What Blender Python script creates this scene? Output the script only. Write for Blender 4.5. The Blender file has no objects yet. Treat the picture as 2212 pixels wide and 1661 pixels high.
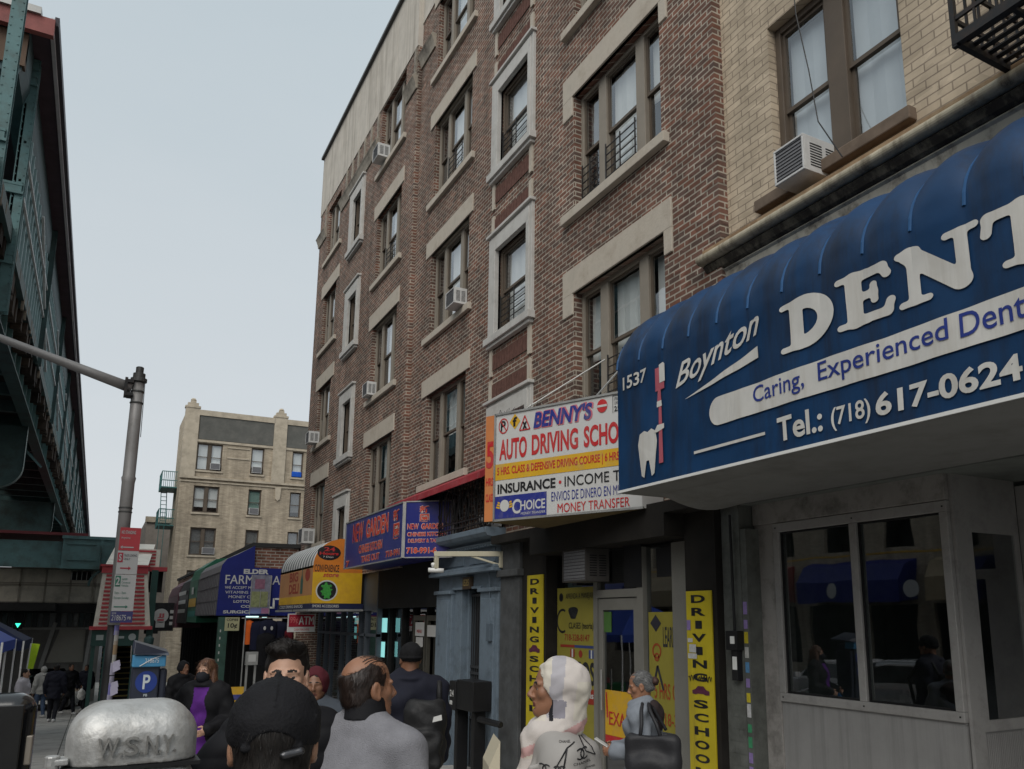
import bpy, math, random
import numpy as np
from mathutils import Vector, Matrix
from mathutils.bvhtree import BVHTree
random.seed(7)
S = bpy.context.scene
COL = S.collection
R = math.radians
# ------------------------------------------------------------------ camera, sky, sun, exposure
cam = bpy.data.cameras.new('camera'); camo = bpy.data.objects.new('camera', cam); COL.objects.link(camo)
camo.location = (0, 0, 1.9)
camo.rotation_euler = (R(90 + 10.9975), 0, R(-29.5176))
cam.sensor_fit = 'HORIZONTAL'; cam.sensor_width = 36.0
cam.lens = 36.0 * 1765.0 / 2212.0
cam.shift_x = -(1223.0 - 1106.0) / 2212.0
cam.shift_y = (992.0 - 830.5) / 2212.0
cam.clip_start = 0.05; cam.clip_end = 3000
S.camera = camo
W = bpy.data.worlds.new('World'); S.world = W; W.use_nodes = True
nt = W.node_tree; bg = nt.nodes['Background']
sky = nt.nodes.new('ShaderNodeTexSky'); sky.sky_type = 'NISHITA'; sky.sun_disc = False
SUN_EL, SUN_AZ = 46.0, 222.0          # azimuth clockwise from +y
sky.sun_elevation = R(SUN_EL); sky.sun_rotation = R(SUN_AZ)
sky.air_density = 1.0; sky.dust_density = 6.0; sky.ozone_density = 1.0
hs = nt.nodes.new('ShaderNodeHueSaturation'); hs.inputs['Saturation'].default_value = 0.45
mx = nt.nodes.new('ShaderNodeMix'); mx.data_type = 'RGBA'; mx.inputs[0].default_value = 0.86
# an even overcast veil: paler toward the horizon, with soft broad cloud variation
tc = nt.nodes.new('ShaderNodeTexCoord'); nz = nt.nodes.new('ShaderNodeTexNoise')
nz.inputs['Scale'].default_value = 2.2; nz.inputs['Detail'].default_value = 5; nz.inputs['Roughness'].default_value = .55
mpw = nt.nodes.new('ShaderNodeMapping'); mpw.inputs['Scale'].default_value = (1, 1, 2.6)
sxyz = nt.nodes.new('ShaderNodeSeparateXYZ'); adn = nt.nodes.new('ShaderNodeMath'); adn.operation = 'MULTIPLY_ADD'
cr = nt.nodes.new('ShaderNodeValToRGB')
for i_, (p_, c_) in enumerate(((.0, (6.9, 7.2, 7.45)), (.62, (5.2, 5.95, 6.4)))):
    cr.color_ramp.elements[i_].position = p_; cr.color_ramp.elements[i_].color = (*c_, 1)
e_ = cr.color_ramp.elements.new(.28); e_.color = (6.05, 6.55, 6.9, 1)
L = nt.links.new
L(tc.outputs['Generated'], mpw.inputs[0]); L(mpw.outputs[0], nz.inputs['Vector']); L(tc.outputs['Generated'], sxyz.inputs[0])
sub_ = nt.nodes.new('ShaderNodeMath'); sub_.operation = 'SUBTRACT'; L(nz.outputs['Fac'], sub_.inputs[0]); sub_.inputs[1].default_value = .5
L(sub_.outputs[0], adn.inputs[0]); adn.inputs[1].default_value = .34; L(sxyz.outputs[2], adn.inputs[2]); L(adn.outputs[0], cr.inputs['Fac'])
L(sky.outputs['Color'], hs.inputs['Color']); L(hs.outputs['Color'], mx.inputs[6]); L(cr.outputs['Color'], mx.inputs[7])
L(mx.outputs[2], bg.inputs['Color']); bg.inputs['Strength'].default_value = 0.09
sl = bpy.data.lights.new('sun', 'SUN'); sl.energy = 1.5; sl.angle = R(50); sl.color = (1.0, .95, .88)
so = bpy.data.objects.new('sun', sl); COL.objects.link(so)
sd = Vector((math.sin(R(SUN_AZ)) * math.cos(R(SUN_EL)), math.cos(R(SUN_AZ)) * math.cos(R(SUN_EL)), math.sin(R(SUN_EL))))
so.rotation_euler = sd.to_track_quat('Z', 'Y').to_euler(); so.location = (0, 0, 40)
S.view_settings.view_transform = 'Standard'; S.view_settings.look = 'None'
S.view_settings.exposure = 0.3; S.view_settings.gamma = 1.0
S.cycles.max_bounces = 7; S.cycles.transparent_max_bounces = 16
S.cycles.caustics_reflective = False; S.cycles.caustics_refractive = False

def g(y):                                 # the pavement falls gently away down the street
    return -0.045 * (min(max(y, 3.0), 48.0) - 3.0)

# ------------------------------------------------------------------ materials
MATS = {}
def pbr(name, col, rough=.65, metal=0.0, var=.16, vs=2.5, bump=0.0, bs=60.0, stain=None, sa=.5, ss=1.2, emit=None, es=1.0, streak=0.0, coat=0.0):
    if name in MATS: return MATS[name]
    m = bpy.data.materials.new(name); m.use_nodes = True; MATS[name] = m
    t = m.node_tree; b = t.nodes['Principled BSDF']; L = t.links.new
    b.inputs['Specular IOR Level'].default_value = .5 if rough < .5 else (.3 if rough < .65 else .14)
    b.inputs['Roughness'].default_value = rough; b.inputs['Metallic'].default_value = metal
    if coat: b.inputs['Coat Weight'].default_value = coat
    geo = t.nodes.new('ShaderNodeTexCoord'); P = geo.outputs['Object']
    n = t.nodes.new('ShaderNodeTexNoise'); n.inputs['Scale'].default_value = vs; n.inputs['Detail'].default_value = 6
    n.inputs['Roughness'].default_value = .65
    L(P, n.inputs['Vector'])
    mr = t.nodes.new('ShaderNodeMapRange'); L(n.outputs['Fac'], mr.inputs[0])
    mr.inputs[1].default_value = .25; mr.inputs[2].default_value = .75
    mr.inputs[3].default_value = 1 - var; mr.inputs[4].default_value = 1 + var
    mu = t.nodes.new('ShaderNodeMix'); mu.data_type = 'RGBA'; mu.blend_type = 'MULTIPLY'; mu.inputs[0].default_value = 1
    mu.inputs[6].default_value = (*col, 1); L(mr.outputs[0], mu.inputs[7])
    out = mu.outputs[2]
    if stain:
        n2 = t.nodes.new('ShaderNodeTexNoise'); n2.inputs['Scale'].default_value = ss; n2.inputs['Detail'].default_value = 8
        n2.inputs['Roughness'].default_value = .72
        if streak:
            mp = t.nodes.new('ShaderNodeMapping'); mp.inputs['Scale'].default_value = (1 * streak, 1 * streak, .18)
            L(P, mp.inputs[0]); L(mp.outputs[0], n2.inputs['Vector'])
        else: L(P, n2.inputs['Vector'])
        r2 = t.nodes.new('ShaderNodeMapRange'); L(n2.outputs['Fac'], r2.inputs[0])
        r2.inputs[1].default_value = .47; r2.inputs[2].default_value = .68; r2.inputs[3].default_value = 0; r2.inputs[4].default_value = sa
        m2 = t.nodes.new('ShaderNodeMix'); m2.data_type = 'RGBA'; L(r2.outputs[0], m2.inputs[0]); L(out, m2.inputs[6])
        m2.inputs[7].default_value = (*stain, 1); out = m2.outputs[2]
    L(out, b.inputs['Base Color'])
    rr = t.nodes.new('ShaderNodeMapRange'); L(n.outputs['Fac'], rr.inputs[0])
    rr.inputs[3].default_value = max(rough - .12, .03); rr.inputs[4].default_value = min(rough + .12, 1); L(rr.outputs[0], b.inputs['Roughness'])
    if bump:
        n3 = t.nodes.new('ShaderNodeTexNoise'); n3.inputs['Scale'].default_value = bs; n3.inputs['Detail'].default_value = 4
        L(P, n3.inputs['Vector']); bp = t.nodes.new('ShaderNodeBump'); bp.inputs['Strength'].default_value = bump
        bp.inputs['Distance'].default_value = .01; L(n3.outputs['Fac'], bp.inputs['Height']); L(bp.outputs[0], b.inputs['Normal'])
    if emit:
        b.inputs['Emission Color'].default_value = (*emit, 1); b.inputs['Emission Strength'].default_value = es
    return m

def brick(name, c1, c2, mortar, w=.21, h=.068, ms=.010, dirt=(.05, .045, .04), da=.35, tv=.8, bump=.5, wash=.35):
    m = bpy.data.materials.new(name); m.use_nodes = True; MATS[name] = m
    t = m.node_tree; b = t.nodes['Principled BSDF']; L = t.links.new; N = t.nodes.new
    geo = N('ShaderNodeNewGeometry'); sp = N('ShaderNodeSeparateXYZ'); L(geo.outputs['Position'], sp.inputs[0])
    ad = N('ShaderNodeMath'); L(sp.outputs[0], ad.inputs[0]); L(sp.outputs[1], ad.inputs[1])
    cb = N('ShaderNodeCombineXYZ'); L(ad.outputs[0], cb.inputs[0]); L(sp.outputs[2], cb.inputs[1])
    bt = N('ShaderNodeTexBrick'); L(cb.outputs[0], bt.inputs['Vector'])
    bt.inputs['Scale'].default_value = 1; bt.inputs['Brick Width'].default_value = w; bt.inputs['Row Height'].default_value = h
    bt.inputs['Mortar Size'].default_value = ms; bt.inputs['Mortar Smooth'].default_value = .15; bt.inputs['Bias'].default_value = 0
    bt.inputs['Color1'].default_value = (*c1, 1); bt.inputs['Color2'].default_value = (*c2, 1); bt.inputs['Mortar'].default_value = (*mortar, 1)
    n = N('ShaderNodeTexNoise'); n.inputs['Scale'].default_value = .8; n.inputs['Detail'].default_value = 8; n.inputs['Roughness'].default_value = .7
    L(geo.outputs['Position'], n.inputs['Vector'])
    r2 = N('ShaderNodeMapRange'); L(n.outputs['Fac'], r2.inputs[0]); r2.inputs[1].default_value = .42; r2.inputs[2].default_value = .7
    r2.inputs[3].default_value = 0; r2.inputs[4].default_value = da
    m2 = N('ShaderNodeMix'); m2.data_type = 'RGBA'; L(r2.outputs[0], m2.inputs[0]); L(bt.outputs['Color'], m2.inputs[6]); m2.inputs[7].default_value = (*dirt, 1)
    # brick-by-brick tone: noise stretched to the size of a brick
    n4 = N('ShaderNodeTexVoronoi'); n4.inputs['Scale'].default_value = 1; mp = N('ShaderNodeMapping'); mp.inputs['Scale'].default_value = (1 / w, 1 / h, 1)
    L(cb.outputs[0], mp.inputs[0]); L(mp.outputs[0], n4.inputs['Vector'])
    hv = N('ShaderNodeSeparateColor'); L(n4.outputs['Color'], hv.inputs[0])
    r4 = N('ShaderNodeMapRange'); L(hv.outputs[0], r4.inputs[0]); r4.inputs[3].default_value = .68; r4.inputs[4].default_value = 1.3
    m4 = N('ShaderNodeMix'); m4.data_type = 'RGBA'; m4.blend_type = 'MULTIPLY'; m4.inputs[0].default_value = tv
    L(m2.outputs[2], m4.inputs[6]); L(r4.outputs[0], m4.inputs[7])
    # rain-washed streaks down the wall
    mp5 = N('ShaderNodeMapping'); mp5.inputs['Scale'].default_value = (2.2, .16, 1); L(cb.outputs[0], mp5.inputs[0])
    n5 = N('ShaderNodeTexNoise'); n5.inputs['Scale'].default_value = 1.0; n5.inputs['Detail'].default_value = 7; n5.inputs['Roughness'].default_value = .6; L(mp5.outputs[0], n5.inputs['Vector'])
    r5 = N('ShaderNodeMapRange'); L(n5.outputs['Fac'], r5.inputs[0]); r5.inputs[1].default_value = .35; r5.inputs[2].default_value = .7; r5.inputs[3].default_value = 1.12; r5.inputs[4].default_value = 1 - wash
    m5 = N('ShaderNodeMix'); m5.data_type = 'RGBA'; m5.blend_type = 'MULTIPLY'; m5.inputs[0].default_value = 1; L(m4.outputs[2], m5.inputs[6]); L(r5.outputs[0], m5.inputs[7])
    L(m5.outputs[2], b.inputs['Base Color']); b.inputs['Roughness'].default_value = .9; b.inputs['Specular IOR Level'].default_value = .15
    bp = N('ShaderNodeBump'); bp.invert = True; bp.inputs['Strength'].default_value = bump; bp.inputs['Distance'].default_value = .012
    L(bt.outputs['Fac'], bp.inputs['Height']); L(bp.outputs[0], b.inputs['Normal'])
    return m

def glassm(name, tint=(.78, .82, .82), base=.05, wav=.02, ws=1.5):
    m = bpy.data.materials.new(name); m.use_nodes = True; MATS[name] = m
    t = m.node_tree; t.nodes.remove(t.nodes['Principled BSDF']); o = t.nodes['Material Output']; L = t.links.new; N = t.nodes.new
    tr = N('ShaderNodeBsdfTransparent'); tr.inputs[0].default_value = (*tint, 1)
    gl = N('ShaderNodeBsdfGlossy'); gl.inputs['Roughness'].default_value = .015; gl.inputs[0].default_value = (.95, .97, 1, 1)
    fr = N('ShaderNodeLayerWeight'); fr.inputs['Blend'].default_value = .5
    pw = N('ShaderNodeMath'); pw.operation = 'POWER'; L(fr.outputs['Facing'], pw.inputs[0]); pw.inputs[1].default_value = 4.0
    ad = N('ShaderNodeMath'); ad.use_clamp = True; L(pw.outputs[0], ad.inputs[0]); ad.inputs[1].default_value = base
    geo = N('ShaderNodeNewGeometry'); n = N('ShaderNodeTexNoise'); n.inputs['Scale'].default_value = ws; L(geo.outputs['Position'], n.inputs['Vector'])
    bp = N('ShaderNodeBump'); bp.inputs['Strength'].default_value = wav; bp.inputs['Distance'].default_value = .2
    L(n.outputs['Fac'], bp.inputs['Height']); L(bp.outputs[0], gl.inputs['Normal'])
    mix = N('ShaderNodeMixShader'); L(ad.outputs[0], mix.inputs[0]); L(tr.outputs[0], mix.inputs[1]); L(gl.outputs[0], mix.inputs[2])
    L(mix.outputs[0], o.inputs['Surface'])
    return m

# ------------------------------------------------------------------ mesh collecting
class MB:
    """collects shapes; O,U,W place a local frame: u along U, v up, w along W"""
    def __init__(s, O=None, U=(1, 0, 0), Wd=(0, 1, 0), V=(0, 0, 1)):
        s.v = []; s.f = []; s.mi = []; s.frame(O, U, Wd, V); s.m = 0
    def frame(s, O=None, U=(1, 0, 0), Wd=(0, 1, 0), V=(0, 0, 1)):
        s.xyz = O is None; O = O or (0, 0, 0)               # without a frame, box() takes plain x, y, z ranges
        s.O = Vector(O); s.U = Vector(U); s.W = Vector(Wd); s.V = Vector(V); return s
    def P(s, u, v, w): return s.O + s.U * u + s.V * v + s.W * w
    def face(s, pts):
        i = len(s.v); s.v += [Vector(p) for p in pts]; s.f.append(list(range(i, i + len(pts)))); s.mi.append(s.m); return s
    def quad(s, u0, u1, v0, v1, w):
        return s.face([s.P(u0, v0, w), s.P(u1, v0, w), s.P(u1, v1, w), s.P(u0, v1, w)])
    def box(s, u0, u1, v0, v1, w0, w1):
        if s.xyz: v0, v1, w0, w1 = w0, w1, v0, v1
        i = len(s.v)
        for w in (w0, w1):
            for u, v in ((u0, v0), (u1, v0), (u1, v1), (u0, v1)): s.v.append(s.P(u, v, w))
        for q in ((0, 3, 2, 1), (4, 5, 6, 7), (0, 1, 5, 4), (1, 2, 6, 5), (2, 3, 7, 6), (3, 0, 4, 7)):
            s.f.append([i + k for k in q]); s.mi.append(s.m)
        return s
    def prism(s, pts, w0, w1):
        """pts: (u,v) polygon extruded from w0 to w1"""
        i = len(s.v); n = len(pts)
        for w in (w0, w1): s.v += [s.P(u, v, w) for u, v in pts]
        s.f.append([i + k for k in range(n)][::-1]); s.f.append([i + n + k for k in range(n)]); s.mi += [s.m, s.m]
        for k in range(n):
            s.f.append([i + k, i + (k + 1) % n, i + n + (k + 1) % n, i + n + k]); s.mi.append(s.m)
        return s
    def sweep(s, prof, u0, u1, cap=True):
        """prof: (w,v) profile swept along u"""
        i = len(s.v); n = len(prof)
        for u in (u0, u1): s.v += [s.P(u, v, w) for w, v in prof]
        for k in range(n):
            s.f.append([i + k, i + (k + 1) % n, i + n + (k + 1) % n, i + n + k]); s.mi.append(s.m)
        if cap: s.f.append([i + k for k in range(n)][::-1]); s.f.append([i + n + k for k in range(n)]); s.mi += [s.m, s.m]
        return s
    def bar(s, a, b, w, h=None, up=(0, 0, 1)):
        """a square bar between two world points"""
        a = Vector(a); b = Vector(b); h = h or w; d = (b - a).normalized(); u = Vector(up)
        if abs(d.dot(u)) > .98: u = Vector((1, 0, 0))
        x = d.cross(u).normalized() * (w / 2); y = x.cross(d).normalized() * (h / 2); i = len(s.v)
        for p in (a, b): s.v += [p - x - y, p + x - y, p + x + y, p - x + y]
        for q in ((0, 3, 2, 1), (4, 5, 6, 7), (0, 1, 5, 4), (1, 2, 6, 5), (2, 3, 7, 6), (3, 0, 4, 7)):
            s.f.append([i + k for k in q]); s.mi.append(s.m)
        return s
    def tube(s, pts, rad, n=10, cap=True):
        pts = [Vector(p) for p in pts]; i = len(s.v); rad = rad if hasattr(rad, '__len__') else [rad] * len(pts); pu = None
        for k, p in enumerate(pts):
            d = (pts[min(k + 1, len(pts) - 1)] - pts[max(k - 1, 0)]).normalized()
            u = pu if pu is not None else (Vector((0, 0, 1)) if abs(d.z) < .9 else Vector((1, 0, 0)))
            x = d.cross(u).normalized(); y = x.cross(d).normalized(); pu = y
            for j in range(n):
                a = 2 * math.pi * j / n; s.v.append(p + (x * math.cos(a) + y * math.sin(a)) * rad[k])
        for k in range(len(pts) - 1):
            for j in range(n):
                a = i + k * n; s.f.append([a + j, a + (j + 1) % n, a + n + (j + 1) % n, a + n + j]); s.mi.append(s.m)
        if cap:
            s.f.append([i + j for j in range(n)][::-1]); s.f.append([i + (len(pts) - 1) * n + j for j in range(n)]); s.mi += [s.m, s.m]
        return s
    def lathe(s, c, prof, n=20):
        """prof: (r,z) list round a vertical axis at c"""
        i = len(s.v)
        for r, z in prof:
            for j in range(n):
                a = 2 * math.pi * j / n; s.v.append(Vector((c[0] + r * math.cos(a), c[1] + r * math.sin(a), c[2] + z)))
        for k in range(len(prof) - 1):
            for j in range(n):
                a = i + k * n; s.f.append([a + j, a + (j + 1) % n, a + n + (j + 1) % n, a + n + j]); s.mi.append(s.m)
        s.f.append([i + j for j in range(n)][::-1]); s.f.append([i + (len(prof) - 1) * n + j for j in range(n)]); s.mi += [s.m, s.m]
        return s
    def disc(s, u, v, r, w, n=28, ru=None, r0=0, a0=0, a1=360):
        """flat disc (or ring when r0>0) in the frame's u,v plane"""
        ru = ru or r
        full = (a1 - a0) >= 360
        A = [R(a0 + (a1 - a0) * k / n) for k in range(n + (0 if full else 1))]
        if not r0: return s.face([s.P(u + ru * math.cos(a), v + r * math.sin(a), w) for a in A])
        q = ru / r
        for k in range(n if full else n):
            a, b = A[k], A[(k + 1) % len(A)]
            s.face([s.P(u + q * r0 * math.cos(a), v + r0 * math.sin(a), w), s.P(u + q * r * math.cos(a), v + r * math.sin(a), w),
                    s.P(u + q * r * math.cos(b), v + r * math.sin(b), w), s.P(u + q * r0 * math.cos(b), v + r0 * math.sin(b), w)])
        return s
    def text(s, body, u0, v0, u1, v1, w, bold=0.0, shear=0.0, fn=None):
        if bold > 0 and any(c in 'MWmw' for c in body):      # letters with narrow notches are thickened by overlaid strokes
            d = min(bold, .03) * .55 * (v1 - v0)
            for k, q in enumerate((-d, d, 0)): s.text(body, u0 + q, v0, u1 + q, v1, w - .0007 * k, 0, shear, fn)
            return s
        V_, F_ = glyphs(body, bold, shear)
        i = len(s.v)
        for x, y in V_:
            u = u0 + (u1 - u0) * x; v = v0 + (v1 - v0) * y
            s.v.append(fn(u, v, w) if fn else s.P(u, v, w))
        for f in F_: s.f.append([i + k for k in f]); s.mi.append(s.m)
        return s
    def pieces(s):
        """groups of faces that stand clearly apart: each becomes an object of its own"""
        n = len(s.v)
        if n < 9 or len(s.f) > 60000: return None
        r = np.arange(n)
        a = np.concatenate([np.array(f[:-1]) for f in s.f]); b = np.concatenate([np.array(f[1:]) for f in s.f])
        def comp(r, a, b):
            while True:
                lo, hi = np.minimum(r[a], r[b]), np.maximum(r[a], r[b]); m = lo != hi
                if not m.any(): return r
                np.minimum.at(r, hi[m], lo[m])
                while (r[r] != r).any(): r = r[r]
        _, isl = np.unique(comp(r, a, b), return_inverse=True); k = isl.max() + 1
        if k < 2 or k > 1500: return None
        P_ = np.array([tuple(p) for p in s.v]); lo = np.full((k, 3), 1e9); hi = -lo
        np.minimum.at(lo, isl, P_); np.maximum.at(hi, isl, P_); sz = (hi - lo).max(1)
        gap = np.maximum(0, np.maximum(lo[:, None] - hi[None], lo[None] - hi[:, None])); near = np.sqrt((gap ** 2).sum(2)) <= np.maximum(.02, .5 * np.maximum(sz[:, None], sz[None]))
        a, b = np.nonzero(np.triu(near, 1)); _, pc = np.unique(comp(np.arange(k), a, b), return_inverse=True)
        q = pc.max() + 1
        return pc[isl] if 1 < q <= 100 else None
    def build(s, name, mats, parent=None, smooth=False, bevel=0, kind=None, loc=None):
        pc = s.pieces() if parent is not None else None
        if pc is not None:
            out = []
            for k in range(pc.max() + 1):
                m = MB(); ids = np.nonzero(pc == k)[0]; mp = {int(i): j for j, i in enumerate(ids)}; m.v = [s.v[i] for i in ids]
                for f, mi in zip(s.f, s.mi):
                    if f[0] in mp: m.f.append([mp[i] for i in f]); m.mi.append(mi)
                out.append(m._build(name, mats, parent, smooth, bevel, kind, loc))
            return out[0]
        return s._build(name, mats, parent, smooth, bevel, kind, loc)
    def _build(s, name, mats, parent=None, smooth=False, bevel=0, kind=None, loc=None):
        me = bpy.data.meshes.new(name)
        o = bpy.data.objects.new(name, me); COL.objects.link(o)
        org = Vector((0, 0, 0))
        if parent is not None:
            o.parent = parent; q = parent; org = Vector((0, 0, 0))
            while q is not None: org += q.location; q = q.parent
        else:
            if loc is not None: org = Vector(loc); o.location = org
        me.from_pydata([tuple(p - org) for p in s.v], [], s.f)
        mats = mats if isinstance(mats, (list, tuple)) else [mats]
        for m in mats: me.materials.append(m)
        if len(mats) > 1: me.polygons.foreach_set('material_index', s.mi)
        if smooth: me.polygons.foreach_set('use_smooth', [True] * len(s.f))
        me.update()
        if bevel:
            b = o.modifiers.new('bevel', 'BEVEL'); b.width = bevel; b.segments = 2; b.limit_method = 'ANGLE'; b.angle_limit = R(40)
        if kind: o['kind'] = kind
        return o

_G = {}
def glyphs(body, bold, shear):
    k = (body, bold, shear)
    if k in _G: return _G[k]
    c = bpy.data.curves.new('lettering', 'FONT'); c.body = body; c.offset = bold; c.shear = shear; c.resolution_u = 4; c.space_line = .95
    c.align_x = 'CENTER'
    o = bpy.data.objects.new('lettering', c); COL.objects.link(o)
    me = bpy.data.meshes.new_from_object(o)
    V_ = [(v.co.x, v.co.y) for v in me.vertices]; F_ = [list(p.vertices) for p in me.polygons]
    bpy.data.objects.remove(o); bpy.data.curves.remove(c); bpy.data.meshes.remove(me)
    xs = [v[0] for v in V_]; ys = [v[1] for v in V_]
    x0, x1, y0, y1 = min(xs), max(xs), min(ys), max(ys)
    V_ = [((x - x0) / (x1 - x0), (y - y0) / (y1 - y0)) for x, y in V_]
    _G[k] = (V_, F_); return _G[k]

def tag(o, label=None, cat=None, group=None, kind=None):
    if label: o['label'] = label
    if cat: o['category'] = cat
    if group: o['group'] = group
    if kind: o['kind'] = kind
    return o
def thing(name, label, cat, loc=(0, 0, 0), group=None):
    o = bpy.data.objects.new(name, None); COL.objects.link(o); o.location = loc; o.empty_display_size = .2
    return tag(o, label, cat, group)
def dup(o, parent=None):
    c = o.copy(); COL.objects.link(c)
    if parent is not None: c.parent = parent
    for ch in o.children: dup(ch, c)
    return c
YF = dict(U=(0, 1, 0), Wd=(1, 0, 0))                 # street facade: u = y, w = into the wall (+x)

# ------------------------------------------------------------------ palette
M_red = brick('red_brick', (.225, .105, .074), (.122, .082, .069), (.42, .375, .31), w=.205, h=.069, ms=.0095, da=.4)
M_tan = brick('tan_brick', (.60, .50, .375), (.52, .43, .32), (.30, .245, .19), w=.225, h=.076, ms=.0065, dirt=(.20, .16, .12), da=.3, tv=.4, wash=.22)
M_beige = brick('beige_brick', (.52, .44, .33), (.43, .36, .27), (.40, .35, .28), w=.25, h=.08, ms=.010, dirt=(.20, .16, .12), da=.35, tv=.4)
M_lowbr = brick('dark_red_brick', (.26, .12, .085), (.19, .085, .06), (.42, .38, .33), w=.26, h=.09, ms=.014)
M_stone = pbr('limestone', (.50, .45, .38), .85, var=.2, bump=.3, bs=30, stain=(.2, .16, .12), sa=.5, ss=2.5)
M_stucco = pbr('parapet_cement', (.54, .50, .44), .9, var=.15, bump=.2, stain=(.22, .19, .15), sa=.6, ss=1.2, streak=3)
M_greyst = pbr('grey_painted_stone', (.50, .49, .465), .7, var=.1, stain=(.3, .28, .25), sa=.4, ss=4)
M_frame = pbr('brown_window_frame', (.105, .082, .062), .55, var=.2)
M_fr_lt = pbr('taupe_window_frame', (.255, .225, .185), .6, var=.15)
M_dark = pbr('dark_interior', (.035, .035, .036), .9)
M_glass = glassm('window_glass', tint=(.88, .91, .91), base=.15, wav=.012)
M_blind = pbr('white_blind', (.80, .80, .79), .8, var=.07)
M_cream = pbr('cream_curtain', (.66, .62, .55), .9, var=.15, vs=6)
M_greyc = pbr('grey_curtain', (.20, .20, .20), .9, var=.3, vs=8)
M_iron = pbr('black_iron', (.018, .018, .019), .5, var=.3, stain=(.10, .05, .025), sa=.3, ss=9)
M_conc = pbr('concrete_pavement', (.37, .36, .34), .92, var=.18, vs=.7, bump=.25, bs=90, stain=(.12, .115, .11), sa=.5, ss=2.2)
M_asph = pbr('asphalt', (.055, .055, .058), .9, var=.25, bump=.4, bs=120, stain=(.09, .088, .085), sa=.5, ss=.8)
M_white = pbr('white_paint', (.72, .72, .70), .55, var=.08)
M_teal = pbr('teal_steel', (.095, .185, .19), .5, var=.2, vs=1.5, stain=(.05, .04, .03), sa=.5, ss=2.5)
M_teald = pbr('dark_teal_steel', (.052, .098, .098), .6, var=.25, stain=(.03, .025, .02), sa=.6, ss=1.6)
M_black = pbr('black_paint', (.012, .012, .013), .5, var=.3)
M_vdark = pbr('sooty_black', (.02, .02, .02), .85, var=.4)
M_alu = pbr('aluminium_frame', (.36, .35, .34), .5, metal=.3, var=.12, stain=(.1, .095, .09), sa=.4, ss=5)
M_galv = pbr('galvanised_steel', (.38, .38, .37), .5, metal=.6, var=.2, vs=6)

# ------------------------------------------------------------------ ground
def sheet(name, poly, mat, dz, kind='structure', joints=False):
    m = MB()
    ys = sorted(set([p[1] for p in poly] + [3.0, 48.0]))
    # poly = list of (x0,x1,y) rows, linear between rows
    rows = poly
    pts = []
    for (a, b, y) in rows: pts.append((a, b, y))
    for (a0, b0, y0), (a1, b1, y1) in zip(pts, pts[1:]):
        cuts = [y0] + [c for c in (3.0, 48.0) if y0 < c < y1] + [y1]
        for c0, c1 in zip(cuts, cuts[1:]):
            f0 = (c0 - y0) / (y1 - y0); f1 = (c1 - y0) / (y1 - y0)
            A0, B0 = a0 + (a1 - a0) * f0, b0 + (b1 - b0) * f0; A1, B1 = a0 + (a1 - a0) * f1, b0 + (b1 - b0) * f1
            m.face([(A0, c0, g(c0) + dz), (B0, c0, g(c0) + dz), (B1, c1, g(c1) + dz), (A1, c1, g(c1) + dz)])
    return m.build(name, mat, kind=kind)
sheet('ground', [(-600, 600, -300), (-600, 600, 900)], M_asph, -.30)
sheet('road', [(-24, 12, -120), (-24, 12, 400)], M_asph, -.15)
KERB = [(-.45, 5.9, -60), (-.45, 5.9, 5.6), (-3.4, 5.9, 9.5), (-3.4, 5.9, 60)]
sheet('pavement', KERB, M_conc, 0.0)
km = MB()
for (a0, b0, y0), (a1, b1, y1) in zip(KERB, KERB[1:]):
    cuts = [y0] + [c for c in (3.0, 48.0) if y0 < c < y1] + [y1]
    for c0, c1 in zip(cuts, cuts[1:]):
        f0 = (c0 - y0) / (y1 - y0); f1 = (c1 - y0) / (y1 - y0); A0 = a0 + (a1 - a0) * f0; A1 = a0 + (a1 - a0) * f1
        p = [(A0, c0, g(c0)), (A1, c1, g(c1))]
        km.face([(A0 - .16, c0, g(c0) + .006), (A0 + .02, c0, g(c0) + .006), (A1 + .02, c1, g(c1) + .006), (A1 - .16, c1, g(c1) + .006)])
        km.face([(A0 - .16, c0, g(c0) - .2), (A0 - .16, c0, g(c0) + .006), (A1 - .16, c1, g(c1) + .006), (A1 - .16, c1, g(c1) - .2)])
km.build('kerb', pbr('kerb_stone', (.33, .32, .30), .85, var=.2, vs=3), kind='structure')
jm = MB()                                            # tooled joints between the flags
for y in np.arange(-6, 46, 1.5):
    jm.face([(-3.3 if y > 9.5 else -.4, y, g(y) + .004), (5.3, y, g(y) + .004), (5.3, y + .022, g(y + .022) + .004), (-3.3 if y > 9.5 else -.4, y + .022, g(y + .022) + .004)])
for x in (-1.9, -.4, 1.1, 2.6, 4.1):
    y0 = 9.6 if x < -.4 else -6
    for a, b in ((y0, 3.0), (3.0, 46)):
        a = max(a, y0)
        if a >= b: continue
        jm.face([(x, a, g(a) + .0045), (x + .02, a, g(a) + .0045), (x + .02, b, g(b) + .0045), (x, b, g(b) + .0045)])
jm.build('pavement_joint', pbr('joint_grout', (.10, .098, .09), .95), kind='structure')
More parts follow.
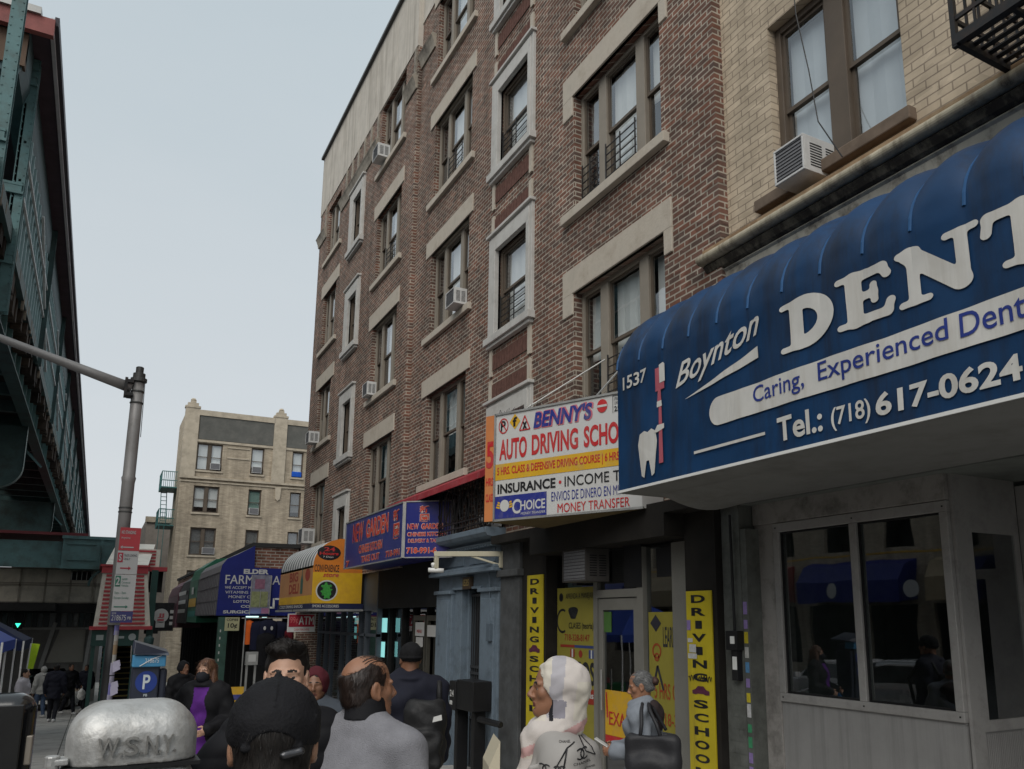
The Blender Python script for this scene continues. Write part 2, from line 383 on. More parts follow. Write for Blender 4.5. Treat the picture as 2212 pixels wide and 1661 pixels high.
# ================================================================== walls and windows
def wall(mb, u0, u1, v0, v1, holes, dep=.2, room=.9, wi=0, ri=1):
    us = sorted(set([u0, u1] + [h[0] for h in holes] + [h[1] for h in holes]))
    vs = sorted(set([v0, v1] + [h[2] for h in holes] + [h[3] for h in holes]))
    us = [u for u in us if u0 <= u <= u1]; vs = [v for v in vs if v0 <= v <= v1]
    mb.m = wi
    for a, b in zip(us, us[1:]):
        run = None
        for c, d in zip(vs, vs[1:]):
            inside = any(h[0] < (a + b) / 2 < h[1] and h[2] < (c + d) / 2 < h[3] for h in holes)
            if inside:
                if run: mb.quad(a, b, run[0], run[1], 0); run = None
            else: run = (run[0], d) if run else (c, d)
        if run: mb.quad(a, b, run[0], run[1], 0)
    P = mb.P
    for a, b, c, d in holes:
        for w0, w1, i in ((0, dep, wi), (dep, dep + room, ri)):
            mb.m = i
            mb.face([P(a, c, w0), P(a, d, w0), P(a, d, w1), P(a, c, w1)]); mb.face([P(b, c, w0), P(b, c, w1), P(b, d, w1), P(b, d, w0)])
            mb.face([P(a, d, w0), P(b, d, w0), P(b, d, w1), P(a, d, w1)]); mb.face([P(a, c, w0), P(a, c, w1), P(b, c, w1), P(b, c, w0)])
        mb.m = ri; mb.quad(a, b, c, d, dep + room)
    mb.m = wi
    return mb

def window(par, fr, u0, u1, v0, v1, lights=(1,), w=.13, mat=None, mull=.13, blinds=None, guard=None, guard_mat=None, gmat=None, rail=.5, edge=.055):
    """one sash window: frame mesh > pane, blind, guard; lights = relative widths of its side-by-side sashes"""
    mat = mat or M_fr_lt; n = len(lights)
    f = MB(**fr)
    f.box(u0, u0 + edge, v0, v1, w - .03, w + .07); f.box(u1 - edge, u1, v0, v1, w - .03, w + .07)
    f.box(u0 + edge, u1 - edge, v1 - edge, v1, w - .03, w + .07); f.box(u0 + edge, u1 - edge, v0, v0 + edge, w - .03, w + .07)
    a0, a1 = u0 + edge, u1 - edge; tot = sum(lights); free = (a1 - a0) - mull * (n - 1); x = a0; cells = []
    for i, l in enumerate(lights):
        d = free * l / tot; cells.append((x, x + d)); x += d
        if i < n - 1: f.box(x, x + mull, v0 + edge, v1 - edge, w - .035, w + .065); x += mull
    b0, b1 = v0 + edge, v1 - edge; mid = b0 + (b1 - b0) * rail; f2 = MB(**fr); gl = MB(**fr)
    for a, b in cells:
        for c, d, o in ((mid - .02, b1, .0), (b0, mid + .02, .03)):
            q = .035
            f2.box(a, a + q, c, d, w + o, w + o + .028); f2.box(b - q, b, c, d, w + o, w + o + .028)
            f2.box(a + q, b - q, c, c + q * 1.2, w + o, w + o + .028); f2.box(a + q, b - q, d - q, d, w + o, w + o + .028)
            gl.quad(a + q, b - q, c + q, d - q, w + o + .014)
    F = f.build('window', mat, par, bevel=.006)
    f2.build('sash', M_frame, F); gl.build('pane', gmat or M_glass, F)
    for i, (a, b) in enumerate(cells):
        bl = blinds[i] if blinds else None
        if not bl: continue
        cov, bm = bl; k = MB(**fr); z0 = b1 - (b1 - b0) * cov; nn = max(4, int((b - a) / .07))
        for j in range(nn):                              # hung cloth, gently rippled
            p = a + (b - a) * j / nn; q = a + (b - a) * (j + 1) / nn
            wa = w + .12 + .008 * math.sin(j * 1.7 + u0); wb = w + .12 + .008 * math.sin((j + 1) * 1.7 + u0)
            k.face([k.P(p, z0, wa), k.P(q, z0, wb), k.P(q, b1, wb), k.P(p, b1, wa)])
        k.build('blind', bm, F, smooth=True)
    if guard:
        k = MB(**fr)
        for i in guard:
            a, b = cells[i]; h = min(.55, (mid - b0) * .75)
            for j in range(6): k.box(a, b, b0 + .05 + h * j / 5 - .006, b0 + .05 + h * j / 5 + .006, w - .05, w - .038)
            for j in (0, .5, 1): k.box(a + (b - a - .02) * j, a + (b - a - .02) * j + .02, b0 + .01, b0 + .1 + h, w - .062, w - .05)
        k.build('window_guard', M_iron, F)
    return F
def sill(F, fr, u0, u1, v, t=.13, out=.07, mat=None):
    MB(**fr).box(u0, u1, v - t, v, -out, .06).build('sill', mat or M_stone, F, bevel=.008)
def lintel(F, fr, u0, u1, v0, v1, drop=0, lu=None):
    m = MB(**fr); m.box(u0, u1, v0, v1, -.025, .05)
    if drop: m.box(u0, lu[0], v0 - drop, v0, -.025, .05); m.box(lu[1], u1, v0 - drop, v0, -.025, .05)
    m.build('lintel', M_stone, F, bevel=.006)
def surround(F, fr, a, b, c, d, a2, b2, c2, d2):
    m = MB(**fr)
    for k, (o, p) in enumerate(((0, -.05), (.06, -.075))):
        A, B, C, D = a + o, b - o, c, d - o; e = .06 if k == 0 else 0
        A2, B2, D2 = (a + .06, b - .06, d - .06) if k == 0 else (a2, b2, d2)
        m.box(A, A2, C, D, p, .04); m.box(B2, B, C, D, p, .04); m.box(A2, B2, D2, D, p, .04)
    m.box(a - .03, b + .03, d, d + .05, -.10, .04)                 # little hood
    m.box(a - .03, b + .03, c - .02, c2, -.12, .1); m.box(a + .02, b - .02, c - .08, c - .02, -.08, .04)
    m.build('surround', M_greyst, F, bevel=.006)

# ================================================================== the red brick apartment house
red = thing('apartment_building', 'tall red brick apartment house with stone lintels and a cement parapet', 'building', (5.3, 15.0, -.5))
FL = dict(O=(5.2, 0, 0), **YF); FR = dict(O=(5.3, 0, 0), **YF)
rows_c1 = [(3.95, 5.7), (6.87, 8.6), (9.8, 11.55), (12.72, 14.45)]
rows_c3 = [(4.05, 5.85), (6.98, 8.77), (9.93, 11.68), (12.9, 14.68)]
rows_c2 = [(2.93, 4.98), (5.86, 7.74), (8.79, 10.66), (11.68, 13.55)]
rows_c4 = [(4.42, 6.2), (7.42, 9.18), (10.37, 12.14), (13.33, 15.1)]
rows_c5 = [(3.42, 5.30), (6.33, 8.22), (9.3, 11.18), (12.27, 14.15)]
rows_c6 = [(4.5, 6.27), (7.47, 9.28), (10.43, 12.24), (13.4, 15.2)]
hl = [(22.75, 24.3, a, b) for a, b in rows_c1] + [(16.83, 18.7, a, b) for a, b in rows_c3] + [(20.2, 21.0, a + .12, b - .34) for a, b in rows_c2]
hr = [(12.97, 14.95, a, b) for a, b in rows_c4] + [(10.5, 11.64, a + .1, b - .30) for a, b in rows_c5] + [(7.07, 9.13, a, b) for a, b in rows_c6]
m = MB(**FL); wall(m, 16.0, 25.4, 2.88, 14.72, hl); m.frame(**FR); wall(m, 6.1, 16.0, 3.0, 15.3, hr)
m.frame(); m.m = 0
m.face([(5.2, 16, 2.88), (5.3, 16, 2.88), (5.3, 16, 14.72), (5.2, 16, 14.72)])
m.face([(5.3, 6.1, 3.0), (9, 6.1, 3.0), (9, 6.1, 15.3), (5.3, 6.1, 15.3)])
m.face([(5.2, 25.4, -2), (5.2, 25.4, 14.72), (14, 25.4, 14.72), (14, 25.4, -2)])
m.m = 1
m.face([(14, 6.1, -1), (14, 25.4, -1), (14, 25.4, 16.4), (14, 6.1, 16.4)]); m.face([(5.25, 6.1, 16.4), (14, 6.1, 16.4), (14, 25.4, 16.4), (5.25, 25.4, 16.4)])
m.build('wall', [M_red, M_dark], red)
# cement parapet with its coping, lead seams and flat pilaster strips
m = MB(**FL); m.box(16.0, 25.4, 14.72, 16.78, -.02, .25)
for u in (17.6, 19.3, 21.0, 22.9): m.box(u, u + .012, 14.76, 16.76, -.024, -.015)
m.frame(**FR); m.box(6.1, 16.0, 15.3, 17.0, -.02, .25)
m.build('parapet', M_stucco, red)
m = MB(**FL); m.box(15.95, 25.45, 16.78, 16.86, -.1, .3); m.frame(**FR); m.box(6.05, 15.95, 17.0, 17.09, -.1, .3); m.build('coping', pbr('lead_coping', (.09, .09, .09), .6), red)
m = MB(**FL)
for a, b in ((24.42, 25.42), (18.85, 22.6), (15.98, 16.72)):
    m.sweep([(.0, 13.95), (-.11, 13.95), (-.13, 13.90), (-.10, 13.85), (-.06, 13.74), (-.035, 13.62), (.0, 13.62)], a, b)
    k = a + .08
    while k < b - .3: m.box(k, k + .12, 14.0, 14.7, -.035, .02); k += .62
m.frame(**FR)
for a, b in ((15.1, 15.98), (9.35, 12.85), (6.12, 6.9)):
    m.sweep([(.0, 14.45), (-.11, 14.45), (-.13, 14.40), (-.10, 14.35), (-.06, 14.24), (-.035, 14.12), (.0, 14.12)], a, b)
m.build('cornice', pbr('weathered_cornice', (.33, .295, .245), .8, var=.2, stain=(.06, .052, .045), sa=.7, ss=3), red)
def rb(n, up=.55):
    o = []
    for _ in range(n):
        r = random.random()
        o.append((random.choice((1, .6, .75)), M_blind) if r < up else ((1, M_greyc) if r < .8 else None))
    return o
TRI = (.34, .56, .34)
for i, (a, b) in enumerate(rows_c1):
    F = window(red, FL, 22.75, 24.3, a, b, TRI, blinds=[None, (1 if i else .6, M_blind), rb(1)[0]])
    sill(F, FL, 22.42, 24.55, a)
    if i < 3: lintel(F, FL, 22.42, 24.55, b, b + .4)
for i, (a, b) in enumerate(rows_c3):
    F = window(red, FL, 16.83, 18.7, a, b, TRI, blinds=[rb(1, .2)[0], (.95, M_blind) if i else (.45, M_blind), (1, M_greyc)], guard=[1] if i == 2 else None)
    sill(F, FL, 16.66, 18.95, a)
    if i < 3: lintel(F, FL, 16.66, 18.97, b, b + .38)
for i, (a, b) in enumerate(rows_c4):
    F = window(red, FR, 12.97, 14.95, a, b, TRI, blinds=[(1, M_greyc), (.5, M_blind) if i == 0 else (.9, M_blind), (1, M_greyc)], guard=[1] if i == 2 else None)
    sill(F, FR, 12.78, 15.2, a)
    lintel(F, FR, 12.78, 15.22, b, b + .35)
for i, (a, b) in enumerate(rows_c6):
    F = window(red, FR, 7.07, 9.13, a, b, (.36, .6, .36), w=.15, mull=.19, blinds=[[(1, M_blind), (1, M_blind), (.55, M_blind)], [(.55, M_blind), (1, M_blind), (.4, M_greyc)], [(1, M_greyc), (1, M_blind), None], [None] * 3][i],
               guard=[[1], [1, 2], None, None][i])
    sill(F, FR, 6.92, 9.38, a, out=.09)
    lintel(F, FR, 6.90, 9.42, b, b + .37, drop=.3, lu=(7.05, 9.15))
for i, (a, b) in enumerate(rows_c2):
    F = window(red, FL, 20.2, 21.0, a + .12, b - .34, blinds=[(1, M_greyc)], mat=M_frame, w=.06)
    surround(F, FL, 20.02, 21.42, a, b, 20.2, 21.0, a + .12, b - .34)
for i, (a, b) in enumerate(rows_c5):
    F = window(red, FR, 10.5, 11.64, a + .1, b - .30, blinds=[[None], [(1, M_blind)], [(1, M_blind)], [(1, M_blind)]][i], mat=M_frame, w=.07, guard=[0] if i in (1, 2) else None)  # full white blinds stand in for bright sky reflected in these panes
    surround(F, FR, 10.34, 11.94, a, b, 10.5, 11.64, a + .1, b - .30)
m = MB(**FR)
for i, (a, b) in enumerate(rows_c5[:-1]):              # brick panels set between the bathroom windows
    t = rows_c5[i + 1][0] - .1
    for c, d in ((b + .07, b + .33), (t - .36, t - .1)):
        n = 14
        for k in range(n):
            u = 10.5 + 1.3 * k / n; m.box(u, u + 1.3 / n - .012, c, d, -.018, .01)
m.build('soldier_course', pbr('purple_brick', (.13, .068, .055), .9, var=.35, vs=14), red)
m = MB(**FR)
for i, (a, b) in enumerate(rows_c5[:-1]):
    t = rows_c5[i + 1][0]
    for u in (10.4, 11.8): m.box(u, u + .1, b + .05, b + .4, -.03, .01); m.box(u, u + .1, t - .55, t - .08, -.03, .01)
m.build('stone_block', M_stone, red)

# ================================================================== the tan brick building on the right
tan = thing('tan_building', 'tan brick building with a rusty metal cornice above the blue awning', 'building', (5.42, 3.0, 0))
FT = dict(O=(5.42, 0, 0), **YF)
m = MB(**FT); wall(m, -4.0, 6.1, 3.0, 12.0, [(3.88, 5.40, 5.98, 7.82)], dep=.24); m.frame(); m.m = 0
m.face([(5.42, -4, -1), (5.42, -4, 12), (14, -4, 12), (14, -4, -1)]); m.m = 1
m.face([(5.42, -4, 12), (5.42, 6.1, 12), (14, 6.1, 12), (14, -4, 12)])
m.build('wall', [M_tan, M_dark], tan)
F = window(tan, FT, 3.88, 5.40, 5.98, 7.82, (.5, .5), w=.13, mat=M_frame, mull=.22, edge=.075, blinds=[(1, pbr('cold_blind', (.62, .66, .70), .8, var=.06)), (.96, MATS['cold_blind'])], rail=.48)
m = MB(**FT); m.box(3.80, 5.62, 5.86, 5.98, -.09, .1); m.build('sill', pbr('brown_sill', (.17, .13, .10), .8, var=.25, vs=6), F, bevel=.012)
m = MB(**FT)                                            # pressed-metal cornice, seen from below
m.sweep([(0, 5.655), (-.16, 5.655)] + [(-.20 + .05 * math.sin(R(q)) * -1, 5.605 + .05 * math.cos(R(q))) for q in range(0, 181, 20)] + [(-.17, 5.552), (0, 5.552)], -4.0, 6.36)
m.build('gutter', pbr('pale_gutter_paint', (.42, .375, .28), .6, var=.25, vs=6, stain=(.10, .075, .05), sa=.85, ss=3.2, streak=2), tan)
m = MB(**FT); m.sweep([(0, 5.55), (-.16, 5.55), (-.175, 5.53), (-.15, 5.50), (-.13, 5.475), (-.10, 5.46), (0, 5.46)], -4.0, 6.33)
m.build('cornice', pbr('sooty_cornice', (.055, .048, .04), .8, var=.4, vs=5, stain=(.30, .27, .2), sa=.6, ss=4, streak=1.5), tan)
m = MB(**FT); m.sweep([(0, 5.458), (-.085, 5.458), (-.095, 5.44), (-.07, 5.42), (-.06, 5.33), (-.03, 5.31), (-.03, 5.05), (0, 5.05)], -4.0, 6.3)
m.build('frieze', pbr('peeling_frieze', (.43, .41, .35), .75, var=.2, vs=4, stain=(.06, .05, .045), sa=.9, ss=3.5), tan)
m = MB(**FT); m.box(-4.0, 6.3, 5.665, 5.70, -.2, .0); m.box(-4, 6.2, 5.70, 5.76, -.05, 0); m.build('flashing', pbr('rust_flashing', (.30, .20, .12), .85, var=.3, stain=(.38, .30, .2), sa=.8, ss=5), tan)
m = MB()
for k in range(70):                                     # weeds in the gutter end
    y = 5.45 + random.random() * .85; x = 5.3 + random.random() * .1; z = 5.69
    p = Vector((x, y, z)); q = p + Vector((random.uniform(-.06, .02), random.uniform(-.05, .05), random.uniform(.03, .13)))
    m.face([p, p + Vector((0, .012, 0)), q])
tag(m.build('weed', pbr('dry_weed', (.05, .042, .03), .9, var=.4, vs=20), loc=(5.35, 5.8, 5.68)), 'dry dark weeds growing on the rusty cornice end', 'weeds')
m = MB(); m.tube([(5.36, 5.0, 8.6), (5.33, 4.92, 7.6), (5.30, 4.78, 6.9), (5.2, 4.62, 6.25), (5.16, 4.35, 5.75)], .006, 5)
tag(m.build('cable', M_black, loc=(5.4, 4.9, 7.5)), 'thin black cable hanging in front of the tan building window', 'cable')
def ac_unit(loc, w, h, d, label, ax='x', mat=None, grp='window air conditioners'):
    """back of the unit sticks out of the wall: case, grille fins, side louvres"""
    t = thing('air_conditioner', label, 'air conditioner', loc, grp)
    wm = mat or pbr('white_ac', (.58, .58, .57), .5, var=.08, stain=(.3, .28, .25), sa=.3, ss=8)
    fr = dict(O=loc, U=(0, 1, 0), Wd=(1, 0, 0)) if ax == 'x' else dict(O=loc, U=(1, 0, 0), Wd=(0, 1, 0))
    m = MB(**fr); m.box(-w / 2, w / 2, 0, h, .012, d); e = .022
    m.box(-w / 2, w / 2, 0, e, -.004, .012); m.box(-w / 2, w / 2, h - e, h, -.004, .012); m.box(-w / 2, -w / 2 + e, e, h - e, -.004, .012); m.box(w / 2 - e, w / 2, e, h - e, -.004, .012)
    m.build('case', wm, t, bevel=.005)
    g_ = MB(**fr); n = int((w - .08) / .012)
    g_.box(-w / 2 + e, w / 2 - e, e, h - e, .006, .0118)
    g_.build('coil', pbr('ac_coil', (.20, .20, .21), .6, var=.2, vs=30), t)
    g_ = MB(**fr)
    for k in range(9): z = e + (h - 2 * e) * (k + .5) / 9; g_.box(-w / 2 + e, w / 2 - e, z - .002, z + .002, .0, .0058)
    for sgn in (-1, 1):
        for c in (0, 1):
            for k in range(9):
                z = h * .16 + h * .68 * k / 9; a = d * (.16 + .40 * c); u = sgn * (w / 2 + .002)
                g_.box(min(u, u - sgn * .004), max(u, u - sgn * .004), z, z + h * .035, a, a + d * .3)
    g_.build('grille', M_black, t)
    return t
ac_unit((5.12, 4.92, 5.83), .37, .35, .5, 'white window air conditioner jutting from the tan building window')
ac_unit((5.05, 13.2, 7.44), .42, .3, .25, 'white air conditioner in a lower-storey triple window nearest the blocked red brick bay')['label'] = 'white air conditioner low in the middle triple window of the red house'
ac_unit((4.92, 18.2, 12.95), .45, .34, .3, 'white air conditioner on a bracket high under the cement parapet')
ac_unit((5.0, 18.42, 7.0), .4, .32, .22, 'white air conditioner in the red house window two floors above the dark blue restaurant sign')
ac_unit((4.9, 24.0, 6.9), .42, .34, .3, 'small white air conditioner in the far left window column, second storey up')
ac_unit((4.85, 23.9, 3.97), .5, .42, .35, 'cream air conditioner just above the striped convenience awning')
# fire escape over the right edge
fe = thing('fire_escape', 'black iron fire escape balcony at the top right corner', 'fire escape', (5.42, 2.0, 5.7))
m = MB()
for x in (4.66, 5.4): m.bar((x, 2.94, 5.70), (x, -1.5, 5.70), .04, .07)
for y in (2.92, -1.5): m.bar((4.66, y, 5.70), (5.42, y, 5.70), .04, .07)
for x in np.arange(4.74, 5.4, .085): m.bar((x, 2.9, 5.72), (x, -1.48, 5.72), .045, .012)
for y in np.arange(-1.3, 2.9, .55): m.bar((4.66, y, 5.69), (5.42, y, 5.69), .03, .03)
m.build('floor_grating', M_iron, fe)
m = MB()
for z in (5.86, 6.15, 6.6): m.bar((4.66, 2.93, z), (4.66, -1.5, z), .02, .03); m.bar((4.66, 2.93, z), (5.42, 2.93, z), .02, .03)
for y in np.arange(2.93, -1.5, -.15): m.bar((4.66, y, 5.7), (4.66, y, 6.6), .016)
for x in np.arange(4.66, 5.42, .15): m.bar((x, 2.93, 5.7), (x, 2.93, 6.6), .016)
m.bar((4.66, 2.93, 5.65), (4.66, 2.93, 6.65), .035)
m.build('railing', M_iron, fe)

# ---------------- dental storefront under the blue awning
M_knee = pbr('brushed_panel', (.29, .285, .28), .5, metal=.15, var=.1, vs=3, stain=(.1, .1, .1), sa=.3, ss=3, streak=6)
shop = thing('dental_storefront', 'grey metal dental office storefront with two large dark windows', 'storefront', (5.6, 4.8, 0))
FS = dict(O=(5.6, 0, 0), **YF)
m = MB(**FS)
m.box(3.90, 6.08, -.4, .02, -.02, .2)
m.box(5.82, 6.08, .02, 2.79, -.03, .2); m.box(3.95, 6.08, 2.79, 3.02, -.05, .2)
m.build('surround', pbr('grey_jamb', (.30, .285, .27), .7, var=.15, stain=(.06, .055, .05), sa=.6, ss=4), shop, bevel=.006)
m = MB(**FS)
for a, b, c, d in ((3.95, 5.82, 2.70, 2.785), (3.95, 5.82, 1.15, 1.225), (5.745, 5.82, 1.225, 2.70), (4.825, 4.90, 1.225, 2.70), (3.95, 4.02, 1.225, 2.70)): m.box(a, b, c, d, -.04, .06)
m.build('window_frame', M_alu, shop, bevel=.006)
m = MB(**FS)
for a, b in ((4.90, 5.745), (4.02, 4.825)):
    for c in ((a, b, 1.225, 1.24), (a, b, 2.685, 2.70), (a, a + .014, 1.24, 2.685), (b - .014, b, 1.24, 2.685)): m.box(*c, -.012, .008)
for u in (3.985, 4.86, 5.78):
    for z in (1.19, 2.74): m.box(u - .006, u + .006, z - .006, z + .006, -.044, -.039)
m.build('gasket', M_black, shop)
G_dark = glassm('shop_glass', tint=(.55, .6, .6), base=.19, wav=.012, ws=.9)
m = MB(**FS); m.quad(4.90, 5.745, 1.225, 2.70, .012); m.quad(4.02, 4.825, 1.225, 2.70, .012); m.build('pane', G_dark, shop)
m = MB(**FS); m.box(3.96, 5.82, .02, 1.15, -.015, .04); m.box(3.96, 5.82, 1.128, 1.134, -.018, .0); m.build('knee_panel', M_knee, shop)
# the entry turns in here: glazed return, then the door
FRt = dict(O=(5.6, 3.95, 0), U=(1, 0, 0), Wd=(0, 1, 0))
m = MB(**FRt)
for a, b, c, d in ((.002, .14, .0, 2.99), (.14, .8, 2.55, 2.99), (.14, .8, 1.08, 1.16), (.72, .8, .0, 1.08), (.74, .8, 1.16, 2.55), (.14, .2, 1.16, 2.55)): m.box(a, b, c, d, -.03, -.002)
m.build('return_frame', M_alu, shop)
m = MB(**FRt); m.quad(.2, .74, 1.16, 2.55, -.015); m.build('return_pane', G_dark, shop)
m = MB(**FRt); m.box(.14, .72, 0, 1.08, -.012, .0)
for k in range(26): m.box(.15 + k * .022, .162 + k * .022, .02, 1.06, -.02, -.012)
m.build('ribbed_panel', M_knee, shop)
FD = dict(O=(6.45, 0, 0), **YF)
m = MB(**FD)
for a, b, c, d in ((3.72, 3.92, -.1, 2.95), (3.0, 3.72, 2.22, 2.30), (3.62, 3.72, -.1, 2.22), (3.0, 3.72, 2.87, 2.95), (2.55, 3.0, -.1, 2.95)): m.box(a, b, c, d, -.04, .05)
m.build('door_frame', M_alu, shop)
m = MB(**FD); m.quad(3.0, 3.62, -.1, 2.22, .0); m.quad(3.0, 3.72, 2.30, 2.87, 0); m.build('door_pane', G_dark, shop)
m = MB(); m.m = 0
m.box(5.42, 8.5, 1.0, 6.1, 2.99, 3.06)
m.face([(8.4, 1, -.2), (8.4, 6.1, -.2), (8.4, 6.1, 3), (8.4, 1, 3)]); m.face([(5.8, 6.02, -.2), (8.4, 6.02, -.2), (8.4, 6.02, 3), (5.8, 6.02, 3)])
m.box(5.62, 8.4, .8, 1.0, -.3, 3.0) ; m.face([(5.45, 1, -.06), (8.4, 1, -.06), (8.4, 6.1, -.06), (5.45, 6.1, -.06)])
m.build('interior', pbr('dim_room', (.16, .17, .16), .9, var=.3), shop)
m = MB()                                                # waiting room pieces behind the glass
for y in (4.2, 4.75, 5.3):
    m.box(6.6, 7.0, y, y + .42, .35, .46); m.box(6.95, 7.03, y, y + .42, .46, .9)
    for a in (6.63, 6.95):
        for b in (y + .03, y + .38): m.bar((a, b, -.06), (a, b, .36), .03)
m.build('waiting_chair', pbr('brown_seat', (.10, .055, .035), .6), shop)
m = MB(**FT); m.box(6.02, 6.1, -.4, 2.75, -.02, .3); m.box(6.1, 6.36, -.4, 2.99, -.03, .3)
for k in range(24): m.box(6.11, 6.34, .1 + k * .11, .104 + k * .11, -.0325, -.029)
for k in range(24): m.box(6.2 + (k % 2) * .07, 6.205 + (k % 2) * .07, .1 + k * .11, .21 + k * .11, -.0325, -.029)
m.build('pier', pbr('painted_grey_brick_pier', (.12, .125, .115), .75, var=.25, vs=8, stain=(.05, .05, .045), sa=.5, ss=5), shop)
jb = thing('junction_box', 'small black electric box with stickers on the painted brick pier', 'electric box', (5.36, 6.16, 1.5))
m = MB(); m.box(5.30, 5.39, 6.09, 6.25, 1.60, 1.78); m.box(5.32, 5.39, 6.12, 6.2, 1.32, 1.6); m.tube([(5.35, 6.17, 1.78), (5.35, 6.18, 2.9)], .014, 8); m.build('case', M_black, jb, bevel=.006)
m = MB()
for z, h in ((1.66, .07), (1.42, .12)): m.box(5.296 if z > 1.6 else 5.316, 5.30 if z > 1.6 else 5.32, 6.12, 6.18, z, z + h)
m.build('sticker', M_white, jb)
st = MB(); cols = [(.5, .5, .5), (.25, .18, .4), (.6, .2, .03), (.55, .45, .03), (.05, .25, .12), (.1, .25, .45), (.5, .5, .48)]
SK = [pbr('sticker_%s' % n, c, .6, var=.25, vs=25) for n, c in zip(('grey', 'violet', 'orange', 'yellow', 'green', 'blue', 'white'), cols)]
random.seed(3)
for k, z in enumerate(np.arange(.45, 1.95, .135)):
    st.m = random.randrange(7); st.frame(**FT).box(6.04, 6.09, z, z + random.uniform(.07, .125), -.024, -.0205)
tag(st.build('sticker_strip', SK, loc=(5.4, 6.06, .4)), 'column of torn coloured stickers beside the dental storefront', 'stickers')

# ---------------- blue dental awning
aw = thing('shop_awning', 'long blue scalloped dental awning with big white letters', 'awning', (5.4, 4.0, 3.0))
AX, Y1, Y0 = 4.0, 6.10, 1.5
def awp(y, s):
    """point on the awning skin: s 0..1 up the front face, 1..2 over the curved top"""
    nb = 13; ph = (Y1 - y) / (Y1 - Y0) * nb; bul = abs(math.sin(math.pi * ph)) ** .7
    if s <= 1:
        dip = (.020 * math.sin(y * 4.3 + s * 2) + .010 * math.sin(y * 11 - s * 5 + 1) + .006 * math.sin(y * 23 + s * 9)) * s * (1 - s) * 4
        return Vector((AX + dip * .4 - .03 * bul * max(0, s - .7) / .3 * .5, y, 3.02 + (4.15 - 3.02) * s))
    t = (s - 1) * math.pi / 2
    r = 1 + .085 * bul * math.sin(min(1, (s - 1) * 2.2) * math.pi / 2)
    return Vector((5.4 - 1.4 * math.cos(t) * (1 + (r - 1) * .6), y, 4.15 + .74 * math.sin(t) * r - .015 * (1 - bul)))
ny, ns = 300, 46
m = MB(); vs_ = [[awp(Y1 + (Y0 - Y1) * j / ny, 2.0 * i / ns) for j in range(ny + 1)] for i in range(ns + 1)]
for row in vs_: m.v += row
for i in range(ns):
    for j in range(ny):
        a = i * (ny + 1) + j; m.f.append([a, a + ny + 1, a + ny + 2, a + 1]); m.mi.append(0)
M_aw = pbr('blue_awning_vinyl', (.0045, .036, .105), .55, var=.3, vs=1.6, stain=(.010, .014, .026), sa=.95, ss=1.5, streak=1.8, bump=.3, bs=6)
m.build('skin', M_aw, aw, smooth=True)
m = MB()
n0 = 24; end = [(AX, 3.02), (AX, 4.15)] + [(5.4 - 1.4 * math.cos(k / n0 * math.pi / 2), 4.15 + .74 * math.sin(k / n0 * math.pi / 2)) for k in range(1, n0 + 1)] + [(5.4, 3.02)]
for y in (Y1, Y0): m.face([(x, y, z) for x, z in end])
m.build('end_panel', M_aw, aw)
m = MB(); m.box(AX + .002, 5.42, Y0, Y1 + .004, 3.0, 3.018)
m.build('soffit', pbr('soffit_vinyl', (.22, .22, .215), .8, var=.12, vs=1.2, stain=(.12, .11, .1), sa=.5, ss=1.5), aw)
m = MB()                                                # torn soffit cloth sagging at the far end
def sag(u, v): return Vector((4.35 + u * 1.05, 5.95 - v * 1.5, 2.999 - .11 * math.sin(math.pi * min(1, u * 1.05)) * (1 - v) ** 1.5))
for i in range(10):
    for j in range(10):
        m.face([sag(i / 10, j / 10), sag((i + 1) / 10, j / 10), sag((i + 1) / 10, (j + 1) / 10), sag(i / 10, (j + 1) / 10)])
m.build('sagging_soffit', MATS['soffit_vinyl'], aw, smooth=True)
m = MB(); m.box(AX - .012, AX + .01, Y0, Y1 + .005, 3.0, 3.022); m.build('trim_strip', M_white, aw)
m = MB()
for k in range(14):
    y = Y1 + (Y0 - Y1) * k / 13; pts = [awp(y, s) + Vector((-.004, 0, .004)) for s in np.linspace(1.0, 1.9, 12)]
    m.tube(pts, .011, 6)
m.build('seam_welt', pbr('blue_welt', (.012, .075, .20), .5), aw)
M_awl = pbr('awning_white_lettering', (.60, .59, .56), .55, var=.1, stain=(.42, .39, .34), sa=.5, ss=2.5, streak=3)
M_awb = pbr('awning_blue_lettering', (.022, .04, .22), .5)
fA = dict(O=(AX, 0, 0), U=(0, -1, 0), Wd=(1, 0, 0))      # reading direction = toward the camera (-y)
def onskin(u, v, w):
    s = (v - 3.02) / (4.15 - 3.02); p = awp(-u, min(s, 1.0)) if s <= 1 else awp(-u, 1 + (s - 1) * .62); return p + Vector((-.010 + w, 0, 0))
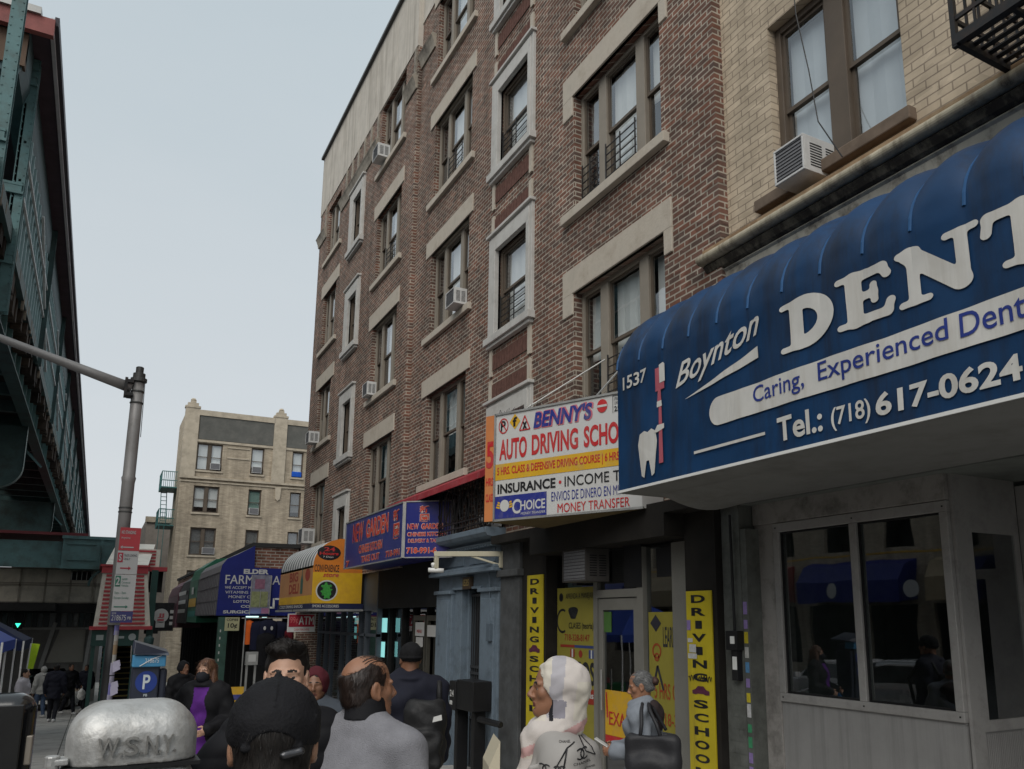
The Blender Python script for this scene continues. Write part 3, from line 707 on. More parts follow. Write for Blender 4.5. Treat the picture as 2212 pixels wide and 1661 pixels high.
# heavy rounded slab letters D E N T as smoothed unions of strokes
def slab(strokes, holes, w_, h_, rnd=.05, res=.016):
    nx, ny_ = int(w_ / res) + 12, int(h_ / res) + 12
    X, Y = np.meshgrid((np.arange(nx) - 6) * res, (np.arange(ny_) - 6) * res, indexing='ij'); d = np.full(X.shape, 9.)
    for (x0, y0, x1, y1, r) in strokes:
        vx, vy = x1 - x0, y1 - y0; q = max(vx * vx + vy * vy, 1e-9); t = np.clip(((X - x0) * vx + (Y - y0) * vy) / q, 0, 1)
        s = np.hypot(X - x0 - t * vx, Y - y0 - t * vy) - r; k = rnd; hh = np.clip(.5 + .5 * (s - d) / k, 0, 1); d = s * (1 - hh) + d * hh - k * hh * (1 - hh)
    for (cx, cy, rx, ry) in holes:
        q = np.sqrt(((X - cx) / rx) ** 2 + ((Y - cy) / ry) ** 2); s = (q - 1) * min(rx, ry); d = np.maximum(d, -s)
    V_, F_ = [], []; cache = {}
    def vert(p):
        k = (round(p[0], 6), round(p[1], 6))
        if k not in cache: cache[k] = len(V_); V_.append(p)
        return cache[k]
    for i in range(nx - 1):
        for j in range(ny_ - 1):
            c = [(i, j), (i + 1, j), (i + 1, j + 1), (i, j + 1)]; dd = [d[p] for p in c]
            if min(dd) >= 0: continue
            poly = []
            for k in range(4):
                a, b = c[k], c[(k + 1) % 4]; da, db = dd[k], dd[(k + 1) % 4]
                if da < 0: poly.append(vert((X[a], Y[a])))
                if (da < 0) != (db < 0):
                    t = da / (da - db); poly.append(vert((X[a] + (X[b] - X[a]) * t, Y[a] + (Y[b] - Y[a]) * t)))
            poly = [p for q, p in enumerate(poly) if p != poly[q - 1]]
            if len(poly) >= 3: F_.append(poly)
    xs = [v[0] for v in V_]; ys = [v[1] for v in V_]; a, b, c, e = min(xs), max(xs), min(ys), max(ys)
    return [((x - a) / (b - a), (y - c) / (e - c)) for x, y in V_], F_
def put(mb, VF, u0, v0, u1, v1, fn, w=0):
    i = len(mb.v)
    for x, y in VF[0]: mb.v.append(fn(u0 + (u1 - u0) * x, v0 + (v1 - v0) * y, w))
    for f in VF[1]: mb.f.append([i + k for k in f]); mb.mi.append(mb.m)
arc = lambda cx, cy, rx, ry, a0, a1, n, r: [(cx + rx * math.cos(R(a0 + (a1 - a0) * k / n)), cy + ry * math.sin(R(a0 + (a1 - a0) * k / n)), cx + rx * math.cos(R(a0 + (a1 - a0) * (k + 1) / n)), cy + ry * math.sin(R(a0 + (a1 - a0) * (k + 1) / n)), r) for k in range(n)]
LD = slab([(.34, .12, .34, .88, .12), (.1, .06, .45, .06, .06), (.1, .94, .45, .94, .06)] + arc(.42, .5, .42, .40, -90, 90, 14, .12), [], 1.0, 1.0)
LE = slab([(.32, .1, .32, .9, .13), (.08, .06, .5, .06, .06), (.08, .94, .5, .94, .06), (.3, .09, .82, .09, .085), (.82, .1, .88, .26, .075), (.3, .91, .8, .91, .085), (.8, .9, .86, .76, .075), (.3, .52, .62, .52, .075), (.64, .38, .64, .66, .06)], [], 1.0, 1.0)
LN = slab([(.24, .1, .24, .8, .085), (.06, .06, .42, .06, .06), (.06, .94, .3, .94, .06), (.2, .9, .86, .12, .14), (.9, .12, .9, .9, .085), (.72, .94, 1.08, .94, .06)], [], 1.16, 1.0)
LT = slab([(.5, .1, .5, .9, .13), (.28, .06, .72, .06, .06), (.1, .9, .9, .9, .085), (.1, .9, .06, .66, .075), (.9, .9, .94, .66, .075)], [], 1.0, 1.0)
m = MB(**fA)
for VF, (ya, yb) in ((LD, (4.0, 3.51)), (LE, (3.49, 3.05)), (LN, (3.03, 2.48)), (LT, (2.48, 2.0))): put(m, VF, -ya, 3.685, -yb, 4.055, onskin)
bfn = lambda u, v, w: onskin(u, v + (u + 5.2) * .18, w)
m.text('Boynton', -5.2, 3.69, -4.2, 3.94, 0, .012, .45, fn=bfn)
n = 14
def tri(k): u = -5.08 + .84 * k / n; return u
for k in range(n):
    u0, u1 = tri(k), tri(k + 1); h0, h1 = .002 + .085 * k / n, .002 + .085 * (k + 1) / n
    m.face([onskin(u0, 3.635 + .115 * k / n, 0), onskin(u1, 3.635 + .115 * (k + 1) / n, 0), onskin(u1, 3.635 + .115 * (k + 1) / n + h1, 0), onskin(u0, 3.635 + .115 * k / n + h0, 0)])
m.text('1537', -6.0, 3.93, -5.62, 4.05, 0, .02, .08, fn=onskin)
n = 60                                                   # white stripe with its rounded end
for k in range(n):
    u0 = -4.70 + 3.1 * k / n; u1 = -4.70 + 3.1 * (k + 1) / n
    m.face([onskin(u0, 3.345, 0), onskin(u1, 3.345, 0), onskin(u1, 3.565, 0), onskin(u0, 3.565, 0)])
m.face([onskin(-4.70 + .11 * math.cos(R(a)), 3.455 + .11 * math.sin(R(a)), 0) for a in range(90, 271, 12)])
m.text('Tel.:', -4.08, 3.09, -3.67, 3.26, 0, .025, fn=onskin); m.text('(718)', -3.60, 3.07, -3.29, 3.225, 0, .015, fn=onskin)
m.text('617-0624', -3.25, 3.09, -2.33, 3.235, 0, .03, fn=onskin)
m.face([onskin(-5.0, 3.168, 0), onskin(-4.2, 3.168, 0), onskin(-4.2, 3.19, 0), onskin(-5.0, 3.19, 0)])
m.build('white_lettering', M_awl, aw)
m = MB(**fA); m.text('Caring,', -4.31, 3.385, -3.80, 3.545, -.004, .006, fn=onskin); m.text('Experienced', -3.68, 3.385, -2.72, 3.55, -.004, .006, fn=onskin); m.text('Dent', -2.65, 3.405, -2.27, 3.545, -.004, .006, fn=onskin)
m.build('blue_lettering', M_awb, aw)
M_pink = pbr('toothbrush_pink', (.42, .10, .13), .5)
m = MB(**fA)                                             # painted toothbrush and plain tooth
for a, b in (((-5.46, 3.17), (-5.40, 3.66)), ((-5.47, 3.70), (-5.41, 3.82))):
    m.face([onskin(a[0], a[1], -.002), onskin(b[0] - .0, a[1], -.002), onskin(b[0] - .01, b[1], -.002), onskin(a[0] + .01, b[1], -.002)])
m.face([onskin(-5.50, 3.80, -.002), onskin(-5.36, 3.80, -.002), onskin(-5.36, 3.86, -.002), onskin(-5.43, 3.86, -.002), onskin(-5.43, 4.0, -.002), onskin(-5.49, 4.0, -.002)])
m.build('toothbrush_emblem', M_pink, aw)
m = MB(**fA)
T = [(-.13, .05), (-.15, .18), (-.12, .27), (-.05, .29), (.0, .27), (.06, .29), (.12, .26), (.14, .17), (.12, .06), (.09, -.10), (.05, -.12), (.02, .02), (-.02, .02), (-.06, -.12), (-.10, -.10)]
m.face([onskin(-5.62 + x, 3.2 + y, -.002) for x, y in T])
m.face([onskin(-5.43, 3.86, -.004), onskin(-5.345, 3.86, -.004), onskin(-5.345, 4.01, -.004), onskin(-5.37, 4.03, -.004), onskin(-5.43, 4.02, -.004)])
m.face([onskin(-5.475, 3.655, -.004), onskin(-5.40, 3.655, -.004), onskin(-5.405, 3.705, -.004), onskin(-5.475, 3.705, -.004)])
m.face([onskin(-5.52, 3.44, -.004), onskin(-5.47, 3.5, -.004), onskin(-5.38, 3.5, -.004), onskin(-5.38, 3.46, -.004), onskin(-5.47, 3.44, -.004)])
m.build('tooth_emblem', M_awl, aw)
# ================================================================== driving school
M_swhite = pbr('sign_white', (.55, .55, .54), .45, var=.07, stain=(.40, .38, .34), sa=.35, ss=2.5)
M_sred = pbr('sign_red', (.48, .018, .022), .45, var=.08, stain=(.30, .26, .22) if 'black' not in 'sign_red' else (.10, .10, .10), sa=.3, ss=6)
M_sblue = pbr('sign_blue', (.02, .03, .22), .45, var=.12, stain=(.30, .26, .22) if 'black' not in 'sign_blue' else (.10, .10, .10), sa=.3, ss=6)
M_syel = pbr('sign_yellow', (.62, .36, .02), .5, var=.1, stain=(.30, .26, .22) if 'black' not in 'sign_yellow' else (.10, .10, .10), sa=.3, ss=6)
M_sblk = pbr('sign_black', (.012, .012, .014), .5, var=.1, stain=(.30, .26, .22) if 'black' not in 'sign_black' else (.10, .10, .10), sa=.3, ss=6)
M_sorg = pbr('sign_orange', (.55, .20, .07), .55, var=.12)
M_banner = pbr('banner_yellow', (.54, .43, .02), .5, var=.15, vs=2, stain=(.24, .18, .04), sa=.55, ss=3.5, streak=2)
ben = thing('shop_sign', 'wedge-shaped white driving school sign board with red and blue lettering', 'sign', (4.6, 8.1, 3.06))
Ub = Vector((.421, -.907, 0)); Wb = Vector((.907, .421, 0)); Ob = Vector((4.122, 9.061, 0)); fB = dict(O=Ob, U=Ub, Wd=Wb)
m = MB()
pl = [(5.0, 7.17), (4.122, 9.061), (4.055, 9.21), (5.28, 9.55), (5.28, 7.17)]
i = len(m.v)
for z in (3.06, 4.39): m.v += [Vector((a, b, z)) for a, b in pl]
n = 5
m.f += [[4, 3, 2, 1, 0], [5, 6, 7, 8, 9]]; m.mi += [2, 0]
for k in range(n): m.f.append([k, (k + 1) % n, n + (k + 1) % n, n + k]); m.mi.append(1 if k == 1 else 0)
m.build('board', [M_swhite, M_sorg, pbr('sign_underside', (.16, .12, .06), .8, var=.3, vs=3)], ben)
m = MB(**fB)
for a, b, c, d in ((0, 2.1, 4.375, 4.40), (0, 2.1, 3.05, 3.075), (-.012, .012, 3.05, 4.40)): m.box(a, b, c, d, -.016, .006)
m.build('edge_trim', M_galv, ben)
B = lambda w=-.004: MB(**fB)
m = B(); m.quad(.0, 2.09, 3.555, 3.755, -.004)
m.face([m.P(.31, 4.165, -.004), m.P(.395, 4.262, -.004), m.P(.31, 4.36, -.004), m.P(.225, 4.262, -.004)])
m.build('yellow_band', M_syel, ben)
m = B(); m.quad(.005, .80, 3.08, 3.355, -.004); m.build('blue_panel', M_sblue, ben)
m = B()
m.text('AUTO', .07, 3.80, .50, 4.06, -.005, .03); m.text('DRIVING', .575, 3.81, 1.25, 4.06, -.005, .03); m.text('SCHO', 1.33, 3.81, 1.80, 4.06, -.005, .03); m.text('OL', 1.83, 3.81, 2.06, 4.06, -.005, .03)
m.text('5 HRS. CLASS & DEFENSIVE DRIVING COURSE | 6 HRS. CLASS', .04, 3.59, 2.05, 3.715, -.007, .02)
m.text('MONEY TRANSFER', .96, 3.09, 1.93, 3.195, -.005, .012)
m.disc(.995, 3.445, .02, -.005, 14)
m.disc(.13, 4.23, .098, -.005, 28, ru=.078, r0=.082); m.disc(1.585, 4.265, .078, -.006, 26, ru=.07)
m.bar(m.P(.085, 4.30, -.006), m.P(.175, 4.17, -.006), .012, .002, up=Wb)
for a, b in (((.465, 4.315), (.385, 4.14)), ((.385, 4.14), (.545, 4.14)), ((.545, 4.14), (.465, 4.315))): m.bar(m.P(*a, -.006), m.P(*b, -.006), .014, .002, up=Wb)
m.build('red_lettering', M_sred, ben)
m = B()
m.text("BENNY'S", .60, 4.135, 1.45, 4.335, -.009, .035, .2); m.text('ENVIOS DE DINERO EN MINUTOS', .87, 3.23, 2.06, 3.34, -.005, .0)
m.build('blue_lettering', M_sblue, ben)
m = B(); m.text("BENNY'S", .605, 4.122, 1.47, 4.345, -.005, .06, .2); m.build('pink_outline', pbr('sign_pink', (.55, .16, .20), .5), ben)
m = B(); m.text('INSURANCE', .05, 3.385, .93, 3.505, -.005, .03); m.text('INCOME TAX', 1.06, 3.385, 2.04, 3.505, -.005, .016)
m.text('P', .085, 4.165, .165, 4.295, -.005, .02); m.text('25', 1.745, 4.175, 1.82, 4.235, -.006, .02); m.text('SPEED\nLIMIT', 1.745, 4.255, 1.82, 4.34, -.006, .0)
m.text('f', .275, 4.2, .345, 4.32, -.006, .04); m.text('x', .43, 4.15, .50, 4.24, -.007, .05)
m.box(1.725, 1.73, 4.16, 4.36, -.006, -.004); m.box(1.835, 1.84, 4.16, 4.36, -.006, -.004); m.box(1.73, 1.835, 4.355, 4.36, -.006, -.004)
m.build('black_lettering', M_sblk, ben)
m = B(); m.text('C', .285, 3.125, .41, 3.30, -.006, .02); m.text('HOICE', .41, 3.16, .78, 3.275, -.006, .02); m.disc(.165, 3.235, .072, -.007, 24); m.quad(1.52, 1.65, 4.252, 4.278, -.009)
m.text('MONEY TRANSFER', .42, 3.105, .785, 3.135, -.006, .0)
m.build('white_lettering', M_swhite, ben)
m = B()
for s in (-1, 1):
    for k in range(3): m.face([m.P(.165 + s * .075, 3.20 + .03 * k, -.006), m.P(.165 + s * (.135 - .012 * k) , 3.215 + .028 * k, -.006), m.P(.165 + s * (.13 - .012 * k), 3.235 + .028 * k, -.006), m.P(.165 + s * .075, 3.222 + .03 * k, -.006)])
m.build('wing_emblem', M_syel, ben)
fS2 = dict(O=(4.055, 9.21, 0), U=(Vector((4.122, 9.061, 0)) - Vector((4.055, 9.21, 0))).normalized(), Wd=Wb)
m = MB(**fS2); m.text('5', .02, 3.72, .14, 4.06, -.004, .03); m.text('HRS', .02, 3.5, .14, 3.6, -.004, .02); m.text('CLASS', .02, 3.3, .14, 3.4, -.004, .02)
m.build('side_lettering', M_sred, ben)
m = MB()
m.tube([(4.30, 8.70, 4.38), (5.29, 8.35, 5.10)], .009, 6); m.tube([(4.75, 7.72, 4.38), (5.3, 7.2, 5.2)], .010, 6); m.build('stay_rod', M_galv, ben)
m = MB(**fB)                                            # bird spikes along the top edge
for k in range(55): u = .05 + k * .037; m.bar(m.P(u, 4.40, .01), m.P(u + random.uniform(-.03, .03), 4.43 + random.random() * .02, random.uniform(-.02, .04)), .004)
m.build('bird_spikes', M_black, ben)

drv = thing('driving_school_storefront', 'dark driving school storefront with yellow window posters and a glass door', 'storefront', (5.8, 8.5, -.2))
FDV = dict(O=(5.47, 0, .1083), U=(0, .943, 0), Wd=(1, 0, 0), V=(0, 0, .943))
m = MB(); m.box(5.31, 5.6, 6.37, 6.86, -.6, 2.99); m.box(5.31, 5.6, 9.93, 10.66, -.6, 2.99); m.box(5.42, 5.6, 6.86, 7.2, -.6, 2.99); m.box(5.05, 5.52, 6.86, 9.93, 2.74, 2.98)
m.box(5.05, 5.45, 6.38, 11.2, 2.98, 3.10) ; m.box(5.45, 8.0, 6.37, 10.66, 3.101, 3.14)
m.build('shutter_box', pbr('soot_brown', (.022, .02, .018), .8, var=.4, vs=2), drv)
M_grf = pbr('grey_door_frame', (.20, .195, .175), .6, metal=.1, var=.12)
m = MB(**FDV)
for a, b, c, d in ((10.56, 10.66, -.5, 2.76), (9.33, 9.42, -.5, 2.76), (8.27, 8.40, -.5, 2.76), (7.62, 7.68, .35, 2.76), (6.95, 7.62, -.5, 2.76), (8.40, 9.33, 2.16, 2.26), (9.42, 10.56, .02, .12), (7.68, 8.27, .38, .50)): m.box(a, b, c, d, -.05, .05)
m.box(7.62, 8.27, -.5, .38, -.03, .05); m.box(9.42, 10.56, -.5, .02, -.03, .05)
m.build('window_frame', M_grf, drv)
d_ = MB(**FDV)
for a, b, c, d in ((8.41, 8.51, -.35, 2.15), (9.23, 9.32, -.35, 2.15), (8.51, 9.23, 2.0, 2.15), (8.51, 9.23, -.35, -.1)): d_.box(a, b, c, d, -.03, .02)
D_ = d_.build('door', M_grf, drv, bevel=.005)
q = MB(**FDV); q.quad(8.51, 9.23, -.1, 2.0, 0); q.build('door_pane', G_dark, D_)
q = MB(**FDV); q.tube([q.P(9.2, .75, -.07), q.P(9.2, 1.25, -.07)], .012, 8); q.build('door_handle', M_galv, D_)
q = MB(**FDV); q.quad(9.05, 9.24, 1.72, 1.98, -.006); q.build('green_notice', pbr('green_notice', (.07, .16, .04), .6), D_)
m = MB(**FDV); m.quad(9.42, 10.56, .12, 2.76, .01); m.quad(7.68, 8.27, .5, 2.76, .01); m.quad(8.40, 9.33, 2.26, 2.76, .01); m.build('pane', G_dark, drv)
m = MB(); m.face([(8, 6.4, -.5), (8, 10.6, -.5), (8, 10.6, 3), (8, 6.4, 3)]); m.face([(5.5, 6.75, -.5), (8, 6.75, -.5), (8, 6.75, 3), (5.5, 6.75, 3)]); m.face([(5.5, 10.6, -.5), (8, 10.6, -.5), (8, 10.6, 3), (5.5, 10.6, 3)]); m.face([(5.45, 6.4, -.36), (8, 6.4, -.36), (8, 10.6, -.36), (5.75, 10.6, -.36)])
m.build('interior', pbr('office_wall', (.22, .22, .20), .9, var=.2), drv)
m = MB(); m.box(6.5, 7.1, 7.6, 9.0, -.36, .65); m.box(6.9, 7.4, 9.2, 10.3, -.36, .9); m.build('counter', pbr('counter_blue', (.04, .07, .18), .5), drv)
m = MB(**FDV); m.box(7.7, 8.0, 2.38, 2.72, -.03, -.0); m.box(8.28, 8.66, 2.27, 2.8, -.06, -.03); m.box(9.72, 9.85, 2.34, 2.78, -.12, -.02); m.build('black_board', M_black, drv)
ac_unit((5.12, 8.85, 2.34), .58, .40, .34, 'dark window air conditioner above the driving school door', mat=pbr('dusty_ac', (.075, .07, .066), .7, var=.2))
random.seed(5)
M_poster = pbr('poster_yellow', (.27, .235, .04), .6, var=.12, vs=3)  # yellow darkened in the colour, as if dimmed behind the shop glass
def fade(name, c): return pbr(name, c, .6, var=.1)
p = thing('window_poster', 'yellow classes poster with a brown emblem behind the left driving school window', 'poster', (5.8, 9.95, 1.4))
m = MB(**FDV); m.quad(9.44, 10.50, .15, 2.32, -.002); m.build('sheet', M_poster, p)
fP = dict(O=(5.47, 9.9015, .1083), U=(0, -.943, 0), Wd=(1, 0, 0), V=(0, 0, .943))
m = MB(**fP); m.text('APRENDA A MANEJAR', .25, 2.14, 1.0, 2.24, -.006, .0); m.text('CLASES (teoria)', .34, 1.73, 1.0, 1.84, -.006, .01); m.disc(.16, 1.86, .17, -.006, 30, r0=.14, a0=60, a1=300)
m.face([m.P(.46 + .12 * math.cos(a) * (1 + .25 * math.sin(3 * a)), 1.97 + .10 * math.sin(a) * (1 + .2 * math.cos(2 * a)), -.006) for a in np.linspace(0, 6.1, 18)]); m.disc(.12, 2.19, .06, -.006)
m.text('ENVIOS', .10, 1.02, 1.03, 1.32, -.006, .03); m.build('black_lettering', M_sblk, p)
m = MB(**fP); m.text('718-328-8147', .22, 1.59, .9, 1.68, -.006, .01); m.quad(.1, .5, 1.50, 1.535, -.006)
m.quad(.38, .42, 1.37, 1.48, -.006); m.quad(.46, .5, 1.37, 1.48, -.006); m.disc(.66, 1.42, .05, -.006); m.quad(.66, 1.03, .78, .97, -.006); m.build('red_lettering', fade('faded_red', (.28, .035, .02)), p)
m = MB(**fP); m.text('pais', .75, .83, 1.0, .93, -.009, .02); m.quad(.42, .46, 1.37, 1.48, -.006); m.quad(.93, .965, 1.37, 1.48, -.006); m.build('white_lettering', M_swhite, p)
m = MB(**fP); m.quad(.5, 1.02, 1.50, 1.535, -.006); m.quad(.88, .93, 1.37, 1.48, -.006); m.quad(.965, 1.01, 1.37, 1.48, -.006); m.build('blue_band', fade('faded_blue', (.04, .06, .2)), p)
p = thing('window_poster', 'yellow lessons poster with a grey diamond beside the driving school door', 'poster', (5.8, 7.95, 1.2))
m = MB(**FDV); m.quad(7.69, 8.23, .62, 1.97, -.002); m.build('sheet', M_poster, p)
fP = dict(O=(5.47, 7.7609, .1083), U=(0, -.943, 0), Wd=(1, 0, 0), V=(0, 0, .943))
m = MB(**fP); m.face([m.P(.15, 1.74, -.006), m.P(.26, 1.84, -.006), m.P(.15, 1.94, -.006), m.P(.04, 1.84, -.006)]); m.text('LEARN', .29, 1.57, .53, 1.80, -.006, .01); m.bar(m.P(.17, 1.35, -.006), m.P(.08, 1.08, -.006), .03, .003, up=(1, 0, 0)); m.bar(m.P(.17, 1.35, -.006), m.P(.28, 1.08, -.006), .03, .003, up=(1, 0, 0)); m.build('black_lettering', fade('faded_black', (.03, .03, .04)), p)
m = MB(**fP); m.disc(.16, 1.52, .09, -.006, 24, r0=.065); m.disc(.16, 1.45, .05, -.006, 16, r0=.03); m.text('5 HRS C', .1, .98, .53, 1.16, -.006, .01); m.text('718-3', .2, .69, .53, .83, -.006, .01); m.build('red_lettering', fade('rust_red', (.30, .06, .02)), p)
p = thing('window_poster', 'yellow and red exam poster low on the driving school door', 'poster', (5.8, 9.0, .5))
m = MB(**FDV); m.quad(8.55, 9.22, .45, 1.0, -.006); m.build('sheet', M_syel, p)
m = MB(**FDV); m.quad(8.55, 9.22, .36, .448, -.006); m.face([m.P(9.18, .66, -.009), m.P(9.20, .97, -.009), m.P(9.17, .97, -.009), m.P(9.14, .66, -.009)]); m.build('red_band', M_sred, p)
m = MB(O=(5.47, 8.6756, .1083), U=(0, -.943, 0), Wd=(1, 0, 0), V=(0, 0, .943)); m.text('EXAM', .08, .58, .6, .74, -.010, .03); m.build('red_lettering', M_sred, p)
def banner(y0, y1, ztop, zlet, letters, label, dz, x=5.31):
    t = thing('shop_banner', label, 'sign', (x, (y0 + y1) / 2, ztop - 2.2)); fr = dict(O=(x, y0, 0), U=(0, -1, 0), Wd=(1, 0, 0)); w = y0 - y1
    m = MB(**fr); m.box(0, w, ztop - 2.62, ztop, -.025, -.005); m.build('panel', M_banner, t, bevel=.003)
    m = MB(**fr); z = zlet
    for c in letters:
        h = dz * .62
        if c == '*': z -= dz; continue
        wf = .13 if c == 'I' else .28
        m.text(c, w / 2 - wf * w, z - h, w / 2 + wf * w, z, -.029, .035); z -= dz
    m.build('lettering', M_sblk, t)
    z = zlet - dz * letters.index('*'); q = MB(**fr)
    P_ = [(-.32, -.05), (-.33, .01), (-.2, .04), (-.1, .10), (.12, .10), (.22, .04), (.34, .02), (.34, -.05), (.2, -.06), (.1, -.04), (-.1, -.04), (-.2, -.06)]
    q.face([q.P(w / 2 + a * w, z - dz * .38 + b * w * 1.3, -.029) for a, b in P_]); q.build('car_picture', pbr('car_picture', (.10, .02, .05), .4, var=.4, vs=30), t)
    return t
banner(10.46, 9.98, 2.49, 2.44, 'DRIVING*SCHOOL', 'yellow vertical driving school banner beside the blue doorway', .131)
t = banner(6.83, 6.43, 2.17, 2.13, 'DRIVING*SCHOOL', 'yellow vertical driving school banner nearest the dental storefront, with stickers and scrawl', .128)
m = MB(O=(5.31, 6.83, 0), U=(0, -1, 0), Wd=(1, 0, 0))
m.m = 0; m.quad(.01, .07, 1.78, 1.88, -.030); m.m = 1
for a, b, c, d in ((.02, .10, 1.66, 1.70), (.04, .15, 1.56, 1.64), (.02, .16, 1.5, 1.55)): m.quad(a, b, c, d, -.0305)
m.build('sticker', [SK[1], SK[0]], t)
m = MB(O=(5.31, 6.83, 0), U=(0, -1, 0), Wd=(1, 0, 0)); pr = None
for k in range(26):
    a = m.P(.02 + .36 * k / 25, 1.315 + .03 * math.sin(k * 2.3) + .01 * math.sin(k * 5), -.033)
    if pr is not None: m.bar(pr, a, .007, .002, up=(1, 0, 0))
    pr = a
m.build('scrawl', M_sblk, t)
st = MB(**FR)
random.seed(9)
for k, z in enumerate(np.arange(.40, 1.92, .1)):
    st.m = [6, 1, 6, 6, 2, 3, 4, 6, 6, 6, 5, 6, 6, 0, 5, 6][k % 16]; st.box(6.87, 6.93, 1.95 - (z - .4) - .085, 1.95 - (z - .4), .112, .118)
tag(st.build('sticker_strip', SK, loc=(5.41, 6.9, .4)), 'white and coloured sticker strip on the frame right of the lessons poster', 'stickers')

# ================================================================== blue stone doorway with its iron balcony
M_blue = pbr('blue_painted_stone', (.155, .20, .245), .6, var=.14, vs=3, stain=(.05, .06, .07), sa=.6, ss=3)
M_dst = pbr('dark_stone', (.075, .078, .08), .8, var=.3, vs=5, stain=(.12, .13, .14), sa=.4, ss=4)
dw = thing('stone_doorway', 'blue painted stone doorway with a barred iron door', 'doorway', (5.25, 12.6, -.5))
m = MB(**FR)
for a, b in ((11.32, 12.0), (13.2, 13.92)):
    m.box(a, b, -.7, 2.36, -.06, .3); m.box(a - .03, b + .03, -.7, -.28, -.12, .3); m.box(a + .1, b - .1, -.2, 2.2, -.09, .0); m.box(a - .02, b + .02, 2.30, 2.36, -.11, .1)
m.box(12.9, 13.2, -.7, 2.36, -.0, .28); m.box(12.82, 12.9, -.7, 2.36, .1, .3)
m.box(11.32, 13.92, 2.36, 2.60, -.02, .3); m.box(12.0, 13.2, 2.36, 2.40, -.06, .2)
m.box(11.26, 13.98, 2.60, 2.655, -.2, .1); m.box(11.26, 13.98, 2.655, 2.70, -.17, .1)
m.box(11.34, 13.92, 2.70, 3.04, -.03, .3)
for a, b in ((11.5, 12.5), (12.75, 13.8)): m.box(a, b, 2.75, 2.99, -.045, .0)
m.sweep([(.3, 3.04), (-.12, 3.04), (-.16, 3.09), (-.3, 3.12), (-.34, 3.17), (-.34, 3.25), (.3, 3.25)], 11.22, 13.98)
m.sweep([(-.12, 2.99), (-.2, 3.04), (-.10, 3.04)], 11.24, 13.96)
k = 11.3
while k < 13.9: m.box(k, k + .05, 2.985, 3.04, -.16, -.05); k += .1
m.build('surround', M_blue, dw, bevel=.008)
m = MB(**FR); m.box(10.66, 11.30, -.7, 2.99, -.04, .3); m.box(10.62, 11.33, 2.5, 2.6, -.1, .3); m.box(10.62, 11.33, -.7, -.2, -.1, .3); m.build('pier', M_dst, dw, bevel=.01)
m = MB(**FR); m.box(12.0, 12.85, -.55, 2.35, .22, .26); m.build('door_leaf', M_vdark, dw)
m = MB(**FR)
for u in np.arange(12.05, 12.84, .085): m.box(u, u + .02, -.5, 2.3, .15, .17)
for z in (-.45, .3, 1.0, 1.1, 2.25): m.box(12.0, 12.84, z, z + .04, .14, .18)
m.build('iron_grate', pbr('grate_iron', (.05, .052, .055), .45, metal=.3), dw)
m = MB(**FR); m.box(12.0, 13.3, -.66, -.50, -.35, .3); m.box(12.0, 13.2, -.8, -.63, -.6, .0); m.build('step', M_conc, dw)
m = MB(**FR); m.box(12.36, 12.68, 2.36, 2.56, -.09, -.02); m.build('number_plate', pbr('plate_brown', (.06, .04, .025), .5), dw, bevel=.01)
m = MB(O=(5.3, 12.66, 0), U=(0, -1, 0), Wd=(1, 0, 0)); m.text('1535', .03, 2.41, .27, 2.52, -.096, .02); m.build('number', pbr('gold_numeral', (.45, .33, .12), .4, metal=.5), dw)
m = MB(**FR); m.tube([m.P(11.62, 2.6, -.08), m.P(11.56, 2.0, -.09), m.P(11.5, 1.85, -.09)], .012, 6); m.box(11.44, 11.58, 1.56, 1.82, -.14, -.06); m.box(13.62, 13.7, 1.45, 1.62, -.1, -.05); m.build('intercom', pbr('grey_box', (.10, .13, .16), .5), dw, bevel=.006)
bx = thing('mail_box', 'black steel cabinet in front of the blue doorway', 'cabinet', (5.1, 11.9, -.4))
m = MB(); m.box(4.9, 5.2, 11.42, 12.05, .55, .98); m.box(4.88, 5.2, 12.06, 12.30, .52, .95); m.box(4.96, 5.15, 11.5, 11.6, -.42, .55); m.box(4.96, 5.15, 12.15, 12.25, -.42, .55)
m.tube([(5.02, 10.7, .45), (5.02, 11.45, .45)], .045, 10); m.build('case', M_black, bx, bevel=.012)
m = MB(O=(4.88, 12.36, 0), U=(0, -1, 0), Wd=(1, 0, 0)); m.text('24', .1, .72, .26, .82, -.004, .02); m.box(.1, .2, .6, .66, -.004, 0); m.build('marking', M_swhite, bx)
cc = thing('camera_bracket', 'cream painted steel bracket with a security camera above the blue doorway', 'camera bracket', (4.8, 11.5, 2.8))
m = MB(); m.bar((4.37, 11.76, 2.85), (5.27, 11.24, 2.85), .06, .075); m.bar((4.40, 11.745, 2.84), (4.40, 11.745, 2.63), .06, .06, up=(0, 1, 0)); m.bar((5.25, 11.25, 2.88), (5.25, 11.25, 2.64), .07, .05, up=(0, 1, 0))
m.bar((4.85, 11.48, 2.82), (5.24, 11.255, 2.68), .03); m.build('arm', pbr('cream_paint', (.48, .45, .34), .5, var=.08, stain=(.3, .25, .18), sa=.3, ss=5), cc, bevel=.006)
m = MB(); m.tube([(4.30, 11.80, 2.61), (4.50, 11.69, 2.60)], .034, 14); m.lathe((4.36, 11.77, 2.68), [(.015, -.03), (.03, 0), (.03, .03), (.012, .04)], 12); m.build('camera', M_white, cc, smooth=True)
bal = thing('balcony_railing', 'black wrought iron balcony railing over the blue doorway', 'railing', (5.05, 12.5, 3.25))
m = MB()
for z in (3.33, 3.42, 4.02, 4.10): m.bar((4.99, 13.95, z), (4.99, 11.0, z), .022)
for z in (3.33, 4.10): m.bar((4.99, 13.95, z), (5.2, 13.95, z), .022); m.bar((4.99, 11.0, z), (5.3, 11.0, z), .022)
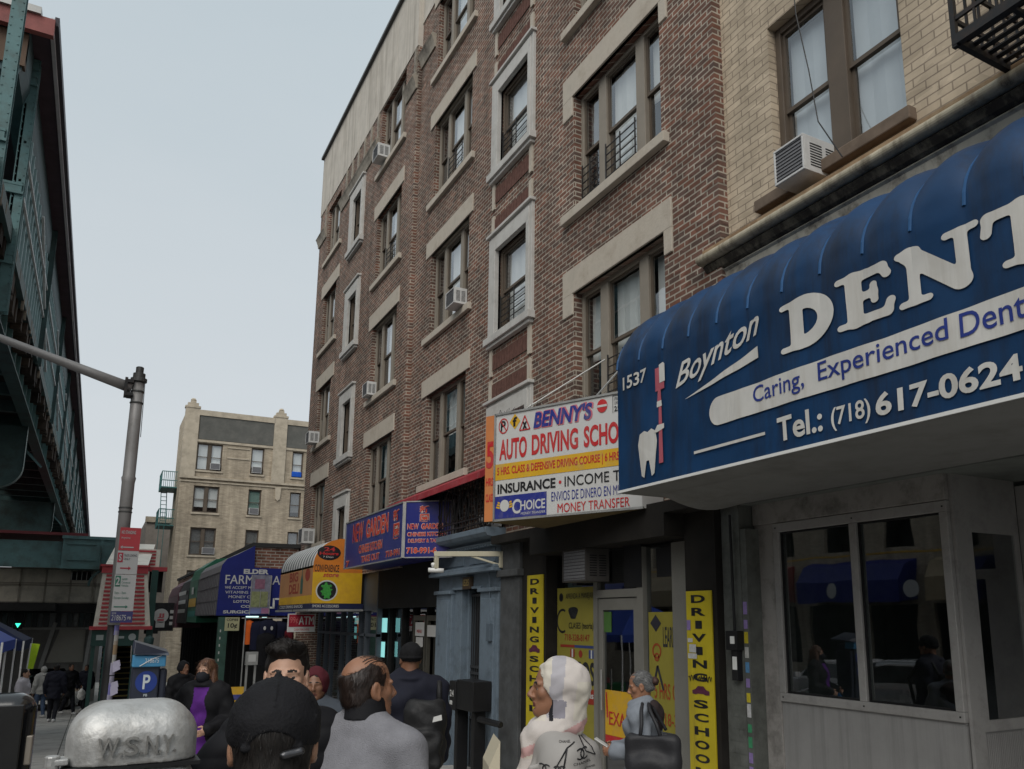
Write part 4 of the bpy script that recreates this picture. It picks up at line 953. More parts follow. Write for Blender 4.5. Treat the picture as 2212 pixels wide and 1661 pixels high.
for y in np.arange(11.0, 13.96, .118): m.bar((4.99, y, 3.26), (4.99, y, 4.1), .014)
m.build('bars', M_iron, bal)
m = MB()
for y in np.arange(11.5, 13.8, .62):
    for s in (-1, 1):
        P_ = [(4.985, y + s * (.05 + .18 * abs(math.sin(a))), 3.72 + .28 * math.cos(a)) for a in np.linspace(0, math.pi, 10)]; m.tube(P_, .011, 5)
    m.bar((4.985, y - .2, 3.45), (4.985, y + .2, 4.0), .012); m.bar((4.985, y + .2, 3.45), (4.985, y - .2, 4.0), .012)
m.build('scrollwork', M_iron, bal)
ra = thing('shop_awning', 'short red fabric awning above the iron balcony', 'awning', (5.2, 12.6, 4.1))
m = MB(); Pz = [(5.28, 4.30), (4.72, 4.02), (4.71, 3.92), (4.73, 3.92), (5.28, 4.26)]
i = len(m.v)
m.frame(O=(0, 0, 0), **YF); m.sweep([(a, b) for a, b in Pz], 10.9, 15.4); m.build('cloth', pbr('red_awning', (.27, .03, .038), .7, var=.25, stain=(.38, .2, .2), sa=.3, ss=3), ra)
m = MB()
for y in (11.0, 12.4, 13.8, 15.2): m.bar((5.28, y, 3.75), (4.76, y, 3.97), .02)
m.build('frame', M_iron, ra)
# things standing on the balcony
bt = thing('stored_goods', 'dark bicycle and folded chairs stored behind the iron balcony railing', 'stored goods', (5.15, 12.0, 3.25))
m = MB(**FR)
for c in (11.75, 12.7): m.tube([(5.16, c + .3 * math.cos(a), 3.62 + .3 * math.sin(a)) for a in np.linspace(0, 6.28, 22)], .02, 6, cap=False)
m.bar((5.16, 11.75, 3.62), (5.16, 12.1, 3.95), .03); m.bar((5.16, 12.7, 3.62), (5.16, 12.55, 4.0), .03); m.bar((5.16, 12.1, 3.95), (5.16, 12.55, 3.95), .03); m.bar((5.16, 12.25, 3.6), (5.16, 12.55, 3.95), .03)
m.build('bicycle_frame', M_iron, bt)
m = MB(**FR); m.box(11.2, 11.5, 3.26, 4.0, -.12, -.08); m.box(13.0, 13.4, 3.26, 3.9, -.14, -.09); m.build('folded_chair', M_greyc, bt)

# ================================================================== chinese restaurant sign and storefront
ng = thing('shop_sign', 'dark blue two-sided Chinese restaurant sign with red and white lettering', 'sign', (4.8, 15, 2.92))
Un = Vector((.764, -.645, 0)); Wn = Vector((.645, .764, 0)); On = Vector((4.5, 13.69, 0))
pn = [(4.5, 13.75), (4.5, 13.69), (5.2, 13.1), (5.2, 17.5), (4.5, 17.5)]
m = MB(); n = 5
for z in (2.92, 3.89): m.v += [Vector((a, b, z)) for a, b in pn]
m.f += [[4, 3, 2, 1, 0][::-1], [5, 6, 7, 8, 9][::-1]]; m.mi += [0, 0]
for k in range(n): m.f.append([k, (k + 1) % n, n + (k + 1) % n, n + k]); m.mi.append(0)
M_nb = pbr('navy_sign', (.012, .018, .17), .35, var=.2, vs=1.2, stain=(.10, .06, .10), sa=.5, ss=1.3)
m.build('board', M_nb, ng)
fN = dict(O=On, U=Un, Wd=Wn); fL_ = dict(O=(4.5, 17.5, 0), U=(0, -1, 0), Wd=(1, 0, 0))
m = MB(**fN)
for a, b, c, d in ((-.01, .05, 2.92, 3.89), (.05, .91, 2.912, 2.93), (.05, .91, 3.88, 3.90)): m.box(a, b, c, d, -.014, .004)
m.frame(**fL_)
for a, b, c, d in ((0, 3.78, 2.91, 2.935), (0, 3.78, 3.875, 3.90), (-.01, .02, 2.91, 3.90)): m.box(a, b, c, d, -.014, .004)
m.build('edge_trim', M_galv, ng)
M_nr = pbr('restaurant_red', (.55, .06, .03), .5); M_no = pbr('restaurant_outline', (.55, .45, .42), .5)
def two(fr, items, par):
    a = MB(**fr); b = MB(**fr)
    for s, u0, v0, u1, v1, bold in items:
        e = .008; b.text(s, u0 - e, v0 - e, u1 + e, v1 + e, -.004, bold + .03); a.text(s, u0, v0, u1, v1, -.008, bold)
    b.build('lettering_outline', M_no, par); a.build('lettering', M_nr, par)
two(fN, [('\u65b0', .30, 3.69, .47, 3.81, .02), ('\u5712', .31, 3.54, .47, 3.665, .02), ('NEW', .09, 3.41, .28, 3.50, .03), ('GARDEN', .34, 3.41, .72, 3.50, .03), ('CHINESE KITCHEN', .09, 3.29, .80, 3.35, .025), ('DELIVERY & TAKE OUT', .11, 3.18, .85, 3.235, .01), ('718-991-6', .085, 2.99, .62, 3.09, .03)], ng)
two(fL_, [('NEW', .6, 3.42, 1.35, 3.80, .03), ('GARDEN', 1.55, 3.44, 2.98, 3.80, .03), ('CHINESE KITCHEN', 1.1, 3.17, 2.65, 3.33, .02), ('TAKE OUT', 1.3, 2.98, 2.5, 3.10, .02), ('718-991', 2.9, 2.98, 3.68, 3.09, .02), ('\u65b0', 3.25, 3.60, 3.6, 3.80, .02), ('\u5712', 3.3, 3.28, 3.62, 3.55, .02), ('7', .15, 2.95, .4, 3.07, .02)], ng)
sf = thing('restaurant_storefront', 'dark restaurant storefront with paper notices on its door', 'storefront', (5.5, 15.6, -.7))
m = MB(**FR)
m.box(13.95, 17.55, 2.1, 3.1, -.02, .1)
m.box(13.95, 16.55, -.9, -.1, .24, .3)
for u in (13.95, 14.35, 15.05, 15.85, 16.5, 17.4): m.box(u, u + .07, -.9, 2.1, .2, .3)
m.build('facade', M_vdark, sf)
m = MB(**FR)
for a, b in ((14.42, 15.05), (15.12, 15.8)):
    for c, d, e, f_ in ((a, a + .07, -.7, 1.95), (b - .07, b, -.7, 1.95), (a + .07, b - .07, 1.85, 1.95)): m.box(c, d, e, f_, .18, .24)
m.build('door_frame', pbr('bronze_frame', (.09, .085, .07), .5, metal=.3), sf)
m = MB(**FR); m.quad(14.0, 17.4, -.1, 2.1, .27); m.build('pane', G_dark, sf)
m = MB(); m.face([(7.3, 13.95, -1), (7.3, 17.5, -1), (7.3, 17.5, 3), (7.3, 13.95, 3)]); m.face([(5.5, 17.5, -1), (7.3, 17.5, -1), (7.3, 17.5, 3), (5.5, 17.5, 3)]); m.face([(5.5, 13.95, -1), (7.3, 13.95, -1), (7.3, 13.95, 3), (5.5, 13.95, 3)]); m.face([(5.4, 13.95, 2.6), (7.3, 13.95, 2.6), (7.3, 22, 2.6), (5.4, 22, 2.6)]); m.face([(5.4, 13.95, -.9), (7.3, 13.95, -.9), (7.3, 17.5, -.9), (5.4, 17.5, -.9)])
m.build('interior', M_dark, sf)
m = MB(**FR); m.m = 0
for a, b, c, d in ((15.12, 15.62, 1.56, 1.82), (15.18, 15.56, 1.36, 1.54), (14.5, 14.95, 1.56, 1.77)): m.box(a, b, c, d, .16, .165)
m.build('paper_notice', M_swhite, sf)
m = MB(O=(5.3, 15.6, 0), U=(0, -1, 0), Wd=(1, 0, 0)); m.text('MENU', .08, 1.62, .36, 1.68, .157, .02); m.build('notice_lettering', M_sred, sf)

# ================================================================== convenience shop awning
cv = thing('shop_awning', 'orange and yellow convenience shop awning with a curved striped top', 'awning', (4.7, 19, 2.2))
M_org = pbr('awning_orange', (.60, .19, .025), .5, var=.15, stain=(.35, .14, .05), sa=.4, ss=3); M_yl2 = pbr('awning_yellow', (.64, .38, .02), .5, var=.15, stain=(.45, .22, .05), sa=.4, ss=3); M_ofront = pbr('awning_front_orange', (.45, .22, .09), .5, var=.15)
yc0, yc1 = 18.6, 22.3
def cpr(z): return 4.10 if z <= 3.05 else 4.10 + .68 * (1 - math.sqrt(max(0, 1 - ((z - 3.05) / .62) ** 2)))
zs = [2.22] + [2.5 + .05 * k for k in range(24)]; zs = [z for z in zs if z < 3.64] + [3.66]
m = MB()
for a, b in zip(zs, zs[1:]):
    m.m = 0 if a >= 2.9 else 1
    m.face([(cpr(a), yc0, a), (5.2, yc0, a), (5.2, yc0, b), (cpr(b), yc0, b)]); m.face([(cpr(a), yc1, a), (5.2, yc1, a), (5.2, yc1, b), (cpr(b), yc1, b)])
m.build('end_panel', [M_org, M_yl2], cv)
m = MB(); m.m = 0; ys_ = np.linspace(yc0, yc1, 27)
m.face([(4.10, yc0, 2.4), (4.10, yc1, 2.4), (4.10, yc1, 3.05), (4.10, yc0, 3.05)]); m.m = 1
m.face([(4.098, yc0, 2.22), (4.098, yc1, 2.22), (4.098, yc1, 2.4), (4.098, yc0, 2.4)])
for k in range(26):
    m.m = 2 + k % 2
    for a, b in zip(zs, zs[1:]):
        if a >= 3.0: m.face([(cpr(a), ys_[k], a), (cpr(a), ys_[k + 1], a), (cpr(b), ys_[k + 1], b), (cpr(b), ys_[k], b)])
m.build('cover', [M_ofront, M_yl2, pbr('stripe_white', (.62, .62, .6), .5), pbr('stripe_grey', (.12, .13, .14), .5)], cv)
m = MB(); m.box(4.07, 5.25, yc0 - .02, yc1, 2.10, 2.215); m.build('skirt', pbr('navy_skirt', (.015, .02, .06), .5), cv)
m = MB(); m.box(4.04, 5.25, yc0 - .03, yc1 + .1, 2.05, 2.095); m.build('rail', M_galv, cv)
fE = dict(O=(4.10, yc0, 0), U=(1, 0, 0), Wd=(0, 1, 0))
m = MB(**fE); m.disc(.33, 3.335, .165, -.004, 32, ru=.26); m.text('CONVENIENCE', .03, 2.91, .57, 3.07, -.004, .01); m.disc(.32, 2.50, .2, -.004, 30, ru=.21); m.build('black_print', M_sblk, cv)
m = MB(**fE); m.text('24', .22, 3.37, .46, 3.46, -.008, .03); m.text('Hours', .12, 3.285, .54, 3.355, -.008, .04); m.text('store', .22, 2.80, .57, 2.885, -.006, .02, .3); m.build('red_print', M_sred, cv)
m = MB(**fE); m.text('7 Days', .20, 3.215, .43, 3.262, -.008, .01); m.text('SMOKE ACCESSORIES', .02, 2.13, .6, 2.19, -.024, .02); m.disc(.32, 2.50, .23, -.002, 30, ru=.24); m.build('white_print', M_swhite, cv)
m = MB(**fE)
for a, b, r in ((.30, 2.57, .09), (.36, 2.5, .07), (.27, 2.46, .07), (.33, 2.4, .08), (.40, 2.6, .03)): m.face([m.P(a + r * math.cos(t) * (1 + .3 * math.sin(5 * t)), b + r * math.sin(t) * (1 + .3 * math.sin(5 * t)), -.008 - a * .004) for t in np.linspace(0, 6.1, 22)])
m.build('leaf_emblem', pbr('leaf_green', (.05, .28, .05), .5, var=.4, vs=20), cv)
fF = dict(O=(4.10, yc1, 0), U=(0, -1, 0), Wd=(1, 0, 0))
m = MB(**fF); m.text('BIG', 1.2, 2.75, 2.2, 2.98, -.004, .03); m.text('DELI', 1.2, 2.47, 2.3, 2.70, -.004, .03); m.disc(3.2, 2.86, .14, -.004, 20, ru=.25); m.build('red_print', fade('faded_print_red', (.30, .05, .03)), cv)
m = MB(**fF); m.face([m.P(2.62 + .12 * a, b, -.004) for a, b in ((-1, 2.45), (1, 2.45), (1.1, 2.75), (.3, 2.9), (.3, 3.02), (-.3, 3.02), (-.3, 2.9), (-1.1, 2.75))]); m.build('bottle_picture', fade('bottle_green', (.05, .12, .09)), cv)
m = MB(**fF); m.text('COLD DRINKS SNACKS', .3, 2.13, 3.0, 2.2, -.034, .02); m.build('white_print', M_swhite, cv)
cs = thing('convenience_storefront', 'glass convenience store front with pale lit signs inside', 'storefront', (5.4, 19.6, -.8))
m = MB(**FL)
for u in (17.6, 18.5, 19.0, 20.0, 20.6, 21.6, 22.2, 23.0): m.box(u, u + .08, -1.2, 2.06, .1, .2)
m.box(17.6, 25.4, 2.06, 2.9, .08, .2); m.box(17.6, 23, 1.5, 1.56, .1, .18); m.box(20.1, 23.08, -1.2, -.3, .12, .2)
m.build('facade', pbr('blue_grey_frame', (.085, .10, .12), .5, metal=.2, var=.2), cs)
m = MB(**FL); m.quad(17.6, 23.0, -1.0, 2.06, .16); m.build('pane', G_dark, cs)
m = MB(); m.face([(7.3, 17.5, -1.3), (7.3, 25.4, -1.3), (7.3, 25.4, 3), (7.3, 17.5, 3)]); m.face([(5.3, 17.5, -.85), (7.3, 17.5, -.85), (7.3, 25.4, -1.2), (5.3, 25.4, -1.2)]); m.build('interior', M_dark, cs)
m = MB()
for k in range(5):
    for z in (0, .5, 1.0, 1.5): m.box(6.3, 6.9, 17.8 + k, 18.4 + k, -.8 + z, -.5 + z)
m.build('shelf_goods', pbr('shelf_goods', (.12, .10, .09), .8, var=.7, vs=6), cs)
M_lit = pbr('lit_cyan_sign', (.3, .6, .6), .5, emit=(.35, .9, .88), es=.5)
m = MB(**FL)
for a, b, c, d in ((19.35, 19.85, 1.76, 1.90), (19.7, 19.84, 1.42, 1.70), (17.35, 17.8, 1.60, 1.90), (17.45, 17.9, 1.08, 1.40)): m.box(a, b, c, d, .22, .24)
m.build('lit_sign', M_lit, cs)
atm = thing('atm_sign', 'small red and white cash machine sign hanging under the convenience awning', 'sign', (4.2, 20, 1.6))
m = MB(); m.box(3.90, 4.53, 20, 20.05, 1.58, 2.0); m.build('panel', M_swhite, atm, bevel=.004)
m = MB(); m.box(3.925, 4.505, 19.992, 19.999, 1.70, 1.98); m.build('red_panel', pbr('atm_red', (.30, .012, .03), .5), atm)
m = MB(O=(3.9, 20, 0)); m.text('ATM', .25, 1.75, .59, 1.94, -.012, .035); m.build('white_lettering', M_swhite, atm)
m = MB(O=(3.9, 20, 0)); m.text('99\u00a2', .05, 1.75, .23, 1.93, -.012, .015); m.text('CASH MACHINE', .15, 1.61, .5, 1.665, -.004, .01); m.build('pink_lettering', fade('atm_pink', (.5, .12, .12)), atm)
m = MB()
for x in (4.0, 4.43): m.bar((x, 20.02, 2.0), (x, 20.02, 2.12), .01)
m.build('hanger', M_iron, atm)
random.seed(11)
rk = thing('clothes_rack', 'dark clothes and one bright orange jacket hanging outside the pharmacy', 'hanging clothes', (4.3, 24.8, .8))
def garment(x, y, z, w, h, dp, mat, par, nm='jacket'):
    m = MB(); n = 9
    prof = [(.25, 0), (.9, -.08), (1.0, -.25), (.92, -.6), (.96, -1)]
    rows = []
    for f, v in prof:
        rows.append([Vector((x + w / 2 * f * math.cos(a), y + dp * f * math.sin(a) * (1 + .2 * math.sin(3 * a + v * 5)), z + v * h)) for a in np.linspace(0, 2 * math.pi, 15)[:-1]])
    for r in rows: m.v += r
    for i in range(len(rows) - 1):
        for j in range(14): a = i * 14; m.f.append([a + j, a + (j + 1) % 14, a + 14 + (j + 1) % 14, a + 14 + j]); m.mi.append(0)
    m.f.append(list(range(14))); m.mi.append(0)
    return m.build(nm, mat, par, smooth=True)
M_cl = [pbr('black_cloth', (.012, .012, .014), .95, var=.3), pbr('navy_cloth', (.014, .016, .035), .95, var=.3), pbr('maroon_cloth', (.13, .012, .02), .9, var=.3), pbr('orange_cloth', (.75, .14, .025), .8, var=.15)]
garment(3.82, 25.0, 1.85, .26, .68, .12, M_cl[3], rk)
for x, y, z, w, h in ((4.05, 24.9, 1.82, .42, .8), (4.3, 24.7, 1.86, .5, .75), (4.6, 24.8, 1.82, .5, .85), (4.2, 24.4, 1.5, .5, .9), (4.55, 24.3, 1.35, .55, .9), (4.75, 25.2, 1.8, .4, .9)): garment(x, y, z, w, h, .13, random.choice(M_cl[:2]), rk)
garment(4.78, 24.2, 1.6, .26, .8, .12, M_cl[2], rk)
m = MB(); m.bar((3.6, 24.9, 1.9), (5.2, 24.9, 1.9), .03); m.bar((3.7, 24.9, 1.9), (3.7, 24.9, g(25)), .03); m.bar((4.9, 24.9, 1.9), (4.9, 24.9, g(25)), .03); m.build('rail', M_galv, rk)
m = MB()
for x in (4.17, 4.36): m.face([(x + .035 * math.cos(a), 24.52, 1.62 + .055 * math.sin(a)) for a in np.linspace(0, 6.1, 14)])
m.build('white_print', M_swhite, rk)

# ================================================================== low brick shop row beyond
low = thing('low_brick_shop', 'one-storey dark red brick shop building behind the navy pharmacy awning', 'building', (4.5, 30, -1.2))
m = MB(); m.m = 0
m.face([(3.95, 25.75, 1.9), (5.22, 25.75, 1.9), (5.22, 25.75, 3.98), (3.95, 25.75, 3.98)]); m.face([(3.95, 25.75, 1.9), (3.95, 25.75, 3.98), (3.95, 52, 3.98), (3.95, 52, 1.9)]); m.face([(3.95, 25.75, 3.98), (9, 25.75, 3.98), (9, 52, 3.98), (3.95, 52, 3.98)])
m.build('wall', M_lowbr, low)
m = MB(); m.box(3.88, 5.3, 25.68, 52, 3.98, 4.10); m.build('coping', pbr('tar_coping', (.045, .045, .045), .8), low)
m = MB(); m.face([(4.6, 25.8, -1.6), (4.6, 52, -3), (4.6, 52, 2.2), (4.6, 25.8, 2.2)])
m.face([(3.1, 25.76, 1.9), (9, 25.76, 1.9), (9, 52, 1.9), (3.1, 52, 1.9)])
for y in np.arange(26.2, 52, 1.3): m.box(4.3, 4.6, y, y + .12, -2, 1.9)
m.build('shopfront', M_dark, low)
m = MB(); m.box(3.05, 3.30, 25.3, 25.5, g(25) - .1, 1.93); m.m = 0; m.build('green_post', pbr('green_post', (.045, .10, .08), .6, var=.2, stain=(.02, .04, .03), sa=.5, ss=3), low)
m = MB()
for k in range(13): m.box(3.10, 3.13, 25.292, 25.299, g(25) + .1 + k * .2, g(25) + .17 + k * .2)
m.build('post_studs', M_swhite, low)
pa = thing('shop_awning', 'navy blue pharmacy awning with white lettering and a grey lattice front', 'awning', (3.5, 28, 2.0))
M_navy = pbr('navy_awning', (.012, .02, .17), .5, var=.15)
pe = [(3.0, 1.97), (5.2, 1.97), (5.2, 3.33), (3.95, 3.36), (3.93, 4.0), (3.45, 3.72), (3.2, 3.60), (3.07, 3.42), (3.03, 3.2)]
m = MB(); m.frame(O=(0, 25.6, 0), U=(1, 0, 0), Wd=(0, 1, 0)); m.prism(pe, 0, .06); m.build('end_panel', M_navy, pa)
m = MB(); prof = [(3.0, 1.97), (3.03, 3.2), (3.07, 3.42), (3.2, 3.6), (3.45, 3.72), (3.93, 4.0)]
for (a, b), (c, d) in zip(prof, prof[1:]): m.face([(a, 25.66, b), (a, 31.2, b), (c, 31.2, d), (c, 25.66, d)])
m.build('cover', pbr('grey_cover', (.20, .19, .20), .6, var=.15, vs=2), pa)
m = MB()
for z in (2.0, 2.4, 2.8, 3.2): m.bar((2.995 + (z - 1.97) * .02, 25.66, z), (2.995 + (z - 1.97) * .02, 31.2, z), .018)
for y in np.arange(25.7, 31.2, .42): m.bar((2.99, y, 1.97), (3.02, y, 3.2), .018)
m.build('lattice', pbr('lattice_grey', (.10, .10, .11), .6), pa)
m = MB(O=(0, 25.6, 0))
for s, a, b, c, d, bo in (('ELDER', 3.66, 3.17, 4.36, 3.31, .05), ('FARMACIA', 3.18, 2.87, 4.7, 3.13, .02), ('WE ACCEPT MOST PLANS', 3.18, 2.73, 4.45, 2.81, .03), ('VITAMINS \u00b7 HERBS', 3.2, 2.595, 4.35, 2.675, .03), ('MONEY ORDERS', 3.3, 2.465, 4.3, 2.545, .03), ('LOTTO \u00b7 VISA', 3.44, 2.335, 4.25, 2.41, .03), ('COPIES', 3.65, 2.195, 4.2, 2.27, .03), ('SURGICALS', 3.18, 2.03, 4.2, 2.12, .04)): m.text(s, a, b, c, d, -.004, bo)
m.build('white_lettering', M_swhite, pa)
m = MB(); m.box(3.78, 4.12, 25.35, 25.4, 1.92, 1.955); m.box(4.22, 4.35, 25.35, 25.4, 1.90, 1.925); m.build('light_tube', pbr('light_tube', (.7, .8, .8), .4, emit=(.6, 1, .98), es=1.1), pa)
pc = thing('poster_board', 'clear framed poster board covering part of the navy pharmacy awning', 'poster', (4.1, 25.5, 2.1))
m = MB(); m.box(3.88, 4.42, 25.48, 25.5, 2.02, 3.14); m.build('backing', pbr('poster_grey', (.20, .20, .26), .4, var=.5, vs=9), pc)
m = MB(); m.m = 0; m.box(3.90, 4.36, 25.472, 25.479, 2.22, 2.66); m.m = 1; m.box(3.98, 4.25, 25.472, 25.479, 2.74, 3.02); m.m = 2; m.box(3.88, 4.2, 25.472, 25.479, 2.03, 2.18); m.m = 3; m.box(4.2, 4.42, 25.472, 25.479, 2.03, 2.18)
m.build('picture', [pbr('poster_olive', (.24, .26, .13), .5, var=.5, vs=10), pbr('poster_plum', (.26, .12, .18), .5, var=.4, vs=12), pbr('poster_blue', (.16, .18, .36), .5), pbr('poster_rose', (.32, .14, .24), .5)], pc)
m = MB()
for a, b, c, d in ((3.87, 3.89, 2.0, 3.14), (4.41, 4.43, 2.0, 3.14), (4.14, 4.155, 2.2, 2.7)): m.box(a, b, 25.46, 25.47, c, d)
m.build('frame', M_galv, pc)
cp = thing('copies_sign', 'pale yellow paper sign for copies hanging from the pharmacy awning', 'sign', (3.36, 25, 1.55))
m = MB(); m.box(3.18, 3.56, 25, 25.02, 1.55, 1.92); m.build('card', pbr('card_yellow', (.44, .43, .26), .7, var=.08), cp)
m = MB(O=(3.18, 25, 0)); m.text('COPIES', .04, .28 + 1.54, .34, .36 + 1.53, -.004, .02); m.text('10\u00a2', .08, 1.60, .33, 1.76, -.004, .02); m.build('lettering', M_sblk, cp)
pb = thing('pipe_bracket', 'small white bent pipe bracket beside the pharmacy awning', 'bracket', (4.6, 25.3, 2.3))
m = MB(); m.bar((4.42, 25.4, 2.2), (4.52, 25.4, 2.2), .05); m.bar((4.52, 25.4, 2.18), (4.52, 25.4, 2.47), .05, up=(0, 1, 0)); m.bar((4.52, 25.4, 2.45), (4.72, 25.4, 2.45), .05); m.build('pipe', M_white, pb)
def shade(y0, y1, mat, label, txt=None, z0=1.8, z1=3.75, x=3.03):
    t = thing('shop_awning', label, 'awning', (x, (y0 + y1) / 2, z0)); m = MB()
    pr = [(3.95, z0), (x, z0), (x + .03, z1 - .75), (x + .15, z1 - .35), (x + .5, z1 - .06), (3.95, z1)]
    m.frame(**YF); m.sweep(pr, y0, y1); m.build('cover', mat, t)
    if txt is not None:
        q = MB(O=(x, y1, 0), U=(0, -1, 0), Wd=(1, 0, 0))
        for (a, b, c, d, mm) in txt: q.m = mm; q.quad(a, b, c, d, -.01)
        q.build('print', [M_syel, M_swhite, pbr('teal_print', (.03, .20, .18), .5)], t)
    return t
shade(31.25, 34.6, pbr('green_awning', (.02, .13, .075), .5, var=.15), 'green shop awning just beyond the grey lattice front', [(.4, 2.9, 2.3, 2.6, 0), (.4, 2.9, 1.95, 2.15, 2), (1.2, 1.9, 2.75, 3.0, 1)], 1.75, 4.0)
shade(34.7, 38.6, pbr('black_awning', (.02, .02, .022), .5), 'black shop awning with white panels beyond the green awning', [(.3, 3.4, 2.8, 2.95, 1), (.3, 3.4, 2.45, 2.6, 1), (.3, 3.4, 2.1, 2.25, 1)], 1.7, 3.7, 3.0)
shade(38.7, 44, pbr('maroon_awning', (.13, .06, .08), .6), 'dull maroon shop awning farthest down the row', None, 1.5, 3.6, 2.95)
hs_ = thing('hanging_sign', 'black hanging shop sign with a pink round emblem at the far shops', 'sign', (2.6, 40, 1.2))
m = MB(); m.box(2.15, 3.0, 40, 40.1, 1.35, 2.55); m.build('board', M_sblk, hs_)
m = MB(O=(2.15, 40, 0)); m.disc(.33, 2.0, .3, -.004, 24); m.quad(.15, .5, 1.5, 1.75, -.004)
for z in (1.6, 1.85, 2.1): m.quad(.68, .82, z, z + .14, -.004)
m.build('white_print', M_swhite, hs_)
m = MB(O=(2.15, 40, 0)); m.text('JJ', .2, 1.9, .46, 2.1, -.008, .04); m.quad(.2, .46, 1.78, 1.86, -.008); m.build('red_print', fade('sign_rose', (.5, .12, .14)), hs_)
ya = thing('sidewalk_sign', 'yellow sandwich board with a blue stripe outside the pharmacy', 'sign', (3.2, 22, -.8))
m = MB(); 
m.face([(2.9, 21.8, g(22)), (3.35, 21.8, g(22)), (3.35, 22.0, g(22) + 1.1), (2.9, 22.0, g(22) + 1.1)]); m.face([(2.9, 22.25, g(22)), (3.35, 22.25, g(22)), (3.35, 22.03, g(22) + 1.1), (2.9, 22.03, g(22) + 1.1)])
m.build('board', M_syel, ya)
m = MB(); f_ = lambda u, v: (2.9 + u, 21.792 + .2 * v / 1.1, g(22) + v)
for k, (a, b) in enumerate(((.8, .92), (.6, .68), (.42, .5), (.24, .32))): m.m = 1 if k == 0 else 0; m.face([f_(.04, a), f_(.41, a), f_(.41, b), f_(.04, b)])
m.build('print', [M_sblk, M_sblue], ya)
fs = thing('magazine_stand', 'grey metal magazine stand with a framed notice outside the pharmacy', 'stand', (3.8, 22.4, -.8))
m = MB(); m.box(3.40, 3.68, 22.3, 22.5, .74, 1.06); m.bar((3.44, 22.4, g(22)), (3.44, 22.4, .75), .05); m.bar((3.64, 22.4, g(22)), (3.64, 22.4, .75), .05); m.box(3.35, 3.75, 22.2, 22.6, g(22), g(22) + .05); m.build('frame', M_galv, fs)
m = MB(); m.box(3.45, 3.63, 22.29, 22.299, .82, 1.0); m.build('notice', M_swhite, fs)

# ================================================================== beige apartment house down the street
bg_ = thing('apartment_building', 'pale beige brick apartment house standing across the end of the row', 'building', (8, 58, -2))
FG = dict(O=(0, 58, 0), U=(1, 0, 0), Wd=(0, 1, 0))
cols_ = [(4.84, 6.40, (1, 1)), (8.22, 9.06, (1,)), (10.93, 11.67, (1,)), (13.4, 14.9, (1, 1))]
rows_ = [(11.48, 13.3), (8.68, 10.44), (5.90, 7.70), (3.1, 4.92), (.4, 2.2)]
m = MB(**FG); wall(m, 3.98, 18, -3, 13.5, [(a, b, c, d) for a, b, _ in cols_ for c, d in rows_], dep=.25); m.frame(); m.m = 0
m.face([(3.98, 58, -3), (3.98, 63, -3), (3.98, 63, 15.3), (3.98, 58, 15.3)]); m.box(3.99, 18, 58.02, 63, 13.5, 15.3); m.m = 1; m.face([(3.98, 63, -3), (18, 63, -3), (18, 63, 14), (3.98, 63, 14)])
m.build('wall', [M_beige, M_dark], bg_)
M_slate = pbr('grey_parapet', (.12, .12, .11), .85, var=.2, vs=1, stain=(.2, .19, .17), sa=.4, ss=1.5)
m = MB(**FG); m.box(4.86, 9.58, 13.55, 15.15, -.06, .2); m.box(10.45, 18, 13.55, 15.15, -.06, .2); m.build('parapet', M_slate, bg_)
M_trim = pbr('beige_trim', (.48, .42, .33), .85, var=.15, stain=(.2, .17, .13), sa=.5, ss=1.5)
m = MB(**FG); m.box(4.8, 9.6, 15.15, 15.52, -.12, .3); m.box(10.45, 18, 15.15, 15.52, -.12, .3)
for a in (3.94, 9.58):
    m.box(a, a + .86, 11.0, 15.75, -.12, .4); m.box(a + .1, a + .76, 15.75, 15.95, -.08, .35); m.box(a + .26, a + .6, 15.95, 16.1, -.06, .3); m.lathe((a + .43, 58.1, 16.1), [(.14, 0), (.18, .06), (.12, .16), (.02, .2)], 10)
    m.box(a - .05, a + .9, 15.6, 15.72, -.16, .4)
m.box(3.9, 18, 10.88, 11.02, -.14, .1); m.box(3.9, 18, 13.36, 13.52, -.08, .1); m.box(3.94, 18, 10.66, 10.74, -.07, .1)
for a in (6.7, 9.95): m.prism([(a, 9.9), (a + .15, 9.75), (a + .3, 9.9), (a + .35, 10.66), (a - .05, 10.66)], -.09, 0) if a > 8 else None
m.box(6.7, 8.1, 12.4, 12.48, -.05, .05); m.box(6.7, 8.1, 13.1, 13.18, -.05, .05)
m.build('trim', M_trim, bg_)
random.seed(21)
M_gcur = pbr('green_blind', (.22, .34, .30), .8)
for ci, (a, b, lt) in enumerate(cols_):
    for ri, (c, d) in enumerate(rows_):
        if ri > 2 and ci > 0: continue
        bl = [(random.choice((1, .8)), M_blind if ri < 2 and ci == 0 else (M_gcur if (ci, ri) == (1, 1) else random.choice((M_greyc, M_cream, M_blind))))] * len(lt)
        if ri == 2: bl = [(1, M_greyc)] * len(lt)
        F = window(bg_, FG, a, b, c, d, lt, mat=M_frame, mull=.2, blinds=bl)
        MB(**FG).box(a - .08, b + .08, c - .12, c, -.08, .1).build('sill', M_trim, F)
for (x, z, w, l) in ((6.0, 11.56, .6, 'top floor double window of the beige house'), (8.62, 11.56, .6, 'top floor single window of the beige house'), (8.62, 8.74, .6, 'green-blinded window of the beige house'), (6.0, 5.98, .75, 'low double window of the beige house')):
    ac_unit((x, 57.85, z), w, .42, .4, 'white air conditioner in the ' + l, ax='y', grp='air conditioners of the beige house')
tag(MB().box(10.95, 11.6, 57.96, 58.1, 11.52, 11.9).build('hung_cloth', pbr('bright_blue_cloth', (.02, .10, .5), .8, var=.3), bevel=.05), 'bright blue cloth filling the bottom of a top floor window', 'cloth')
fe2 = thing('fire_escape', 'teal iron fire escape on the street side of the beige apartment house', 'fire escape', (3.4, 61, 9))
